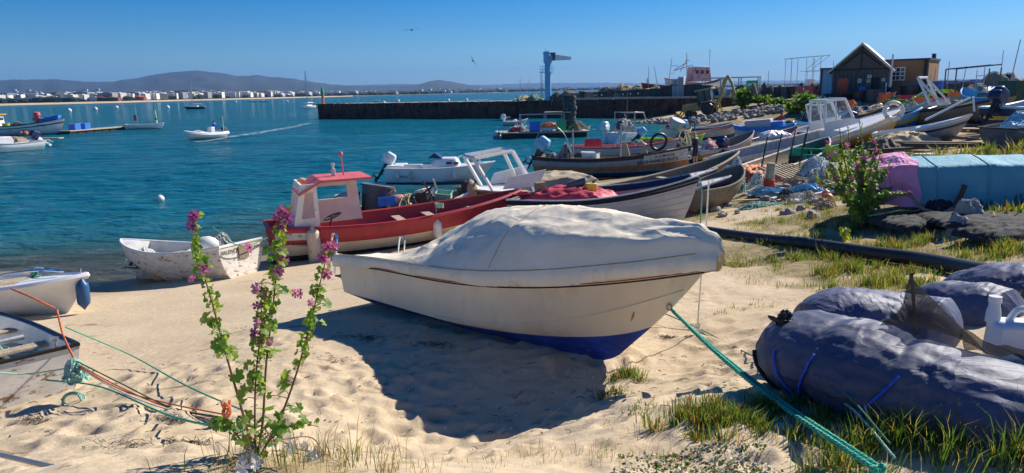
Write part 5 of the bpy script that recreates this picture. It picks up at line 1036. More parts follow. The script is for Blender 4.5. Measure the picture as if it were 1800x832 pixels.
def pole(p, h, label, r=.05, mat='steel', group=None, lean=0, arm=0):
    b = MB(); b.tube([(0,0,0),(lean*h,0,h)], [r,r*.6], n=6); b.lathe([(r*2,0),(r*2,.08),(r,.1)], n=8)
    if arm: b.tube([(lean*h*.8,0,h*.8),(lean*h*.8+arm,0,h*.8)], r*.6, n=5); b.tube([(lean*h*.62,0,h*.62),(lean*h*.62+arm*.6,0,h*.62)], r*.6, n=5)
    o = b.build('pole', mat); o.location = p; return tag(o, label, 'pole', group)
pole(pp(951, 3.5), 4.3, 'thin lamp pole standing beside the blue crane ladder', .05)
bcn = empty('pier_beacon', pier(.004, 1.2), 0, 'small green and orange light beacon on the pier tip', 'beacon'); b = MB(); b.lathe([(.45,0),(.45,.1),(.22,.15),(.25,1.5),(.4,1.6),(.4,1.75)], n=10); b.build('post', 'buoyorange', bcn); MB().lathe([(.3,1.75),(.34,2.3),(.2,2.6),(.2,3.0),(0,3.2)], n=10).build('lantern', 'midgreen', bcn)
for i, (px, d, m_, l) in enumerate([(925,(7,3,.7),'greennet','green net heap on the pier left of the crane'),(943,(5,3,.9),'greennet','taller green net heap at the foot of the crane ladder'),(985,(4,3.5,1.1),'net','brown net heap right of the crane foot'),(1000,(4,3,1.3),'wood','green and grey net heap farther right of the crane')]):
    net_pile(pp(px, 3.0), d, l, m_, seed=60+i, strands=30, smat='ropetan', floats=3)
for i, px in enumerate([1012,1024,1036,1052]): crate(pp(px, 2.0+(i%2)), .5, (1.2,1,1.1), 'wood', 'stacked timber pot on the pier, '+['beside the brown net heap','second from the brown net heap','third from the brown net heap','touching the first black bin'][i], name='lobster_pot', cat='pot')
# black bins on the pier edge
px = 1020; n = 0; s_ = pier_s(1016, 2.0)
while n < 17:
    w = [1.9,2.0,2.0,1.7,2.1,2.1,2.0,2.2,2.1,2.2,1.6,1.6,2.7,3.0,2.4,2.4,2.4][n]; w *= .54; h = .74*[1.7,1.5,1.5,1.6,1.6,1.7,1.7,1.8,1.9,1.9,2.0,2.0,2.5,2.6,2.6,2.6,2.4][n]; s_ += (w+.06)/2/PL
    o = empty('storage_bin', pier(s_, 3.0), math.atan2(pd.y, pd.x), 'black storage bin in the row along the pier edge', 'bin', 'black storage bins on the pier')
    MB().box((0,0,h/2), (w,1.2,h), taper=1.04).build('body', 'blackplastic', o, bev=.05); MB().box((0,-.02,h+.05), (w+.1,1.6,.12)).build('lid', 'greytub', o, bev=.03)
    if n in (1,2,3,5,6,7,8): MB().lathe([(.13,0),(.13,.02),(0,.02)], n=8, c=(0,-.79,h*.62), rot=Matrix.Rotation(R(90),3,'X')).build('badge', 'clean', o)
    s_ += (w+.06)/2/PL; n += 1
for i, (px, off, d, m_) in enumerate([(1075,5,(7,3,1.6),'net'),(1100,5.5,(8,3,2.0),'wood'),(1125,6,(6,3,1.8),'net'),(1150,6,(6,3,1.7),'greennet'),(1185,7,(7,3,1.9),'net')]): net_pile(pp(px, off), d, 'gear heap rising behind the black bins, '+['the leftmost','second from the left','the middle one','the green one','the rightmost'][i], m_, seed=70+i, strands=40, smat='ropetan', floats=3)
for i, (px, h_, ln, ar) in enumerate([(1140,5,.0,0),(1172,6.2,.12,1.2),(1160,5.0,-.2,0),(1350,3.8,0,0)]): pole(pp(px, 7), h_, ['short post behind the bins','slanting mast behind the bins','thin mast leaning left behind the bins','lone short post on the quay'][i], .06, arm=ar, lean=ln)
tw = empty('lighthouse', far(1138, 3300, 5), 0, 'tiny white lighthouse on the far shore behind the bins', 'lighthouse'); MB().lathe([(6,0),(4.2,38),(5.5,38.2),(5.5,40),(3,40),(3,46),(0,50)], n=12).build('tower', pw, tw)
# boats laid up beyond the quay
def laid(px, off, hdg, label, B, h, bands, z=2.75, L=8, **k):
    p = pp(px, off, z); d = V3((math.cos(hdg), math.sin(hdg), 0)); return boat(label, 'boat', p-d*L/2, p+d*L/2, B, h, bands, name=k.pop('name', 'fishing_boat'), zoff=.5, **k)
l1, LH1 = laid(1218, 15, R(200), 'white and red trawler with masts laid up behind the black bins', 3.4, (1.9,1.7,2.6), [(.3,'red'),(.5,'white'),(.6,'red'),(1,'white')], rail='pinkred', rail_r=.08, inner='wood', L=11, hull=dict(tr=.8), deck=.7, deckm='pinkred')
b = MB(); b.box((-1.0,0,3.2), (3.6,2.2,2.3), taper=.85); b.build('wheelhouse', pm('pink_white_paint', (.62,.42,.40), .6, c2=(.6,.1,.1), t=(.55,.6), s2=1.2), l1, bev=.05)
for x_ in (-2.0,-1.0,0): MB().box((x_,1.0,3.5), (.55,.12,.6)).build('window', 'glass', l1, smooth=False)
b = MB(); b.tube([(1.2,0,1.8),(1.4,0,6.6)], .09, n=6); b.tube([(-3,0,1.8),(-3.1,0,7.2)], .07, n=6); b.tube([(1.4,0,6.2),(-3.1,0,6.8)], .03, n=4); b.tube([(1.4,0,5),(3.6,0,4)], .08, n=6); b.tube([(1.3,-.6,5.4),(1.3,.6,5.4)], .06, n=5); b.tube([(1.2,0,5.6),(2.6,0,3.6)], .06, n=5); b.build('masts', 'white', l1)
l2, _ = laid(1236, 9, R(10), 'white-hulled boat with navy rail propped beside the trawler', 2.6, (1.2,1.1,2.0), [(.35,'red'),(1,'clean')], rail='navy', rail_r=.08, inner='palewood', L=7, hull=dict(rake=.8), z=3.2)
b = MB(); b.tube([(-1.4,0,1.2),(-1.9,0,4.0),(-5,0,3.2)], .07, n=5); b.build('derrick', 'steel', l2)
l3, _ = laid(1165, 9, R(185), 'low red boat laid up behind the tall black bins', 2.4, (1.6,1.5,2.0), [(1,'red')], rail='white', inner='wood', L=7)
for i, (px, off, w, h_, m_) in enumerate([(1190,2.8,1.3,2.9,'palegrey'),(1197,2.7,.9,3.2,'white')]): 
    o = empty('cabinet', pp(px, off), math.atan2(pd.y,pd.x), ['pale grey metal cabinet at the end of the bins','narrow white cabinet next to the pale grey one'][i], 'cabinet'); MB().box((0,0,h_/2), (w,1,h_)).build('body', m_, o, bev=.03); MB().box((0,-.53,h_/2), (w*.8,.05,h_*.85)).build('door', 'grey', o, bev=.01)
# long grey barge with tubular canopy
bg, BGH = laid(1385, 17, R(2), 'long grey barge carrying a tall tubular awning frame', 4.5, (.8,.75,1.2), [(1,'palegrey')], rail='steel', inner='palewood', L=20, hull=dict(vf=.6), z=3.0)
b = MB()
for x_, h_ in ((-1.2,6.3),(.4,6.3),(4.3,6.4),(6.3,6.4)):
    for y_ in (-1.6,1.6): b.tube([(x_+1,y_,1.2),(x_+1,y_,h_)], .06, n=5)
for y_ in (-1.6,1.6): b.tube([(-.6,y_,6.3),(4.8,y_,6.6)], .07, n=5); b.tube([(4.8,y_,6.6),(9.6,y_,6.8)], .05, n=5); b.tube([(9.6,y_,6.8),(5.2,y_,4.2)], .05, n=5); b.tube([(3.6,y_,3.8),(9.3,y_,3.8)], .05, n=5)
for x_ in (4.0,9.2): b.tube([(x_,-1.6,2),(x_,-1.6,3.8)], .05, n=5)
b.build('awning_frame', 'steel', bg); MB().slab([V3((-.6,-1.7,6.36)),V3((4.8,-1.7,6.66)),V3((4.8,1.7,6.66)),V3((-.6,1.7,6.36))], .1).build('awning', 'palegrey', bg, smooth=False); MB().box((5.6,0,1.6), (1.6,2,1.2)).build('cabin', 'clean', bg, bev=.05); bg.scale = (.62,.7,.78)
# open shed roof, stuff on the quay
sh = empty('open_shelter', pp(1285, 6), math.atan2(pd.y, pd.x), 'flat-roofed open shelter on the quay behind the digger', 'shelter'); [MB().box((x_,y_,1.4), (.15,.15,2.8)).build('post', 'steel', sh, smooth=False) for x_ in (-4,-1.3,1.3,4) for y_ in (-1.2,1.2)]; MB().box((0,0,2.9), (9,3.2,.15)).build('roof', 'palegrey', sh, smooth=False)
for i, px in enumerate([1258,1272,1288,1300,1318,1330,1345]):
    k = i % 3; l = ['beside the digger arm','just right of the digger arm','under the open shelter','at the right end of the open shelter','left of the green sign board','right of the green sign board','by the barge stern'][i]
    if k == 0: net_pile(pp(px, 2.5+i%2), (3,2,1.6), 'net heap on the quay '+l, 'net', seed=80+i, strands=20, floats=2)
    elif k == 1: tub(pp(px, 2.2), .8, 1.3, 'white tub on the quay '+l, 'white')
    else: crate(pp(px, 2.2), .3, (1.6,1.1,1.2), 'grey', 'grey crate on the quay '+l)
sg = empty('sign_board', pp(1322, 3), math.atan2(pd.y, pd.x), 'small green and white sign board on the quay', 'sign'); MB().box((0,0,1.8), (1.6,.08,1.2)).build('panel', 'midgreen', sg, smooth=False); MB().box((0,-.05,1.8), (1.2,.04,.4)).build('stripe', 'clean', sg, smooth=False); MB().tube([(0,.06,0),(0,.06,2.3)], .05, n=5).build('leg', 'steel', sg)
rb3 = random.Random(17)
for k in range(15):
    px = 1318+k*9.5; p = dist(px, 165, rb3.uniform(88, 97)); p.z = max(2.7, gz(p.x, p.y)); w_ = ['first','second','third','fourth','fifth','sixth','seventh','eighth','ninth','tenth','eleventh','twelfth','thirteenth','fourteenth','fifteenth'][k]+' from the digger in the line of gear left of the hut'
    if k % 3 == 0: net_pile(p, (2.6,1.8,1.5), 'net heap, '+w_, rb3.choice(['net','wood','greennet']), seed=800+k, strands=16, smat='ropetan', floats=2)
    elif k % 3 == 1: m_ = rb3.choice(['palegrey','white','blackplastic','greytub','pinkred']); crate(p, rb3.uniform(-.5,.5), (1.7,1.2,1.4), m_, {'palegrey':'pale grey','white':'white','blackplastic':'black','greytub':'dark grey','pinkred':'faded red'}[m_]+' crate, '+w_)
    else: tub(p, .8, 1.45, 'dark tub, '+w_, rb3.choice(['blackplastic','greytub','grey']))
# ---- backhoe loader on the slipway
bk = empty('backhoe_loader', V3((25.2, 94.2, .62)), math.atan2(-5.5, 7.5)+R(4), 'dusty yellow backhoe loader parked on the slipway below the pier', 'digger')
bk.rotation_euler = (0, R(-10), math.atan2(-5.5, 7.5)+R(4)); M['digger'] = pm('dusty_yellow_paint', (.50,.36,.11), .6, v=.2, c2=(.25,.19,.10), t=(.55,.65))
bk.scale = (1.12,)*3
def wheel(par, x, y, r, w):
    o = MB().lathe([(r*.6,-w/2),(r*.92,-w/2),(r,-w*.3),(r,w*.3),(r*.92,w/2),(r*.6,w/2)], n=22, c=(x,y,r), rot=Matrix.Rotation(R(90),3,'X')).build('wheel', 'black', par); MB().lathe([(0,-w*.3),(r*.3,-w*.42),(r*.6,-w*.36),(r*.6,w*.36),(r*.3,w*.42),(0,w*.3)], n=16, c=(x,y,r), rot=Matrix.Rotation(R(90),3,'X')).build('rim', 'digger', o)
for s in (-1,1): wheel(bk, 1.0, s*.95, .72, .45); wheel(bk, -1.25, s*.85, .46, .32)
b = MB(); b.box((-1.1,0,1.25), (2.1,.95,.8), taper=.85); b.box((.2,0,.85), (3.6,.8,.35)); b.box((1.0,-.95,1.52), (1.2,.4,.12)); b.box((1.0,.95,1.52), (1.2,.4,.12)); b.build('body', 'digger', bk, bev=.05, smooth=False)
b = MB(); 
for x_,y_ in ((0,-.7),(0,.7),(1.5,-.7),(1.5,.7),(.8,-.75),(.8,.75)): b.box((x_,y_,2.15), (.09,.09,1.4))
b.box((.75,0,1.45), (1.6,1.45,.3)); b.box((.9,0,1.8), (.5,.5,.6)); b.build('cab_frame', 'black', bk, smooth=False); MB().box((.75,0,2.92), (2.0,1.75,.16)).build('cab_roof', 'palewood', bk, bev=.04)
MB().box((.75,0,2.2), (1.46,1.36,1.25)).build('cab_glass', 'glass', bk, smooth=False)
b = MB()
for s in (-1,1): b.tube([(-.2,s*.55,1.5),(-1.9,s*.6,1.15),(-2.5,s*.6,.5)], .1, n=6)
b.build('loader_arm', 'digger', bk); b = MB(); b.slab([V3((-2.5,-1.15,.1)),V3((-2.5,1.15,.1)),V3((-2.6,1.15,1.0)),V3((-2.6,-1.15,1.0))], .08); b.slab([V3((-3.3,-1.15,.12)),V3((-3.3,1.15,.12)),V3((-2.5,1.15,.1)),V3((-2.5,-1.15,.1))], .06)
for s in (-1.12,1.12): b.slab([V3((-3.3,s,.12)),V3((-2.5,s,.1)),V3((-2.6,s,1.0))], .05)
b.build('bucket', 'digger', bk, smooth=False)
b = MB(); b.tube([(1.9,0,1.0),(2.5,0,1.9),(3.0,0,3.3),(3.5,0,3.9)], [.22,.2,.17,.15], n=6); b.build('boom', 'digger', bk); b = MB(); b.tube([(3.5,0,4.0),(3.9,0,3.0),(4.05,0,1.7)], [.2,.16,.12], n=6); b.build('dipper_arm', 'digger', bk); b = MB(); b.box((4.1,0,1.45), (.5,.6,.6)); b.tube([(2.6,.15,2.2),(3.4,.15,3.6)], .06, n=5); b.build('digging_bucket', 'digger', bk, smooth=False)
b = MB(); 
for s in (-1,1): b.tube([(2.0,s*.75,1.2),(2.1,s*1.0,.15)], .08, n=5); b.box((2.1,s*1.0,.12), (.4,.3,.08))
b.build('stabiliser', 'digger', bk)
# ---- rubble bank: each rock its own
rocks = []
for k in range(6):
    o = MB().ell((0,0,0), (1,.8,.62), n=12, jit=.28, seed=k+1).build('rock', 'rock', ang=25); rocks.append(o)
rq = random.Random(11); cnt = 0
for k in range(230):
    t = rq.random(); c_ = rp[0].lerp(rp[2], t*1.15) if t < .87 else rp[2].lerp(rp[3], (t-.87)*3); off = rq.uniform(2.0, 8.0); d_ = (rp[2]-rp[0]).normalized(); q = V3((d_.y, -d_.x, 0)); x_, y_ = c_.x+q.x*off, c_.y+q.y*off
    z_ = max(gz(x_, y_), -.2, c_.z*(1-off/8.5)-.1); o = rocks[k % 6] if k < 6 else rocks[k % 6].copy()
    if k >= 6: COL.objects.link(o)
    s_ = rq.uniform(.45, 1.15); o.scale = (s_,s_,s_); o.location = (x_, y_, z_+.1); o.rotation_euler = (rq.uniform(-.4,.4), rq.uniform(-.4,.4), rq.uniform(0, 6)); tag(o, 'brown boulder in the rubble bank below the slipway', 'rock', 'boulders of the rubble bank')
# ---- the timber hut
hx, hy, hz_ = 38.7, 80.0, 2.7; hu = empty('timber_hut', (hx, hy, hz_), R(-31), 'dark timber net hut with steep pale-edged gable roof', 'hut')
hu.scale = (.9,.9,.97); W2, HH_, PK, DP = 3.1, 3.3, 6.0, 7.0
M['hutwood'] = pm('hut_boards', (.14,.125,.11), .9, v=.45, sc_=3, stretch=(6,6,.6), bump=.6, bs=12); M['hutpale'] = pm('pale_weathered_boards', (.36,.30,.22), .9, v=.3, stretch=(6,6,.6), bump=.4)
b = MB(); b.add([(-W2,0,0),(-.45+.9,0,0),(.45,0,2.3),(-W2,0,2.3)], [(0,1,2,3)]); b.v = []; b.f = []; b.m = []
dx0, dx1 = 1.15, 2.15
for q in ([(-W2,0),(dx0,0),(dx0,2.35),(-W2,2.35)], [(dx1,0),(W2,0),(W2,2.35),(dx1,2.35)], [(-W2,2.35),(W2,2.35),(W2,HH_),(0,PK),(-W2,HH_)]): b.slab([V3((x,0,z)) for x,z in q], .12)
b.slab([V3((-W2,DP,0)),V3((W2,DP,0)),V3((W2,DP,HH_)),V3((0,DP,PK)),V3((-W2,DP,HH_))], .12); b.build('front_wall', 'hutwood', hu, smooth=False)
b = MB(); b.slab([V3((-W2,DP,0)),V3((-W2,.13,0)),V3((-W2,.13,HH_)),V3((-W2,DP,HH_))], -.12); b.slab([V3((W2,.13,0)),V3((W2,DP,0)),V3((W2,DP,HH_)),V3((W2,.13,HH_))], -.12); b.build('side_wall', 'hutpale', hu, smooth=False)
b = MB()
for k in range(13): x_ = -W2+.25+k*.47; b.box((x_,-.03,HH_/2 if not dx0 < x_ < dx1 else 2.9), (.05,.04,HH_ if not dx0 < x_ < dx1 else .8))
b.box((0,-.05,HH_), (2*W2,.07,.18)); b.box((0,-.05,4.5), (.2,.07,2.6)); [b.tube([(s*.1,-.06,5.2),(s*2.2,-.06,3.6)], .07, n=4) for s in (-1,1)]; b.build('front_framing', 'darkwood', hu, smooth=False)
b = MB()
for s in (-1,1): b.slab([V3((0,-.7,PK+.12)),V3((s*(W2+.6),-.7,HH_-.35)),V3((s*(W2+.6),DP+.4,HH_-.35)),V3((0,DP+.4,PK+.12))][::s], .12)
b.build('roof', 'darkwood', hu, smooth=False)
b = MB(); 
for s in (-1,1): b.slab([V3((0,-.74,PK+.16)),V3((s*(W2+.62),-.74,HH_-.31)),V3((s*(W2+.62),-.74,HH_-.55)),V3((0,-.74,PK-.1))], -.04*s)
b.build('barge_board', pm('pale_board', (.62,.56,.44), .8, v=.15), hu, smooth=False)
b = MB(); b.slab([V3((.02,-.72,PK+.2)),V3((W2+.66,-.72,HH_-.29)),V3((W2+.66,DP+.4,HH_-.29)),V3((.02,DP+.4,PK+.2))], .05); b.build('roof_sheet', pm('pale_roof_sheet', (.55,.52,.45), .7, v=.15), hu, smooth=False)
MB().slab([V3((dx0,.4,0)),V3((dx1,.4,0)),V3((dx1,.4,2.35)),V3((dx0,.4,2.35))], .05).build('door', 'black', hu, smooth=False)
b = MB(); b.box((dx0-.3,-.12,1.2), (.75,.06,2.3)); b.build('open_door_leaf', 'hutwood', hu, smooth=False)
for x_, z_, w_, h_ in ((-.05,2.0,.42,.45),(1.0+.0,2.45,.45,.35),(.95,1.95,.4,.32),(2.55,2.05,.38,.34)):
    o = MB().box((x_,-.19,z_), (w_,.03,h_)).build('notice_board', 'clean', hu, smooth=False); q = MB(); [q.box((x_,-.208,z_+h_*(.25-k*.16)), (w_*.7,.004,.025)) for k in range(4)]; q.build('notice_lines', 'ink', o, smooth=False)
o = MB().box((-.05,-.22,2.75), (.3,.2,.3)).build('wall_lamp', 'greytub', hu, bev=.03)
def hw(x, y, z=0): return onb(hu, x, y, z)
for i, (x_, mats_) in enumerate([(-1.55,'redchair')]):
    M['redchair'] = pm('red_chair_plastic', (.62,.10,.05), .5)
    for k in range(7):
        c_ = empty('plastic_chair', hw(x_+.0, -.9-k*.07, .1+k*.16), hu.rotation_euler.z+R(180), ['lowest','second','third','fourth','fifth','sixth','topmost'][k]+' red plastic chair in the stack against the hut front', 'chair', 'stacked red chairs')
        b = MB(); b.box((0,0,.45), (.9,.5,.05)); b.build('seat', 'redchair', c_, bev=.015); b = MB(); b.slab([V3((-.55,.22,.45)),V3((.55,.22,.45)),V3((.48,.36,1.15)),V3((-.48,.36,1.15))], .04); b.build('backrest', 'redchair', c_, smooth=False)
        for sx in (-.42,.42):
            for sy in (-.2,.2): MB().tube([(sx,sy,.43),(sx*1.12,sy*1.2,.0)], .03, n=5).build('leg', 'redchair', c_)
tub(hw(.35,-1.0), .38, 1.3, 'blue drum standing against the hut front', 'crateblue', name='barrel', cat='barrel'); crate(hw(-.1,-1.6,0), 0, (.8,.5,.7), 'lime', 'lime-yellow crate before the blue drum')
for i, (x_, y_, r_, h_) in enumerate([(-5.9,-4.0,1.0,1.0),(-4.0,-3.6,1.15,1.15),(-1.9,-3.6,1.25,1.35),(.15,-3.2,.85,1.35),(1.55,-2.9,.95,1.3),(3.6,-1.6,.9,1.3),(5.0,-1.4,1.1,1.4),(6.6,-1.2,1.1,1.3)]):
    q = hw(x_, y_); q.z = gz(q.x, q.y)-.02; tub(q, r_, h_, 'dark round tub in front of the timber hut, '+['the one farthest left','second from the left','widest, below the red chairs','narrow one before the lime crate','beside the hut doorway','just right of the hut','second right of the hut','farthest right of the hut'][i], 'greytub' if i in (4,) else 'blackplastic')
# white kiosk left, ochre block right, poles
o = empty('metal_cabin', hw(-3.0, 3, 0), hu.rotation_euler.z, 'pale blue metal cabin half hidden behind the hut', 'cabin'); MB().box((0,0,1.65), (2.6,3,3.3)).build('wall', 'palegrey', o, smooth=False); MB().box((0,-.05,3.38), (2.8,3.2,.18)).build('roof', 'teal', o, smooth=False); MB().box((-1.2,-1.53,1.65), (.2,.08,3.3)).build('corner_post', 'navy', o, smooth=False); MB().box((.2,-1.52,1.7), (1.9,.04,2.8)).build('door', 'lightblue', o, smooth=False); MB().tube([(-.2,0,3.4),(-.2,0,4.3)], .03, n=5).build('vent_pipe', 'steel', o)
M['ochrewall'] = pm('ochre_render', (.34,.18,.065), .8, v=.12)
o = empty('ochre_building', hw(4.5, 5.0, 0), hu.rotation_euler.z-.15, 'low flat-roofed ochre building right of the timber hut', 'building'); MB().box((0,0,2.0), (4.8,6,4.0)).build('wall', 'ochrewall', o, smooth=False); MB().box((0,0,4.08), (5.0,6.3,.2)).build('roof', 'navy', o, smooth=False)
w_ = MB().box((-.5,-3.03,2.6), (1.3,.1,1.3)).build('window', 'glass', o, smooth=False); fr_ = MB(); [fr_.box((-.5+x_,-3.09,2.6), (.09,.06,1.4)) for x_ in (-.65,-.22,.22,.65)]; [fr_.box((-.5,-3.12,2.6+z_), (1.4,.05,.1)) for z_ in (-.67,-.2,.2,.67)]; fr_.build('frame', 'clean', w_, smooth=False)
MB().box((2.1,-3.05,2.0), (.3,.12,4.0)).build('corner_post', 'black', o, smooth=False); MB().box((2.3,0,4.3), (.35,.5,.8)).build('chimney', 'black', o, smooth=False)
pole(hw(3.1,-1.6), 4.6, 'thick white pole standing right of the hut', .13, 'clean'); pole(hw(2.7,-1.9), 1.7, 'short white post next to the thick white pole', .1, 'clean')
tub(hw(7.4,-.5), .62, 1.7, 'blue drum at the corner of the ochre building', 'crateblue', name='barrel', cat='barrel'); crate(hw(5.0,-.6), .2, (1.3,1,1.4), 'crateblue', 'blue crate under the ochre building window')
# bushes by the slip top and along the quay
def bush(p, d, label, n=500, leaf='leaf', seed=0, cat='bush', name='bush', s=.12, trunk=True):
    rg_ = np.random.RandomState(seed); root = empty(name, p, 0, label, cat); b = MB(); cl = [(rg_.uniform(-.3,.3)*d[0], rg_.uniform(-.3,.3)*d[1], rg_.uniform(.25,.85)*d[2]) for _ in range(9)]
    for k in range(n):
        c_ = cl[rg_.randint(9)]; q = V3((c_[0]+rg_.normal(0,.14)*d[0], c_[1]+rg_.normal(0,.14)*d[1], max(.03, c_[2]+rg_.normal(0,.13)*d[2]))); a_ = V3(rg_.normal(0,1,3)).normalized(); u = a_.orthogonal().normalized()*s*rg_.uniform(.5,1.2); w = a_.cross(u).normalized()*u.length*.6
        b.add([q-u, q+w, q+u, q-w], [(0,1,2,3)], int(rg_.randint(2)))
    b.build('foliage', [leaf, 'grassd' if leaf != 'leafy' else 'leaf'], root, smooth=False); t = MB()
    for k in range(6): c_ = cl[k]; t.tube([(0,0,-.05), (c_[0]*.5, c_[1]*.5, c_[2]*.55), c_], [.04*d[2],.025*d[2],.01], n=5)
    t.build('stem', 'stem', root); return root
for i, (px, py, D, d) in enumerate([(1418,188,74,(3.4,2,1.7)),(1398,190,76,(2.2,2,1.1)),(1333,180,92,(3,2,1.2)),(1365,182,88,(2.2,2,.9)),(1303,190,92,(2.6,2,2.6)),(1630,170,66,(2.6,1.6,.45)),(1572,176,64,(1.6,1.3,.4)),(1662,160,66,(2.0,1.6,.5))]):
    p = dist(px, py, D); bush(V3((p.x, p.y, max(gz(p.x, p.y), p.z-.4))), d, 'green scrub bush '+['left of the hut tubs','low, just left of the bigger bush','growing over the quay edge','small, on the quay edge','hanging over the rusty wall behind the digger','right of the ochre building','in front of the white pole','on the mound far right of the hut'][i], 700, 'leaf', 90+i, s=.22)
# ---- the ground clutter on the right-hand rise
rj = random.Random(77)
def J(px, py, D): p = dist(px, py, D); return V3((p.x, p.y, gz(p.x, p.y)))
KND = ['net','wood','tub','crate','buoy','board']
where = [('among the stones below the hut',1400,1620,178,215,66,60),('on the rise right of the ochre building',1600,1795,148,178,62,46),('along the skyline right of the ochre building',1630,1800,128,150,85,62),('between the laid-up boats',1560,1700,170,205,46,30)]
cm = {'white':'white','cratered':'red','crateblue':'blue','buoyorange':'orange','midgreen':'green','yellow':'yellow','palegrey':'grey','blackplastic':'black','purplecloth':'violet','lightblue':'light blue','pinkred':'faded red','wood':'brown'}
for (txt, x0, x1, y0, y1, D, cnt_) in where:
    for k in range(cnt_):
        px = x0+(x1-x0)*(k+rj.random())/cnt_; py = rj.uniform(y0, y1); 
        if 'skyline' in txt: p = J(px, 140, rj.uniform(60, 88))
        else: p = G(px, py); 
        if p.y > 110: p = J(px, py, D)
        kd = rj.choice(KND); m_ = rj.choice(list(cm)); s_ = rj.uniform(.6, 1.5)*(1.5 if 'skyline' in txt else 1); g_ = 'clutter '+txt
        if kd == 'net': net_pile(p, (2.4*s_,1.8*s_,.8*s_), 'heaped net '+txt, rj.choice(['net','greennet','wood']), seed=200+k, strands=16, smat=rj.choice(['ropetan','ropewhite','ropepale']), floats=2, group='net heaps '+txt)
        elif kd == 'wood': o = MB().box((0,0,.1), (2.6*s_,.25,.12)).build('timber', rj.choice(['palewood','wood','white'])); o.location = p+V3((0,0,.15)); o.rotation_euler = (0, rj.uniform(-.3,.1), rj.uniform(-1,1)); tag(o, 'loose plank '+txt, 'plank', 'planks '+txt)
        elif kd == 'tub': tub(p, .5*s_, .8*s_, cm[m_]+' round tub '+txt, m_, group=cm[m_]+' tubs '+txt)
        elif kd == 'crate': crate(p, rj.uniform(-1,1), (1.0*s_,.7*s_,.6*s_), m_, cm[m_]+' crate '+txt, group=cm[m_]+' crates '+txt)
        elif kd == 'buoy': m_ = rj.choice(['white','buoyorange','foam','pinkbuoy']); buoy(p+V3((0,0,.1)), .35*s_, {'white':'white','buoyorange':'orange','foam':'brown','pinkbuoy':'pink'}[m_]+' float lying '+txt, m_, group={'white':'white','buoyorange':'orange','foam':'brown','pinkbuoy':'pink'}[m_]+' floats '+txt)
        else: drape(p, (1.8*s_,1.4*s_), .5*s_, m_, cm[m_]+' sheet crumpled '+txt, 'tarpaulin', 'tarpaulin', k, rj.uniform(0,3), n=12)['group'] = cm[m_]+' sheets '+txt
for i, (px, D, h_, ln) in enumerate([(1665,70,4.0,0),(1690,75,3.2,.1),(1715,70,3.0,0),(1757,72,4.6,0),(1770,55,5.2,.12),(1640,80,3.0,.05),(1780,50,2.6,0),(1730,60,3.6,-.03)]):
    pole(J(px, 150, D), h_, 'thin pole sticking up from the clutter right of the ochre building', .05, group='thin poles on the skyline', lean=ln, arm=.8 if i in (2,) else 0)
fr2 = empty('tube_frame', J(1708, 150, 66), 0, 'rectangular tube frame standing on the skyline at right', 'frame'); b = MB(); [b.tube([(x_,y_,0),(x_,y_,3.3)], .06, n=5) for x_ in (-2,2) for y_ in (-.8,.8)]; b.tube([(-2,-.8,3.3),(2,-.8,3.6),(2,.8,3.6),(-2,.8,3.3)], .06, n=5, closed=True); b.build('tubes', 'greytub', fr2)
for i, (px, D, w, h_, m_) in enumerate([(1712,52,2.6,1.2,'hutpale'),(1732,52,1.2,1.3,'ropewhite'),(1762,48,2.5,1.3,'blackplastic'),(1792,44,1.8,2.0,'green')]):
    crate(J(px, 165, D), .1, (w,1.4,h_), m_, ['wide tan box on the rise at right','whitish box beside the wide tan box','wide black box right of the tan box','tall dark green bin at the right edge'][i], name='large_box', cat='box')
# ---- boats hauled up to the right. (label, stern px, bow px, ground z pair, beam, heights, bands, kw)
def up(label, pa, Da, za, pb, Db, zb, B, h, bands, **k):
    a, b_ = dist(pa, 200, Da), dist(pb, 200, Db); a.z = za; b_.z = zb; return boat(label, 'boat', a, b_, B, h, bands, name=k.pop('name', 'fishing_boat'), **k)
y1_, YH = up('long lime-green boat floating at the shore with white fenders', 1128, 55, -.2, 1240, 55, -.2, 1.8, (.75,.7,1.0), [(.12,'navy'),(1,'lime')], rail='lime', inner='lime', thw=(.4,), hull=dict(rake=.5))
outboard(y1_, -2.6, .8, 1.5, 'lightblue', tilt=45)
for t in (.3,.62,.8): fender(y1_, YH.p(t, .8, -1)+V3((0,-.12,0)), .1, .5, 'white')
net_pile(onb(y1_, .2, -1.6, -.1), (4.5,1.6,1.3), 'black net and gear mound beside the lime boat', 'net', seed=301, strands=40, smat='ropetan', floats=2)
k1, KH1 = up('pale boat with a pinkish rail just left of the lime boat bow', 1195, 60, -.2, 1300, 62, 0, 1.8, (.8,.7,1.1), [(.4,'teal'),(1,'pinkbuoy' if False else 'worn')], rail='pinkred', inner='palewood', thw=(.4,))
k2, _ = up('slim grey-blue boat moored in the bay before the rubble bank', 1205, 68, -.25, 1290, 70, -.1, 1.7, (.8,.7,1.0), [(1,'teal')], rail='palegrey', inner='grey', motor=dict(s=1.5, cow='lightblue', tilt=10))
k3, _ = up('grey boat with a hooded engine and red-clad gear behind the lime boat', 1172, 60, -.2, 1215, 61, -.2, 2.0, (1.1,.95,1.2), [(1,'palegrey')], rail='lime', inner='grey')
tub(onb(k3, -.6, 0, .8), .6, 1.2, 'leaning pale grey drum in the boat behind the lime one', 'palegrey', rot=(.3,.35,0), name='barrel', cat='barrel')
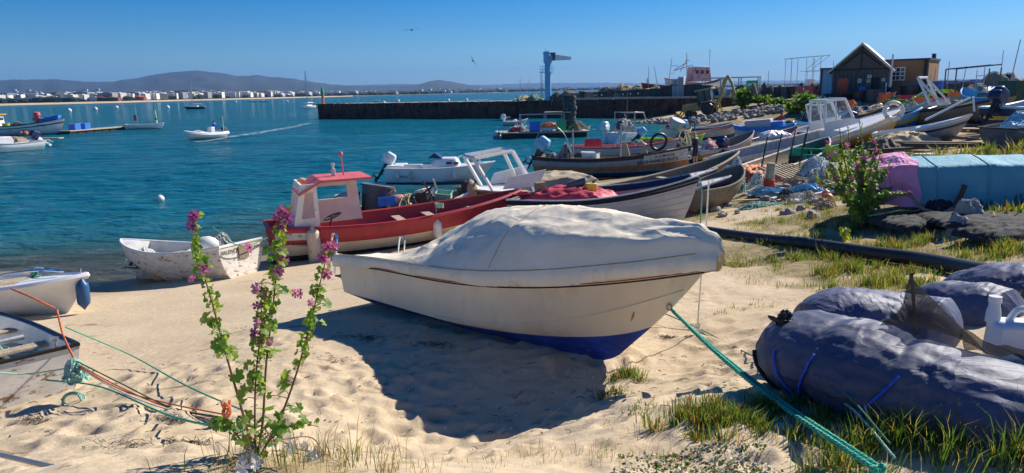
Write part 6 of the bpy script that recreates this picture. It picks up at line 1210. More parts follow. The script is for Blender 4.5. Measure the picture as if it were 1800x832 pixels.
for i, (x_, c_, hat) in enumerate([(-.9,'redcloth','pinkred'),(.1,'redcloth','foam')]):
    person(onb(k3, x_, .1, .35), 2.0+i, ['person in red with a red cap at the engine behind the lime boat','person in orange-brown cap sitting in the boat behind the lime one'][i], {'pel':(0,0,.6),'hiL':(0,.1,.58),'hiR':(0,-.1,.58),'knL':(.38,.12,.6),'knR':(.38,-.12,.6),'anL':(.4,.12,.15),'anR':(.4,-.12,.15),'toL':(.52,.12,.1),'toR':(.52,-.12,.1),'spi':(.02,0,.8),'che':(.08,0,1.0),'nec':(.12,0,1.15),'hea':(.15,0,1.25),'top':(.17,0,1.37),'shL':(.08,.17,1.07),'shR':(.08,-.17,1.07),'elL':(.2,.22,.85),'elR':(.2,-.22,.85),'haL':(.4,.1,.8),'haR':(.4,-.1,.8),'fiL':(.48,.08,.78),'fiR':(.48,-.08,.78)}, {'head':'skin','hand':'skin','fore':'skin','arm':c_,'torso':c_,'leg':'cloth','shin':'cloth','shoe':'black'}, hat=hat)
person(dist(1222, 222, 66)+V3((0,0,-.6)), 2.9, 'stooping person in grey-violet clothes in the bay behind the lime boat', {'spi':(.15,0,1.05),'che':(.35,0,1.1),'nec':(.48,0,1.12),'hea':(.56,0,1.12),'top':(.66,0,1.14),'shL':(.35,.17,1.12),'shR':(.35,-.17,1.12),'elL':(.4,.2,.85),'elR':(.4,-.2,.85),'haL':(.45,.15,.62),'haR':(.45,-.15,.62),'fiL':(.47,.15,.54),'fiR':(.47,-.15,.54)}, {'head':'purplecloth','hand':'skin','fore':'purplecloth','arm':'purplecloth','torso':'purplecloth','leg':'purplecloth','shin':'purplecloth','shoe':'black'})
q1, QH1 = up('white boat with sky-blue decks and a blue and white cuddy', 1402, 52, .35, 1292, 54, -.05, 2.2, (1.2,1.1,1.5), [(.55,'white'),(.8,'palegrey'),(1,'brightblue')], rail='brightblue', rail_r=.06, inner='brightblue', deck=.72, deckm='brightblue', hull=dict(rake=.5))
b = MB(); b.box((.3,0,1.45), (1.8,1.5,.6)); b.build('cuddy', 'palegrey', q1, bev=.05); MB().box((-1.0,0,1.3), (.9,1.4,.45)).build('engine_box', 'brightblue', q1, bev=.04)
q1b, _ = up('white boat lying just behind the sky-blue decked one', 1400, 58, .2, 1310, 60, 0, 2.0, (1.1,1.0,1.35), [(1,'clean')], rail='clean', inner='lightblue', deck=.5, deckm='clean')
q2, _ = up('yellow and teal striped boat tied beyond the white windscreen boat', 1455, 52, .8, 1398, 55, .5, 1.8, (.9,.8,1.1), [(.45,'teal'),(.6,'yellow'),(.75,'brightblue'),(1,'yellow')], rail='lightblue', rail_r=.05, inner='lightblue')
person(dist(1373, 216, 62)+V3((0,0,-.9)), 1.2, 'person in a dark red top seen from behind near the rubble bank', {'top':(.06,0,1.7)}, {'head':'redcloth','hand':'skin','fore':'redcloth','arm':'redcloth','torso':'redcloth','leg':'purplecloth','shin':'purplecloth','shoe':'black'}, hair='darkcloth')
q3, _ = up('long grey boat lying between the sky-blue boat and the maroon one', 1318, 46, .0, 1480, 50, 1.0, 2.0, (.7,.7,1.15), [(1,'white')], rail='palegrey', rail_r=.05, inner='grey', hull=dict(rake=.8))
q4, _ = up('slim white boat with a maroon rail and raised dark outboard', 1272, 41, .0, 1405, 46, .75, 1.8, (.7,.62,.95), [(1,'white')], rail=pm('maroon_paint', (.20,.03,.10), .5), rail_r=.06, inner='grey', motor=dict(s=1.5, cow='navy', tilt=40))
M['maroon'] = _mats['maroon_paint']
drape(onb(q4, 1.2, -.1, .75), (1.8,1.1), .4, 'clean', 'white sheet bundled in the maroon-railed boat', 'sheet', 'sheet', 44, .3)
# ochre boat with big white windscreen
q5, QH5 = up('long ochre-bottomed boat with a big white windscreen cabin', 1262, 34, .1, 1590, 36.5, 1.65, 2.5, (.75,.85,1.4), [(.62,'ochre'),(.78,'palegrey'),(1,'white')], rail='worn', rail_r=.06, inner='grey', hull=dict(rake=.9, tr=.8), deck=.62, deckm='clean', nt_=34)
def wscreen(root, x, z, w, h, l, ww=.5):
    b = MB()
    for s in (-1,1):
        y = s*w/2; o_ = [(x-l/2,y,z),(x-l/2+.12,y,z+h),(x+l/2-ww,y,z+h*.92),(x+l/2,y,z)]; b.tube(o_, .07, n=6); b.tube([(x-l*.08,y,z),(x-l*.08,y,z+h*.95)], .035, n=6)
        b.slab([V3((x-l/2,y,z-.45)),V3((x+l/2+.5,y,z-.3)),V3((x+l/2+.0,y,z+.02)),V3((x-l/2,y,z+.02))], .05)
    for q in ((x-l/2+.12,z+h),(x+l/2-ww,z+h*.92)): b.tube([(q[0],-w/2,q[1]),(q[0],w/2,q[1])], .07, n=6)
    f_ = b.build('windscreen_frame', 'clean', root, ang=30); g = MB()
    for s in (-1,1): y = s*w/2; g.slab([V3((x-l/2+.05,y,z)),V3((x+l/2-.05,y,z)),V3((x+l/2-ww,y,z+h*.9)),V3((x-l/2+.12,y,z+h*.95))], .01)
    g.build('pane', 'clear', f_, smooth=False)
wscreen(q5, 1.2, 1.55, 1.15, 1.05, 1.6, .4)
lr = empty('lifebuoy', onb(q5, 3.9, -1.05, 1.55), 0, 'white lifebuoy hanging on the side of the windscreen boat', 'lifebuoy'); lr.rotation_euler = (R(90-14), 0, R(-14)); MB().tube([(math.cos(k*.2618)*.40, math.sin(k*.2618)*.40, 0) for k in range(24)], .105, n=10, closed=True).build('ring', 'buoywhite', lr)
b = MB(); 
for k in range(4): a_ = k*1.571+.78; b.tube([(math.cos(a_)*.40+math.cos(a_)*.11*math.cos(t*.785), math.sin(a_)*.40+math.sin(a_)*.11*math.cos(t*.785), .11*math.sin(t*.785)) for t in range(8)], .03, n=5, closed=True)
b.build('bands', 'rag', lr)
q6, _ = up('small open boat with a bare white windscreen frame behind the ochre one', 1405, 47, .5, 1500, 50, 1.2, 1.9, (.8,.8,1.2), [(1,'navy')], rail='clean', inner='palegrey')
b = MB(); b.tube([(-.8,-.6,.9),(-1.2,-.6,2.3),(-.1,-.6,2.4),(.5,-.6,.9)], .07, n=5); b.tube([(-.8,.6,.9),(-1.2,.6,2.3),(-.1,.6,2.4),(.5,.6,.9)], .07, n=5); b.tube([(-1.2,-.6,2.3),(-1.2,.6,2.3)], .06, n=5); b.build('windscreen_frame', 'clean', q6)
# grey/white decked boat
q7, QH7 = up('long grey boat with white deck, bow high up the beach', 1545, 33, 1.3, 1715, 31, 1.85, 2.2, (.75,.75,1.05), [(.35,'palewood'),(.7,'grey'),(.82,'navy'),(1,'palegrey')], rail='clean', rail_r=.06, inner='palegrey', deck=.45, deckm='clean', hull=dict(rake=.8, tr=.8))
b = MB(); b.slab([V3((.2,-.7,1.05)),V3((.2,.7,1.05)),V3((1.9,.5,1.75)),V3((1.9,-.5,1.75))], .08); b.box((2.0,0,1.5), (.08,1.0,.6)); b.build('raised_hatch', 'clean', q7, smooth=False)
q8, _ = up('blue and yellow boat lying behind the long white-decked one', 1500, 42, 1.2, 1625, 41, 1.7, 2.0, (.8,.8,1.2), [(.5,'brightblue'),(.7,'yellow'),(1,'lightblue')], rail='lightblue', rail_r=.06, inner='palegrey', motor=dict(s=1.4, cow='navy', tilt=30))
q9, QH9 = up('big dark weathered timber hull with a white strut frame on deck', 1590, 43, 1.6, 1790, 38, 2.1, 2.8, (.9,.95,1.5), [(.3,'darkwood'),(1,'wood')], rail='darkwood', rail_r=.07, inner='wood', deck=.3, deckm='palewood', hull=dict(rake=1.2, tr=.8))
b = MB(); [b.tube([(-1.2,s*.5,1.3),(-1.9,s*.5,2.9)], .08, n=5) for s in (-1,1)]; b.tube([(-1.9,-.5,2.9),(-1.9,.5,2.9)], .08, n=5); [b.tube([(-1.9,s*.5,2.9),(-.6,s*.5,1.3)], .06, n=5) for s in (-1,1)]; b.build('strut_frame', 'clean', q9)
q10, _ = up('blue boat with light-blue lining lying above the dark timber hull', 1765, 46, 2.3, 1688, 50, 2.4, 2.2, (1.0,.9,1.5), [(1,'brightblue')], rail='lightblue', inner='lightblue', hull=dict(rake=.8))
q11, QH11 = up('navy boat with yellow stripe and white lettering at the right edge', 1752, 33, 2.0, 1880, 35, 2.3, 2.2, (1.1,1.0,1.5), [(.5,'navy'),(.66,'yellow'),(1,'navy')], rail='lightblue', rail_r=.06, inner='palegrey', motor=dict(s=1.7, cow='navy', tilt=35))
hull_text(q11, QH11, 'ATLAS', .10, .74, .28, mat='clean')
q12, _ = up('dark boat filled with pale nets at the right edge below the navy one', 1758, 27, 1.75, 1880, 28, 2.0, 2.0, (.8,.8,1.1), [(1,'greytub')], rail='black', inner='wood', hull=dict(vf=.6)); net_pile(onb(q12, -.6, 0, .6), (2.4,1.4,.5), 'pale blue-white net heap in the dark boat at the right edge', 'ropewhite', seed=88, strands=60, smat='lightblue')
q13, _ = up('white boat with a black stern lying at the very right behind the navy one', 1740, 52, 2.3, 1850, 50, 2.6, 2.4, (1.1,1.0,1.6), [(1,'clean')], rail='clean', inner='palegrey')
# smaller hulls crowding the upper beach
for (pa, Da, pb, Db, cols, rl, inn, l) in [
    (1520,58,1580,56,('white','red'),'white','palegrey','small white skiff with a red band below the hut stones'),(1560,52,1640,50,('teal','palegrey'),'lightblue','grey','small grey-blue skiff below the hut stones'),
    (1610,56,1672,53,('clean',),'clean','lightblue','low white skiff with pale blue inside, below the ochre building'),(1640,47,1715,45,('green','white'),'green','palewood','small green and white skiff above the dark timber hull'),
    (1655,60,1710,62,('brightblue','white'),'white','grey','small blue skiff high on the rise'),(1700,56,1762,54,('pinkred','white'),'pinkred','wood','small red and white skiff on the rise'),
    (1730,47,1800,46,('palegrey',),'navy','grey','small pale skiff with a navy rail near the right edge'),(1500,50,1556,49,('ochre','navy'),'ochre','wood','small ochre and navy skiff behind the lifebuoy'),
    (1745,62,1805,60,('navy','yellow'),'yellow','grey','small navy skiff with a yellow rail on the skyline side'),(1590,66,1640,64,('lightblue','clean'),'clean','grey','small pale blue skiff beside the hut tubs'),
    (1462,60,1510,58,('clean','lightblue'),'lightblue','clean','small white skiff with pale blue rail by the rubble top'),(1690,40,1760,41,('wood','white'),'white','wood','small brown skiff with a white rail behind the dark timber hull')]:
    a, b_ = dist(pa, 200, Da), dist(pb, 200, Db); a.z = gz(a.x, a.y)+.1; b_.z = gz(b_.x, b_.y)+.2
    bt, bH = boat(l, 'boat', a, b_, 1.7, (.65,.6,.95), [(.6, cols[0]), (1, cols[-1])], name='rowing_boat', rail=rl, rail_r=.05, inner=inn, thw=(.35,.6), hull=dict(rake=.4, tr=.8), nt_=18, roll=random.Random(pa).uniform(-8,8))
    net_pile(onb(bt, random.Random(pa).uniform(-.8,.5), 0, .4), (1.5,1.0,.5), 'gear heap in the '+' '.join(l.split()[:12]), random.Random(pa).choice(['net','greennet','wood','ropetan']), seed=pa, strands=16, smat='ropewhite', floats=2)
# more hulls between
q14, QH14 = up('white hull with dark red waterline and faded name below the ochre boat', 1316, 37, .1, 1470, 40, 1.0, 1.9, (.7,.65,1.0), [(.35,'worn'),(.45,'red'),(1,'white')], rail='worn', inner='grey'); hull_text(q14, QH14, 'FIRMAMENTO', .22, .6, .25)
q15, _ = up('ochre and blue low boat nosing the beach beside the standing man', 1222, 41, -.1, 1330, 43, .5, 1.8, (.85,.75,1.2), [(.4,'navy'),(.75,'ochre'),(1,'palegrey')], rail='palegrey', inner='wood'); net_pile(onb(q15, -.8, 0, .55), (2.2,1.3,.5), 'red and white gear heap in the ochre low boat', 'ropewhite', seed=89, strands=40, smat='pinkred', floats=5)
q16, _ = up('cream weathered hull beached bow-up beside the terracotta tiles', 1318, 26, .55, 1460, 31, 1.0, 1.8, (.7,.7,1.05), [(.4,'palewood'),(1,'white')], rail='worn', rail_r=.04, inner='wood', hull=dict(rake=.5))
q17, _ = up('brown timber boat end beside the rope-hung bow', 1215, 19.8, .75, 1310, 21.5, 1.0, 1.3, (.75,.7,.95), [(.2,'red'),(1,'wood')], rail='wood', inner='wood')
# ================================================================ NEAR BEACH: POSTS, TILES, NETS, PIPE, TARPAULINS, ROPES
def T(px, py, dz=0): p = G(px, py); return p+V3((0,0,dz))
# ribbed post with red rope
pt_ = empty('mooring_post', T(1350, 345), 0, 'weathered round post wrapped in bright red rope', 'post'); MB().lathe([(.12,-.2),(.13,.95),(.12,1.0),(0,1.0)], n=16).build('timber', 'palewood', pt_); pt_.rotation_euler = (0, R(3), 0)
b = MB(); pts = []
for k in range(160): a_ = k*.5; pts.append((math.cos(a_)*(.155+.02*math.sin(k*.9)), math.sin(a_)*(.155+.02*math.sin(k*.7)), .02+k*.0031+.01*math.sin(k*1.7)))
b.tube(pts, .024, n=6); M['ropered'] = pm('red_rope', (.62,.06,.03), .8, v=.2, sc_=20); b.build('rope', 'ropered', pt_)
for i, (px, py, n_) in enumerate([(1306,322,26),(1335,305,14)]):
    c_ = T(px, py); rr_ = random.Random(i)
    for k in range(n_):
        q = k % 7; l_ = k//7; o = MB().grid(lambda u, v: V3(((u-.5)*.42, math.cos(v*math.pi)*.1, math.sin(v*math.pi)*.08)), 2, 8).build('roof_tile', 'terracotta', solid=.018); o.location = c_+V3((-.55+q*.19, rr_.uniform(-.1,.1)+l_*.05, .06+l_*.1)); o.rotation_euler = (rr_.uniform(-.2,.2), rr_.uniform(-.5,-.15), R(60)+rr_.uniform(-.15,.15)); tag(o, 'terracotta tile in the '+['larger','smaller'][i]+' heap of tiles beside the red-roped post', 'roof tile', ['larger','smaller'][i]+' tile heap')
for i, (px, py, d, m_, s_, l) in enumerate([(1285,340,(1.0,.9,.9),'greennet','ropewhite','tangle of pale rope hanging beside the black-rimmed bow'),(1440,315,(2.2,1.2,.5),'lightnet','ropewhite','translucent white and green net mound beyond the red-roped post'),(1400,345,(2.6,.8,.25),'lightnet','lightblue','low blue-white net spread right of the red-roped post'),(1330,330,(.8,.5,.45),'rag','ropewhite','white rag and rope heap at the foot of the red-roped post'),(1255,360,(1.0,.8,.25),'greennet','ropepale','green rope litter below the black-rimmed bow'),(1340,365,(1.3,.5,.12),'greennet','ropepale','thin teal rope litter on the sand'),(1385,352,(1.2,.6,.2),'net','net','dark net lying right of the litter')]):
    M['lightnet'] = pm('pale_net_twine', (.33,.42,.40), .8, v=.4, c2=(.08,.22,.2), t=(.5,.6), bump=1, bs=25); net_pile(T(px, py), d, l, m_, seed=400+i, smat=s_, strands=70)
M['brightgreen'] = pm('bright_green_plastic', (.03,.42,.20), .4, v=.15)
for i, (px, py, D, d, m_, l) in enumerate([(1425,290,29,(1.5,1.0,.45),'brightgreen','big green fish basket above the net mound'),(1440,278,30.5,(1.5,1.0,.45),'brightgreen','second green fish basket behind the bigger one'),(1462,285,29,(1.0,.7,.5),'lime','lime-green crate right of the green fish baskets'),(1408,300,29,(1.2,.8,.4),'blackplastic','black mesh crate left of the green fish baskets')]):
    p = dist(px, py, D); crate(V3((p.x, p.y, max(gz(p.x, p.y), p.z-.2))), .3+i*.3, d, m_, l, tilt=[12,-10,20,-8][i])
for i, (x0, x1, y, D) in enumerate([(1325,1345,300,26),(1355,1366,290,27),(1378,1392,280,28),(1398,1404,300,25),(1402,1415,262,30)]):
    p = dist((x0+x1)/2, y, D); g_ = gz(p.x, p.y); pole(V3((p.x, p.y, g_-.1)), 1.55, 'short dark stake in the row behind the tiles', .035, 'black', group='dark stakes along the boats', lean=.15)
rgk = random.Random(21)
for k in range(34):
    px = rgk.uniform(1245, 1450); py = rgk.uniform(318, 385); 
    if k > 22: px = rgk.uniform(1380,1520); py = rgk.uniform(300,350)
    o = rocks[k % 6].copy(); COL.objects.link(o); s_ = rgk.uniform(.15,.42); o.scale = (s_,)*3; o.location = T(px, py, .04); o.rotation_euler = (rgk.uniform(-.3,.3),0,rgk.uniform(0,6)); tag(o, 'pale stone among the litter around the red-roped post', 'stone', 'stones around the red-roped post'); 
for k in range(14):
    px = rgk.uniform(1290, 1480); py = rgk.uniform(295, 360); o = MB().box((0,0,0), (rgk.uniform(.8,1.8),.1,.03)).build('plank', rgk.choice(['palewood','wood','white'])); o.location = T(px, py, .08); o.rotation_euler = (0, rgk.uniform(-.15,.1), rgk.uniform(-.3,1.3)); tag(o, 'loose board lying among the boats and tiles', 'plank', 'loose boards by the tiles')
pal = empty('slatted_rack', T(1385, 318, .1), .5, 'bleached slatted wooden rack right of the small tile heap', 'rack'); b = MB()
for k in range(9): b.box((-.8+k*.2,0,.22), (.06,1.2,.04), rot=Matrix.Rotation(.25,3,'X'))
for s in (-1,1): b.box((0,s*.5,.18+s*.12), (1.8,.06,.06))
b.build('slats', 'palewood', pal, smooth=False)
rl_ = random.Random(44); lm = {'ropewhite':'white','ropepale':'pale green','lightblue':'light blue','ropetan':'tan','net':'dark','greennet':'green','wood':'brown','pinkred':'faded red'}
for k in range(34):
    px, py = rl_.uniform(1245, 1470), rl_.uniform(300, 372); m_ = rl_.choice(list(lm)); p = T(px, py); s_ = rl_.uniform(.4, 1.0)
    kk = k % 4
    if kk in (0, 2): net_pile(p, (1.1*s_,.7*s_,.28*s_), lm[m_]+' rope and net scrap by the red-roped post', m_, seed=900+k, smat=rl_.choice(['ropewhite','ropepale','ropetan']), strands=30, group=lm[m_]+' scraps by the red-roped post')
    elif kk == 1: buoy(p, .13*s_+.05, 'small float dropped among the scraps by the red-roped post', rl_.choice(['buoywhite','buoyorange']), group='small floats by the red-roped post')
    else: m2 = rl_.choice(['white','palewood','wood']); o = MB().box((0,0,.05), (1.2*s_,.12,.05)).build('plank', m2); o.location = p; o.rotation_euler = (0, rl_.uniform(-.2,.1), rl_.uniform(-1,1.5)); tag(o, 'short broken board among the scraps by the red-roped post', 'plank', 'broken boards by the red-roped post')
# long black pipe
PP = [G(1230, 412), G(1320, 428), G(1420, 440), G(1520, 453), G(1620, 468), G(1740, 492), G(1900, 520)]
o = MB().tube(bez([p+V3((0,0,.09)) for p in PP], 8), .115, n=16).build('drain_pipe', 'black'); tag(o, 'long black plastic pipe lying across the grass', 'pipe')
# turquoise tarped boat with pink cloth
ta_, tb3 = V3((10.6, 16.2, 1.75)), V3((14.6, 15.6, 2.3)); tc_ = (ta_+tb3)/2; td = math.atan2(tb3.y-ta_.y, tb3.x-ta_.x)
M['turq'] = pm('turquoise_tarpaulin', (.11,.36,.46), .75, v=.1, sc_=2, bump=.3, bs=9, c2=(.22,.45,.5), t=(.6,.75), s2=2); M['pink'] = pm('pink_cloth', (.72,.30,.52), .8, v=.12, bump=.3, bs=12)
crease(M['turq'], [(3.0,.02,(1,1,.35))]); crease(M['pink'], [(3.5,.05,(1.4,1.4,.4)),(8,.01,(1,1,1))])
tq = empty('tarped_boat', G(1720, 344), td, 'long upturned boat wrapped in turquoise tarpaulin', 'boat cover')
def tarp(x, v, L_=5.4):
    a_ = v*2-1; w = 1.15; s = 1 if a_ > 0 else -1; fold = .018*math.sin(x*9+math.sin(x*3)*2)*abs(a_)+.03*noise.noise(V3((x*2, v*4, 1))); pl = .03*math.exp(-((x % .92-.46)/.03)**2)
    if abs(a_) < .42: return V3((x, a_*w*1.5, 1.12-.42*abs(a_)+fold+.03*noise.noise(V3((x,0,5)))))
    k = (abs(a_)-.42)/.58; return V3((x, s*(.42*w*1.5+.10*k+fold-pl), .94-.98*k+fold))
tq.location = V3((tq.location.x, tq.location.y-.5, tq.location.z-.02)); tq.scale = (1,1,.82); X0 = -2.0
MB().grid(lambda u, v: tarp(X0+u*6.6, v), 90, 30).build('tarpaulin', 'turq', tq, ang=60); b = MB(); b.add([tarp(X0, v/12) for v in range(13)]+[(X0,0,.0)], [(i,i+1,13) for i in range(12)]); b.build('tarpaulin_end', 'turq', tq)
b = MB(); [b.tube([tarp(X0+xx, v/24)+V3((0,-.006,.008)) for v in range(25)], .012, n=5) for xx in (.55,1.5,2.45,3.4,4.4)]; b.build('lashing', 'turq', tq)
pk = empty('pink_cloth', tq.location, td, 'pink cloth draped over the end of the turquoise tarped boat', 'cloth'); pk.scale = (1,1,.82)
def pkf(u, v):
    x = X0-.62+u*.85; q = tarp(x, v); sc_k = 1.03 if x > X0-.1 else max(.55, 1.03-(X0-.1-x)*.5); f_ = .035*math.sin(v*40+u*6)+.05*noise.noise(V3((x*3, v*7, 9))); return V3((x+.05*math.sin(v*20), q.y*1.03+f_*.5, max(-.02, q.z*sc_k+.03+f_)))
MB().grid(pkf, 40, 50).build('folds', 'pink', pk, ang=70)
# tan groundsheet mound and white plank stack behind
drape(T(1590, 262)+V3((.0,0,.0)), (3.0,1.6), .75, 'tansheet' if M.setdefault('tansheet', pm('tan_sheet', (.55,.42,.23), .8, v=.12, c2=(.35,.26,.15), t=(.6,.7))) else '', 'tan sheet over a mound behind the big mallow', 'groundsheet', 'sheet', 61, .1, .7); drape(T(1545, 275), (1.5,1.5), .75, M.setdefault('brownsheet', pm('brown_sheet', (.16,.12,.08), .9, v=.3)), 'brown sheet mound in front of the tan one', 'groundsheet', 'sheet', 62, .4, .8)
for i, (px, py, D, L_) in enumerate([(1695,224,24,3.0),(1690,236,22.5,3.1),(1650,218,29,3.6),(1665,222,27,3.4)]):
    p = dist(px, py, D); o = MB().box((0,0,0), (L_,.3,.14)).build('long_plank', ['ropewhite','palewood','wood','darkwood'][i], bev=.01); o.location = V3((p.x, p.y, gz(p.x,p.y)+.12+.06*i)); o.rotation_euler = (0, R(2), R(-6+i*4)); tag(o, ['bleached white long plank','pale long plank below the bleached one','brown long beam behind the planks','dark long beam behind the planks'][i], 'plank')
rb2 = random.Random(91)
for k in range(34):
    px, py = rb2.uniform(1560, 1800), rb2.uniform(196, 250); p = G(px, py); p = p if p.y < 60 else J(px, py, 28); o = MB().box((0,0,0), (rb2.uniform(1.2,3.2),rb2.uniform(.12,.3),.07)).build('old_board', rb2.choice(['darkwood','wood','wood','darkwood','palewood'])); o.location = p+V3((0,0,.1+.2*rb2.random())); o.rotation_euler = (rb2.uniform(-.2,.2), rb2.uniform(-.12,.12), rb2.uniform(-.5,.4)); tag(o, 'old board in the timber litter beyond the turquoise boat', 'plank', 'timber litter beyond the turquoise boat')
for k in range(5):
    px, py = 1590+k*45, 212+6*(k % 2); net_pile(G(px, py), (2.6,1.4,.6), 'dark gear heap in the timber litter, '+['nearest the lifebuoy','second from the lifebuoy','the middle one','fourth from the lifebuoy','farthest from the lifebuoy'][k], rb2.choice(['net','wood','darkwood']), seed=700+k, strands=20, smat='ropetan', floats=1)
# black sheets, driftwood, rag
for i, (px, py, d, h_, rz_) in enumerate([(1625,395,(1.7,1.0),.18,.2),(1745,392,(2.2,1.2),.15,-.1),(1770,415,(1.6,.8),.22,.3),(1650,372,(.9,.6),.3,.5)]): drape(T(px, py), d, h_, M.setdefault('blacksheet', pm('black_sheeting', (.03,.031,.034), .9, v=.3, bump=.3)), ['black sheeting under the driftwood','flat black sheeting at the right by the rag','crumpled black sheeting near the right edge','small dark bundle behind the driftwood'][i], 'plastic_sheet', 'sheet', 70+i, rz_, .35)
c_ = T(1640, 385); o = MB().tube(bez([c_+V3((-.85,.4,.25)), c_+V3((-.45,.2,.45)), c_+V3((-.25,-.05,.2)), c_+V3((.05,-.15,.12)), c_+V3((.3,-.1,.2))], 8), [.035]*33, n=8).build('driftwood', 'wood'); tag(o, 'bent grey driftwood branch across the black sheeting', 'driftwood')
o = MB().tube(bez([c_+V3((.35,0,.1)), c_+V3((.55,.1,.4)), c_+V3((.62,.1,.62))], 6), [.05]*13, n=7).build('driftwood', 'darkwood'); tag(o, 'short dark upright branch stub near the rag', 'driftwood')
o = MB().tube(bez([c_+V3((-1.2,.1,.05)), c_+V3((-.7,-.1,.18)), c_+V3((-.2,.2,.12)), c_+V3((.1,.45,.3)), c_+V3((-.1,.6,.5))], 8), .014, n=6).build('loose_rope', 'ropetan'); tag(o, 'tan rope curling over the driftwood', 'rope')
def cloth_lump(p, d, mat, label, name, cat, seed, n=40, folds=6, amp=.12, rot=0):
    def f(u, v):
        th_, ph = v*2*math.pi, (1-u)*math.pi*.56; q = V3((math.sin(ph)*math.cos(th_), math.sin(ph)*math.sin(th_), math.cos(ph))); r = 1+amp*(noise.noise(q*1.6+V3((seed,0,0)))*2)+amp*.55*(1-abs(noise.noise(q*3.1+V3((0,seed,0))))*3.2)+amp*.3*(1-abs(noise.noise(q*6.5+V3((0,0,seed))))*3)
        return V3((q.x*r*d[0]/2, q.y*r*d[1]/2, q.z*r*d[2]))
    o = MB().grid(f, n, n*2).build(name, mat, ang=80); o.location = p; o.rotation_euler = (0, 0, rot); return tag(o, label, cat)
cloth_lump(T(1700, 392), (.50,.4,.42), 'rag', 'grey-white rag bunched over a stump beside the driftwood', 'rag', 'cloth', 5, amp=.11)
cloth_lump(T(1683, 410), (.35,.3,.32), 'rag', 'lower fold of grey rag hanging in front of the bunched one', 'rag', 'cloth', 9, amp=.13)
# dark blue tarpaulin bundles: rolled tube of fabric with gathers
M['navytarp'] = pm('navy_tarpaulin', (.072,.086,.155), .58, v=.14, sc_=1.2, c2=(.13,.135,.16), t=(.5,.75), s2=1.6, bump=.35, bs=9)
crease(M['navytarp'], [(1.9,.035,(.55,1.5,1.5)),(5,.008,(.6,1.3,1.3))])
M['navytarp'].node_tree.nodes['Principled BSDF'].inputs['Specular IOR Level'].default_value = .35
def bundle(path, rad, label, ties=(), seed=0, flat=.74, n=220, m=100):
    P_ = bez(path, 30); N = len(P_)-1; rads = lambda s: float(np.interp(s, [k/(len(rad)-1) for k in range(len(rad))], rad))
    root = empty('tarpaulin_bundle', (0,0,0), 0, label, 'tarpaulin')
    def fr_(s):
        x = s*N; i = min(N-1, int(x)); p = P_[i].lerp(P_[i+1], x-i); d = (P_[min(N, i+2)]-P_[max(0, i-1)]).normalized(); w = V3((0,0,1)).cross(d).normalized(); return p, d, w, d.cross(w)
    rc = random.Random(seed*7+1); cl_ = []
    for k in range(170):
        if ties and k < 60: s0_ = rc.choice(ties)*6+rc.uniform(-.08,.08); a0 = rc.uniform(.2, 3.0); an = rc.uniform(-.5,.5)+(3.14 if rc.random() < .5 else 0); ln = rc.uniform(.4, 1.5)
        else: s0_ = rc.uniform(0, 6); a0 = rc.uniform(0, 6.28); an = rc.gauss(0, .7); ln = rc.uniform(.3, 1.3)
        cl_.append((s0_, a0, s0_+math.cos(an)*ln, a0+math.sin(an)*ln, rc.choice([-1,-1,1])*rc.uniform(.010,.032), rc.uniform(.018,.045)))
    ca = np.array(cl_).T
    def cdist_(x, y):
        ax, ay, bx, by, am, wd = ca; dx, dy = bx-ax, by-ay; t = np.clip(((x-ax)*dx+(y-ay)*dy)/(dx*dx+dy*dy), 0, 1); d = np.hypot(x-ax-dx*t, y-ay-dy*t); return float((am*np.exp(-d/wd)*(1-.7*t)).sum())
    def sf(s, v, k=1.0):
        p, d, w, u = fr_(s); a_ = v*2*math.pi; r = rads(s)
        for ts_k in ties: r *= 1-.07*math.exp(-((s-ts_k)/.022)**2)
        q = V3((s*7+seed, math.cos(a_)*1.3, math.sin(a_)*1.3)); q2 = V3((s*3+seed+math.cos(a_)*.6, math.cos(a_)*3.0, math.sin(a_)*3.0)); q3 = V3((s*22+seed+3*math.sin(a_), math.cos(a_)*2.2, math.sin(a_)*2.2))
        dd = cdist_(s*6, a_)
        r *= 1+.10*noise.noise(q*.6)-.05*abs(noise.noise(q2*1.2))-.03*abs(noise.noise(q3*.8))+dd
        r *= min(1, .05+math.sqrt(max(0, min(s, 1-s)*9)))*k; zz = math.sin(a_)*r*flat; zz = zz if zz > -r*.5 else -r*.5
        return p+w*math.cos(a_)*r+u*zz
    b = MB(); b.grid(lambda s, v: sf(s, v), n, m, flip=True); b.build('fabric', 'navytarp', root, ang=80); return root, sf
bp = [T(1395, 620, .16), T(1440, 600, .22), T(1530, 645, .24), T(1640, 680, .22), T(1760, 720, .2), T(1900, 790, .2)]
B1, sf1 = bundle([dist(1400,600,5.2), dist(1445,625,4.75), dist(1520,650,4.45), dist(1620,688,4.2), dist(1730,722,4.0), dist(1880,768,3.9)], [.34,.42,.44,.43,.42,.44], 'long navy tarpaulin roll lying in the grass, tied with blue cord', (.30,.52), 3)
B1b, sf1b = bundle([dist(1420,590,5.6), dist(1490,560,5.7), dist(1580,570,5.7), dist(1690,590,5.4)], [.28,.36,.37,.38], 'navy tarpaulin roll behind the long one, under the black mesh', (), 8)
B2, _ = bundle([dist(1600,545,6.9), dist(1660,545,6.5), dist(1715,555,6.2), dist(1790,570,5.9)], [.26,.38,.42,.38], 'smaller navy tarpaulin bundle right of the black mesh', (), 14)
B3, _ = bundle([dist(1685,512,8.2), dist(1745,515,7.6), dist(1810,525,7.2), dist(1900,540,7.0)], [.30,.46,.52,.5], 'rearmost navy tarpaulin bundle at the right edge', (), 21)
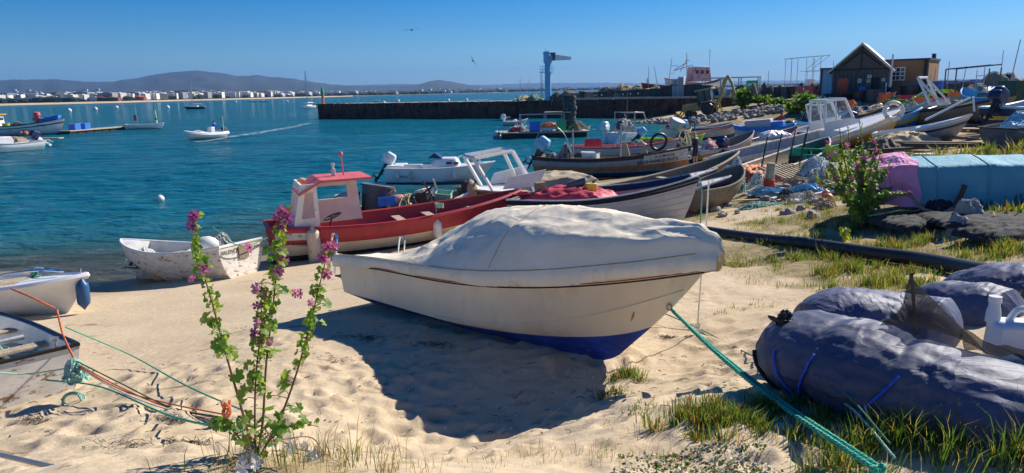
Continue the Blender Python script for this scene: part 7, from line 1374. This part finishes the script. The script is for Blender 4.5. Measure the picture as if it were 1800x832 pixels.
def cord(sf, s0, s1, v0, v1, label, mat='ropeblue', r=.009, tail=True):
    pts = [sf(s0+(s1-s0)*k/24, v0+(v1-v0)*k/24, 1.035) for k in range(25)]; b = MB(); b.tube(pts, r, n=6)
    if tail:
        e = pts[12]; rr_ = random.Random(int(s0*100)); [b.tube(bez([e+V3((.0,0,.01)), e+V3((rr_.uniform(-.06,.06),-.05,.04)), e+V3((rr_.uniform(-.1,.1),-.08,-.03))], 4), r*.9, n=5) for _ in range(5)]
    o = b.build('cord', mat); return tag(o, label, 'cord')
cord(sf1, .37, .22, .98, .45, 'blue cord running up over the near end of the long navy roll'); cord(sf1, .20, .33, .85, .42, 'blue cord crossing the first one on the long navy roll'); cord(sf1, .33, .55, .92, .40, 'blue cord tied slanting over the middle of the long navy roll'); cord(sf1, .58, .78, .97, .8, 'blue cord low on the right part of the long navy roll', tail=False)
cord(sf1, .12, .30, .5, .85, 'black strap with a tattered black bow on the long navy roll', 'black', .014)
o = cloth_lump(sf1(.17, .36)+V3((0,0,.0)), (.13,.08,.06), 'black', 'tattered knot of black cloth on the long navy roll', 'knot', 'cloth', 3, amp=.5, n=16)
# black mesh draped, pointed
ms = bpy.data.materials.new('black_mesh'); ms.use_nodes = True; nt = ms.node_tree; L = nt.links; bs = nt.nodes['Principled BSDF']; bs.inputs['Base Color'].default_value = (.012,.012,.013,1); bs.inputs['Roughness'].default_value = 1.0; bs.inputs['Specular IOR Level'].default_value = .05
tc = nd(nt, 'ShaderNodeTexCoord'); co = tc.outputs['UV']; wv = []
for dr in ('X', 'Y'):
    w_ = nd(nt, 'ShaderNodeTexWave', bands_direction=dr, i_Scale=9.0, i_Distortion=.5); L.new(co, w_.inputs['Vector']); wv.append(ramp(nt, w_.outputs['Fac'], [(.30, 0.), (.42, 1.)]))
mx = nd(nt, 'ShaderNodeMath', operation='MAXIMUM'); L.new(wv[0], mx.inputs[0]); L.new(wv[1], mx.inputs[1]); L.new(mx.outputs[0], bs.inputs['Alpha']); M['mesh'] = ms
apex, c1, c2, c3 = dist(1605,484,4.75), dist(1550,576,4.35), dist(1738,628,4.15), dist(1770,600,5.0)
def meshf(u, v):
    base = c1.lerp(c2, v); base = base+V3((0,.0,.07*math.sin(v*3.14))); p = apex.lerp(base, u**.9); return p+V3((noise.noise(p*3)*.05, noise.noise(p*4+V3((9,0,0)))*.06, -.015*math.sin(u*math.pi)))
b = MB(); b.grid(meshf, 30, 34); o = b.build('black_mesh', 'mesh'); uv = o.data.uv_layers.new(); nn = 35
for lp in o.data.loops: i, j = divmod(lp.vertex_index, nn); uv.data[lp.index].uv = (i/30*4.2, j/34*5.0)
tag(o, 'pointed sheet of black plastic mesh leaning on the navy rolls', 'mesh')
o = MB().tube([apex+V3((0,.02,.0)), dist(1612,600,5.4)], .012, n=6).build('prop_stick', 'darkwood'); tag(o, 'thin stick propping up the peak of the black mesh', 'stick')
def crumple(u, v):
    p = c1.lerp(c2, .75).lerp(dist(1850,655,4.3), u)+V3((.12,.25,.0))*(v-.5)*1.0; return p+V3((0,0,.05+noise.noise(p*5)*.08))
b = MB(); b.grid(crumple, 24, 14); o = b.build('black_mesh', 'mesh'); uv = o.data.uv_layers.new()
for lp in o.data.loops: i, j = divmod(lp.vertex_index, 15); uv.data[lp.index].uv = (i/24*5, j/14*2.5)
tag(o, 'flat strip of black mesh under the white jerry can', 'mesh')
# white jerry can
jc = empty('jerry_can', dist(1792,633,4.85), R(-14), 'translucent white plastic jerry can resting on the black mesh', 'can'); M['can'] = pm('milky_plastic', (.66,.70,.74), .35, v=.05, bump=.05)
b = MB(); b.box((.03,0,.15), (.52,.22,.30), taper=.93); o = b.build('body', 'can', jc, bev=.045); b = MB(); b.lathe([(.05,.28),(.045,.36),(.036,.40),(.036,.44)], n=14, c=(-.2,0,0)); b.build('neck', 'can', jc); MB().lathe([(.042,.425),(.042,.47),(0,.47)], n=14, c=(-.2,0,0)).build('cap', 'clean', jc)
MB().tube(bez([(-.10,0,.29),(-.04,0,.38),(.10,0,.385),(.22,0,.36),(.26,0,.27)], 6), .024, n=8).build('handle', 'can', jc)
# ---- ropes
def laidrope(pts, r, mat, label, turns=26, name='mooring_rope', n=10, strands=3):
    P_ = bez(pts, n); root = empty(name, (0,0,0), 0, label, 'rope'); d0 = []; Ls = [0]
    for a_, b_ in zip(P_, P_[1:]): Ls.append(Ls[-1]+(b_-a_).length)
    b = MB(); K = max(60, int(Ls[-1]/(r*1.6)))
    for s in range(strands):
        q = []
        for k in range(K+1):
            l = Ls[-1]*k/K; i = min(len(P_)-2, max(0, int(np.searchsorted(Ls, l))-1)); t = (l-Ls[i])/max(1e-6, Ls[i+1]-Ls[i]); p = P_[i].lerp(P_[i+1], t); d = (P_[i+1]-P_[i]).normalized(); w = d.cross(V3((0,0,1))); w = w.normalized() if w.length > .05 else V3((1,0,0)); u = w.cross(d); a_ = l/(r*7)*2*math.pi+s*2*math.pi/strands; q.append(p+(w*math.cos(a_)+u*math.sin(a_))*r*.5)
        b.tube(q, r*.58, n=5, cap=True)
    b.build('strands', mat, root, ang=180)['kind'] = 'stuff'; return root
eye2 = mworld(be)+V3((.02,-.02,-.02)); endk = at(1532, 828, 2.40)
for i, dx_ in enumerate((0, .035)):
    laidrope([eye2+V3((dx_*.3,0,-dx_*.5)), eye2.lerp(endk, .35)+V3((dx_,0,-.06-dx_*.3)), eye2.lerp(endk, .7)+V3((dx_,0,-.05)), endk+V3((dx_,0,.02))], .017, 'ropegreen', ['upper','lower'][i]+' strand of the thick green mooring rope from the covered boat bow')
cb_ = coil(endk+V3((.02,-.02,-.03)), 'green knot at the end of the thick mooring rope', .026, 4, .012, 'ropegreen', seed=3, h=.05)
# thin rope pair in the grass
laidrope([T(1160, 568, .12), T(1230, 588, .05), T(1310, 632, .06), T(1400, 690, .12), T(1470, 735, .2), T(1560, 826, .15)], .007, 'ropedark', 'thin dull green line running under the thick mooring rope')
laidrope([T(1420, 708, .1), T(1490, 750, .12), T(1570, 836, .1)], .009, 'ropepale', 'thin pale green line at the corner of the navy roll')
wtip = mworld(MH.p(.93, 1.0, 1))+V3((.05,.0,.15)); w0 = dist(1243, 312, 8.2); w1 = T(1225, 592, .02)
laidrope([dist(1246, 318, 7.75), dist(1241, 400, 7.75), dist(1233, 480, 7.72), w1], .010, 'ropewhite', 'thin white line hanging from the black-rimmed bow to the sand', n=6)
coil(w1+V3((0,0,.0)), 'small white loop lying on the sand at the white line', .035, 2, .01, 'ropewhite', seed=5)
# left-hand moorings
A_ = dist(135, 640, 6.7); Bk = T(400, 748, .06)
laidrope([dist(100, 545, 7.6), dist(112, 592, 7.4), A_], .012, 'ropeorange', 'orange rope falling from the workboat stern cleat')
laidrope([dist(20, 508, 7.8), dist(60, 525, 7.5), dist(96, 542, 7.5)], .012, 'ropeorange', 'orange rope running along the workboat rail')
for i, (m_, o1, o2, l) in enumerate([('ropedark',.03,0,'dull green line of the taut left mooring bundle'),('ropeorange',0,-.01,'orange line of the taut left mooring bundle'),('ropewhite',-.03,-.03,'white line of the taut left mooring bundle'),('ropeorange',-.015,.03,'second orange line, lowest of the left mooring bundle')]):
    laidrope([A_+V3((0,0,o1)), A_.lerp(Bk, .33)+V3((0,0,o1*1.5-.08)), A_.lerp(Bk, .66)+V3((0,0,o2-.09)), Bk+V3((0,0,o2))], .0075, m_, l)
net_pile(A_+V3((-.02,0,-.12)), (.26,.2,.14), 'knotted tangle of pale green rope at the top of the left moorings', 'ropepale', seed=500, strands=60, smat='ropepale')
coil(Bk, 'orange knot where the left moorings meet the mallow', .03, 3, .011, 'ropeorange', seed=8); coil(A_+V3((-.05,-.05,-.35)), 'loose green rope loops hanging below the tangle', .09, 4, .010, 'ropepale', seed=9, rot=(1.3,0,.3))
laidrope([dist(115, 575, 7.3), T(230, 640, .12), T(330, 700, .12), T(440, 752, .12)], .008, 'ropegreen', 'upper single green line crossing the sand to the mallow')
laidrope([dist(80, 668, 6.6), T(180, 705, .14), T(300, 752, .1), T(430, 790, .1)], .009, 'ropegreen', 'lower single green line crossing the sand to the mallow')
laidrope([dist(-10, 655, 6.6), dist(50, 657, 6.8), A_+V3((0,0,-.03))], .009, 'ropepale', 'pale green line running left from the rope tangle')
net_pile(T(30, 690, .05), (.5,.3,.15), 'wisps of green twine on the sand by the workboat', 'ropepale', seed=501, strands=40, smat='ropepale')
pole_ = MB().tube([at(-30, 800, 2.1), at(130, 838, 2.25)], .016, n=8).build('rod', 'steel'); pole_.location.z += .03; tag(pole_, 'thin grey metal rod in the lower left corner', 'rod')
stern_l = MB().tube(bez([dist(372, 398, 15), dist(420, 432, 15.5), dist(470, 418, 16.5), RH_ if False else onb(red, -RH.L/2, -.3, .9)], 6), .012, n=5).build('mooring_line', 'ropedark'); tag(stern_l, 'slack dark line from the old white boat to the red boat', 'rope')
# dry weed heaps on the sand
for i, (px, py, s_) in enumerate([(300,745,.18),(225,790,.22),(330,790,.14),(60,745,.16),(1090,700,.15),(640,600,.25),(560,640,.3),(760,610,.2),(1180,600,.12)]):
    rg_ = random.Random(i); b = MB(); 
    for k in range(150):
        x_, y_ = rg_.gauss(0, s_*.7), rg_.gauss(0, s_*.22); a_ = rg_.gauss(0,.8); s2_ = s_*rg_.uniform(.4,1); b.tube(bez([(x_,y_,.0),(x_+math.cos(a_)*s2_*.12,y_+math.sin(a_)*s2_*.12,.008+.012*rg_.random()),(x_+math.cos(a_+.6)*s2_*.25,y_+math.sin(a_+.6)*s2_*.25,.002)], 3), .0016, n=3)
    o = b.build('dried_weed', 'darkwood'); p = G(px, py); o.location = p+V3((0,0,.02)); o.rotation_euler = (0,0,-.3); o['kind'] = 'stuff'
tw_ = MB(); rgt = random.Random(55)
for k in range(420):
    px, py = rgt.uniform(-20, 1400), rgt.uniform(500, 835)
    if k % 3 == 0: px, py = rgt.gauss(900, 260), rgt.gauss(700, 60)
    x, y, _ = at(px, min(835, max(500, py)), 1.6); z = 0; a_ = rgt.uniform(0, 3.14); l = rgt.uniform(.015, .09); zz = gz(x, y)+.03
    i_ = int(np.clip(np.searchsorted(gx, x), 1, len(gx)-1)); j_ = int(np.clip(np.searchsorted(gy, y), 1, len(gy)-1)); zz = float(Z[i_, j_])+.004
    if rgt.random() < .7: tw_.tube([(x,y,zz),(x+math.cos(a_)*l*.5,y+math.sin(a_)*l*.5,zz+.006),(x+math.cos(a_+.5)*l,y+math.sin(a_+.5)*l,zz+.002)], rgt.uniform(.0015,.004), n=4, mi=0)
    else: tw_.ell((x,y,zz+.004), (rgt.uniform(.012,.035),rgt.uniform(.01,.025),.012), n=6, mi=rgt.choice([1,1,2]))
tw_.build('beach_litter', ['darkwood','buoywhite','rock'])['kind'] = 'stuff'
# ================================================================ VEGETATION
sp = []; rv = np.random.RandomState(5)
def near_z(x, y):
    i = int(np.clip(np.searchsorted(gx, x), 1, len(gx)-1)); j = int(np.clip(np.searchsorted(gy, y), 1, len(gy)-1)); return float(Z[i, j])
lo, hi, dryg = [], [], []
xs_ = rv.uniform(.3, 17, 9000); ys_ = 2.6+22*rv.rand(9000)**1.3; vv = veg_np(xs_, ys_); 
for x, y, v in zip(xs_, ys_, vv):
    if rv.rand() > v*(.9 if y > 5.5 else .28) or abs(x/y) > .78: continue
    if y > 4 and x < 2.0 and y < 9: continue
    z = near_z(x, y); (lo if rv.rand() < .55 else dryg).append((x, y, z, rv.uniform(.05,.15), int(rv.uniform(5,14)), .07+.02*y/5, .5))
blades('grass', lo, ['grassg','grassd','grassy'], 1, wid=.004); blades('dry_grass', dryg, ['grassy','grassr','grassg'], 2, wid=.0035)
def tuft(px, py, h, n, s, mats=('grassg','grassd','grassy'), seed=0, k=1, sx=1): 
    p = G(px, py); pts = [(p.x+rv.normal(0,s)*sx, p.y+rv.normal(0,s*.6), 0, h*rv.uniform(.6,1.2), int(n*(.6 if py > 760 else 1))//k, .05+.1*s, .45) for _ in range(k)]; return [(a_, b_, near_z(a_, b_), h_, n_, s_, l_) for a_, b_, _, h_, n_, s_, l_ in pts]
T1 = []
for a_ in [(1105,672,.13,500,.10),(1070,700,.08,260,.10),(1240,735,.14,900,.20),(1290,750,.15,700,.18),(1150,720,.06,200,.15),(1260,468,.16,500,.22),(1310,470,.14,500,.25),(1420,455,.22,800,.28),(1480,480,.25,1200,.30),(1540,500,.22,1000,.30),(1520,450,.2,500,.3),(1600,480,.22,600,.3),(1340,540,.06,260,.22),(1620,505,.2,500,.25),(1440,380,.15,600,.5),(1520,400,.2,800,.4),(1380,395,.1,500,.5),(1700,440,.2,900,.5),(1780,440,.22,700,.4),(1600,430,.2,500,.5),(1400,370,.14,700,.6),(1450,400,.16,900,.6),(1350,420,.12,600,.5),(1300,400,.10,400,.5),(1480,350,.2,700,.6),(1560,430,.2,600,.4),(1380,430,.16,600,.4),(1660,470,.18,500,.35),(1740,455,.2,600,.4)]: T1 += tuft(*a_, k=14)
blades('grass', T1, ['grassg','grassg','grassd','grassy','grassr'], 3, wid=.0035)
T2 = []
for a_ in [(1500,790,.24,500,.14),(1580,790,.26,500,.15),(1650,770,.28,500,.15),(1730,800,.3,500,.15),(1420,770,.16,400,.12),(1470,830,.2,400,.12),(1790,800,.3,400,.14),(1340,720,.12,400,.1),(1400,725,.14,400,.1),(1480,740,.16,300,.12),(1550,760,.2,300,.14)]: T2 += tuft(*a_, k=12)
blades('grass', T2, ['grassg','grassd','grassd','grassy'], 4, wid=.0022)
T3 = []
for a_ in [(470,825,.2,130,.12),(560,822,.22,200,.16),(620,810,.22,150,.14),(660,800,.18,90,.12),(520,835,.2,140,.12),(350,838,.14,60,.1),(950,815,.08,200,.25),(1010,800,.12,200,.2),(1100,800,.07,260,.3),(690,840,.16,160,.1),(1180,800,.1,260,.2),(880,830,.06,100,.2)]: T3 += tuft(*a_, k=12)
blades('dry_grass', T3, ['grassr','grassy','grassg','grassr'], 5, wid=.0014)
T4 = []                                     # tall rough grass behind the turquoise boat
for k in range(260):
    x = rv.uniform(10, 24); y = rv.uniform(18.5, 25); T4.append((x, y, gz(x, y), rv.uniform(.3,.7), 34, .22, .4))
for k in range(90): x = rv.uniform(8.5, 15); y = rv.uniform(12.5, 15.2); T4.append((x, y, near_z(x, y), rv.uniform(.15,.3), 30, .2, .4))
blades('rough_grass', T4, ['grassd','grassy','grassg','grassr'], 6, wid=.012)
# low pale ground cover bottom right
gc = MB()
for k in range(2600):
    px, py = rv.uniform(1080, 1520), rv.uniform(745, 850); x, y, _ = at(px, py, 2.35); z = near_z(x, y); 
    if noise.noise(V3((x*2.2, y*2.2, 0))) < -.08: continue
    a_ = V3(rv.normal(0,1,3)).normalized(); u = a_.orthogonal().normalized()*rv.uniform(.006,.014); w = a_.cross(u); q = V3((x,y,z+rv.uniform(.0,.03))); gc.add([q-u,q+w,q+u,q-w], [(0,1,2,3)], int(rv.choice([0,0,1,1,0,2])))
M['palegreen'] = pm('succulent_leaf', (.42,.43,.28), .7, v=.3, bump=0); gc.build('ground_cover', ['palegreen','grassd','petalw'], smooth=False)['kind'] = 'stuff'
# ---- mallows
def leaf_mb(b, p, n, up, s, mi, lobes=5):
    n = n.normalized(); u = up-n*up.dot(n); u = u.normalized() if u.length > .01 else n.orthogonal().normalized(); w = n.cross(u); pts = []
    for k in range(lobes*4+1):
        a_ = -2.5+5.0*k/(lobes*4); r = s*(.72+.28*abs(math.cos((k/(lobes*4))*math.pi*lobes))); pts.append(p+(u*math.cos(a_)+w*math.sin(a_))*r+n*(-.12*s*math.cos(a_*2)+.1*s*abs(math.sin(a_))))
    b.add([p-u*s*.1+n*s*.12]+pts, [(0,i+1,i+2) for i in range(len(pts)-1)], mi)
def flower(par, p, n, s, mat='petal'):
    b = MB(); n = n.normalized(); u = n.orthogonal().normalized(); w = n.cross(u)
    for k in range(5):
        a_ = k*1.2566; d = u*math.cos(a_)+w*math.sin(a_); t = w*math.cos(a_)-u*math.sin(a_); b.add([p, p+d*s*.5-t*s*.28+n*s*.22, p+d*s-t*s*.36+n*s*.3, p+d*s*.9+n*s*.34, p+d*s+t*s*.36+n*s*.3, p+d*s*.5+t*s*.28+n*s*.22], [(0,1,2,3,4,5)])
    o = b.build('flower', mat, par, smooth=False); c_ = MB(); c_.ell(p+n*s*.12, (s*.35,s*.35,s*.4), n=8); c_.build('flower_eye', 'petald' if mat == 'petal' else 'petalw', o); return o
def stem_plant(root, pts, r0, seed, leaves=30, fl=(), crowd=0, fs=.025, lsz=.04):
    rg_ = random.Random(seed); P_ = bez(pts, 12); n = len(P_); st = MB(); st.tube(P_, [r0*(1-.75*i/(n-1)) for i in range(n)], n=7); lf = MB(); top = lambda t: P_[min(n-1, int(t*(n-1)))]
    for k in range(leaves):
        t = rg_.uniform(.08, .8); p = top(t); a_ = rg_.uniform(0,6.28); d = V3((math.cos(a_), math.sin(a_), rg_.uniform(.0,.7))); l = rg_.uniform(.03,.10)*(1.1-t*.6); e = p+d*l; st.tube([p, p+d*l*.5+V3((0,0,.008)), e], [.0022,.0018,.0015], n=4); leaf_mb(lf, e, V3((d.x*.5,d.y*.5-.3,rg_.uniform(.3,1))), d, lsz*rg_.uniform(.5,1.25)*(1.15-t*.6), rg_.choice([0,0,1]))
    for k in range(crowd):                  # small leaves and buds packed round the upper stem
        t = rg_.uniform(.42, 1.0); p = top(t); a_ = rg_.uniform(0,6.28); d = V3((math.cos(a_), math.sin(a_), rg_.uniform(-.2,.9))); e = p+d*rg_.uniform(.008,.032)*(1.35-t*.6); leaf_mb(lf, e, V3((rg_.gauss(0,1),rg_.gauss(0,1)-.4,rg_.uniform(0,1))), d, rg_.uniform(.010,.021), rg_.choice([1,1,0]), 3)
    for t, dx_, m_ in fl:
        p = top(t)+V3((dx_, -.03+rg_.uniform(-.02,.02), rg_.uniform(-.01,.01))); flower(root, p, V3((dx_*9+rg_.uniform(-.4,.4), -1, rg_.uniform(-.1,.6))), fs*rg_.uniform(.75,1.15), m_)
    st.build('stem', 'stem', root); lf.build('foliage', ['leaf','leafy'], root, smooth=False)
ml = empty('mallow_plant', (0,0,0), 0, 'tall purple-flowered mallow with three spindly stems in the sand', 'plant'); mb0 = G(450, 808)-V3((0,0,.02))
def SP(px, py, y): return dist(px, py, y)
y0 = mb0.y
P_f, P_p = 'petal', 'petalp'
stem_plant(ml, [mb0, SP(425,720,y0), SP(402,640,y0-.02), SP(375,540,y0-.03), SP(350,450,y0-.02), SP(343,378,y0)], .007, 1, 16, [(.985,0,P_f),(1,.01,P_f),(.95,-.01,P_f),(.78,.02,P_f),(.72,-.03,P_p),(.74,.02,P_p)], 120)
stem_plant(ml, [mb0, SP(462,740,y0+.02), SP(468,640,y0+.02), SP(482,520,y0), SP(490,430,y0-.02), SP(500,368,y0)], .007, 2, 20, [(1,.0,P_f),(.99,.02,P_f),(.975,-.015,P_f),(.96,.03,P_f),(.93,.0,P_f),(.80,-.12,P_f),(.70,.02,P_f),(.74,.035,P_f),(.62,-.03,P_p),(.5,-.02,P_f),(.47,.01,P_p)], 160)
stem_plant(ml, [mb0, SP(448,740,y0-.05), SP(450,660,y0-.06), SP(458,580,y0-.06), SP(460,500,y0-.05)], .006, 3, 18, [(.98,-.01,P_p),(.9,-.015,P_f),(.83,0,P_p),(.76,-.02,P_f),(.7,.01,P_f)], 100)
stem_plant(ml, [mb0, SP(490,740,y0-.03), SP(520,660,y0-.03), SP(545,570,y0-.03), SP(562,500,y0-.02), SP(580,430,y0)], .0065, 4, 16, [(1,0,P_f),(.985,.02,P_f),(.96,-.01,P_f),(.94,.01,P_p),(.77,-.09,P_f),(.78,-.07,P_f),(.73,-.005,P_p),(.87,.02,P_f)], 100)
stem_plant(ml, [mb0, SP(478,770,y0-.12), SP(520,745,y0-.15), SP(560,750,y0-.2)], .006, 5, 14, [], 10); stem_plant(ml, [mb0, SP(420,770,y0-.1), SP(395,745,y0-.1), SP(370,742,y0-.1)], .006, 6, 14, [], 20)
jm = empty('jasmine_sprig', (0,0,0), 0, 'trailing sprig of white jasmine flowers at the mallow foot', 'flower'); rgj = random.Random(4); M['jasmine'] = pm('jasmine_petal', (.85,.84,.82), .6, v=.03, bump=0); P_ = [G(425,826)+V3((0,0,.04)), G(470,800)+V3((0,0,.06)), G(530,800)+V3((0,0,.06)), G(580,815)+V3((0,0,.03))]
for k in range(3):
    q = [p+V3((rgj.uniform(-.04,.04), rgj.uniform(-.05,.05)-.05*k, rgj.uniform(0,.03))) for p in P_]; MB().tube(bez(q, 6), .003, n=5).build('stem', 'stem', jm)
for k in range(34):
    px, py = rgj.choice([(445,805),(440,825),(470,790),(510,795),(555,815),(548,800),(500,770),(520,768)]); px += rgj.uniform(-14,14); py += rgj.uniform(-9,9); flower(jm, G(px, py+8)+V3((0,0,.045)), V3((rgj.uniform(-.6,.6),-1,rgj.uniform(0,1.2))), .024*rgj.uniform(.8,1.3), 'jasmine')
# big mallow bush right
mg = empty('mallow_bush', (0,0,0), 0, 'large straggly mallow bush with purple flowers left of the pink cloth', 'plant'); mc = G(1515, 398); yy = mc.y; rgm = random.Random(8)
for i in range(15):
    tx = 1432+i*12+rgm.uniform(-8,8); ty = [300,250,262,225,235,215,205,222,240,232,262,275,290,305,330][i]+rgm.uniform(-8,8); dy = rgm.uniform(-.8,.8)
    fls = [(rgm.uniform(.45,1), rgm.uniform(-.08,.08), rgm.choice([P_f,P_p])) for _ in range(rgm.choice([2,2,3,3]))]
    stem_plant(mg, [mc+V3((rgm.uniform(-.15,.15), dy*.2, -.05)), SP((1515*2+tx)/3+rgm.uniform(-8,8), 345, yy+dy*.5), SP((1515+2*tx)/3+rgm.uniform(-12,12), (345+ty)/2, yy+dy*.8), SP(tx, ty, yy+dy)], .02, 20+i, 62, fls, 60, fs=.06, lsz=.075)
yp = empty('yellow_flower', G(1483, 428), 0, 'small yellow-leaved weed behind the black pipe', 'plant'); b = MB(); rgy = random.Random(2); [leaf_mb(b, V3((rgy.uniform(-.1,.1), rgy.uniform(-.08,.08), rgy.uniform(.05,.25))), V3((0,-1,rgy.uniform(0,1))), V3((0,0,1)), .06, rgy.choice([0,1])) for _ in range(14)]; M['yleaf'] = leafmat('yellow_leaf', (.6,.5,.03), (.3,.4,.04)); b.build('foliage', ['yleaf','leafy'], yp, smooth=False); MB().tube([(0,0,-.02),(0,0,.2)], .008, n=5).build('stem', 'stem', yp)
# ---- gulls
for i, (px, py, D, rl, l) in enumerate([(724,53,60,-5,'dark gull gliding level high over the bay'),(831,107,70,62,'dark gull banking steeply over the pier')]):
    g_ = empty('gull', dist(px, py, D), 0, l, 'bird', rot=(0, R(rl), R(15))); b = MB(); b.ell((0,0,0), (.16,.5,.15), n=10); b.ell((0,.28,.03), (.1,.16,.1), n=8)
    for s in (-1,1): b.add([(s*.05,.12,.03),(s*.35,.16,.12),(s*.7,.02,.06),(s*.66,-.06,.05),(s*.33,-.02,.10),(s*.05,-.08,.02)], [(0,1,4,5),(1,2,3,4)]); b.add([(s*.05,.12,.01),(s*.35,.16,.10),(s*.7,.02,.05),(s*.66,-.06,.04),(s*.33,-.02,.08),(s*.05,-.08,.0)], [(0,5,4,1),(1,4,3,2)])
    b.add([(-.04,-.2,0),(.04,-.2,0),(.08,-.4,0),(-.08,-.4,0)], [(0,1,2,3)]); b.build('body', 'greytub', g_)
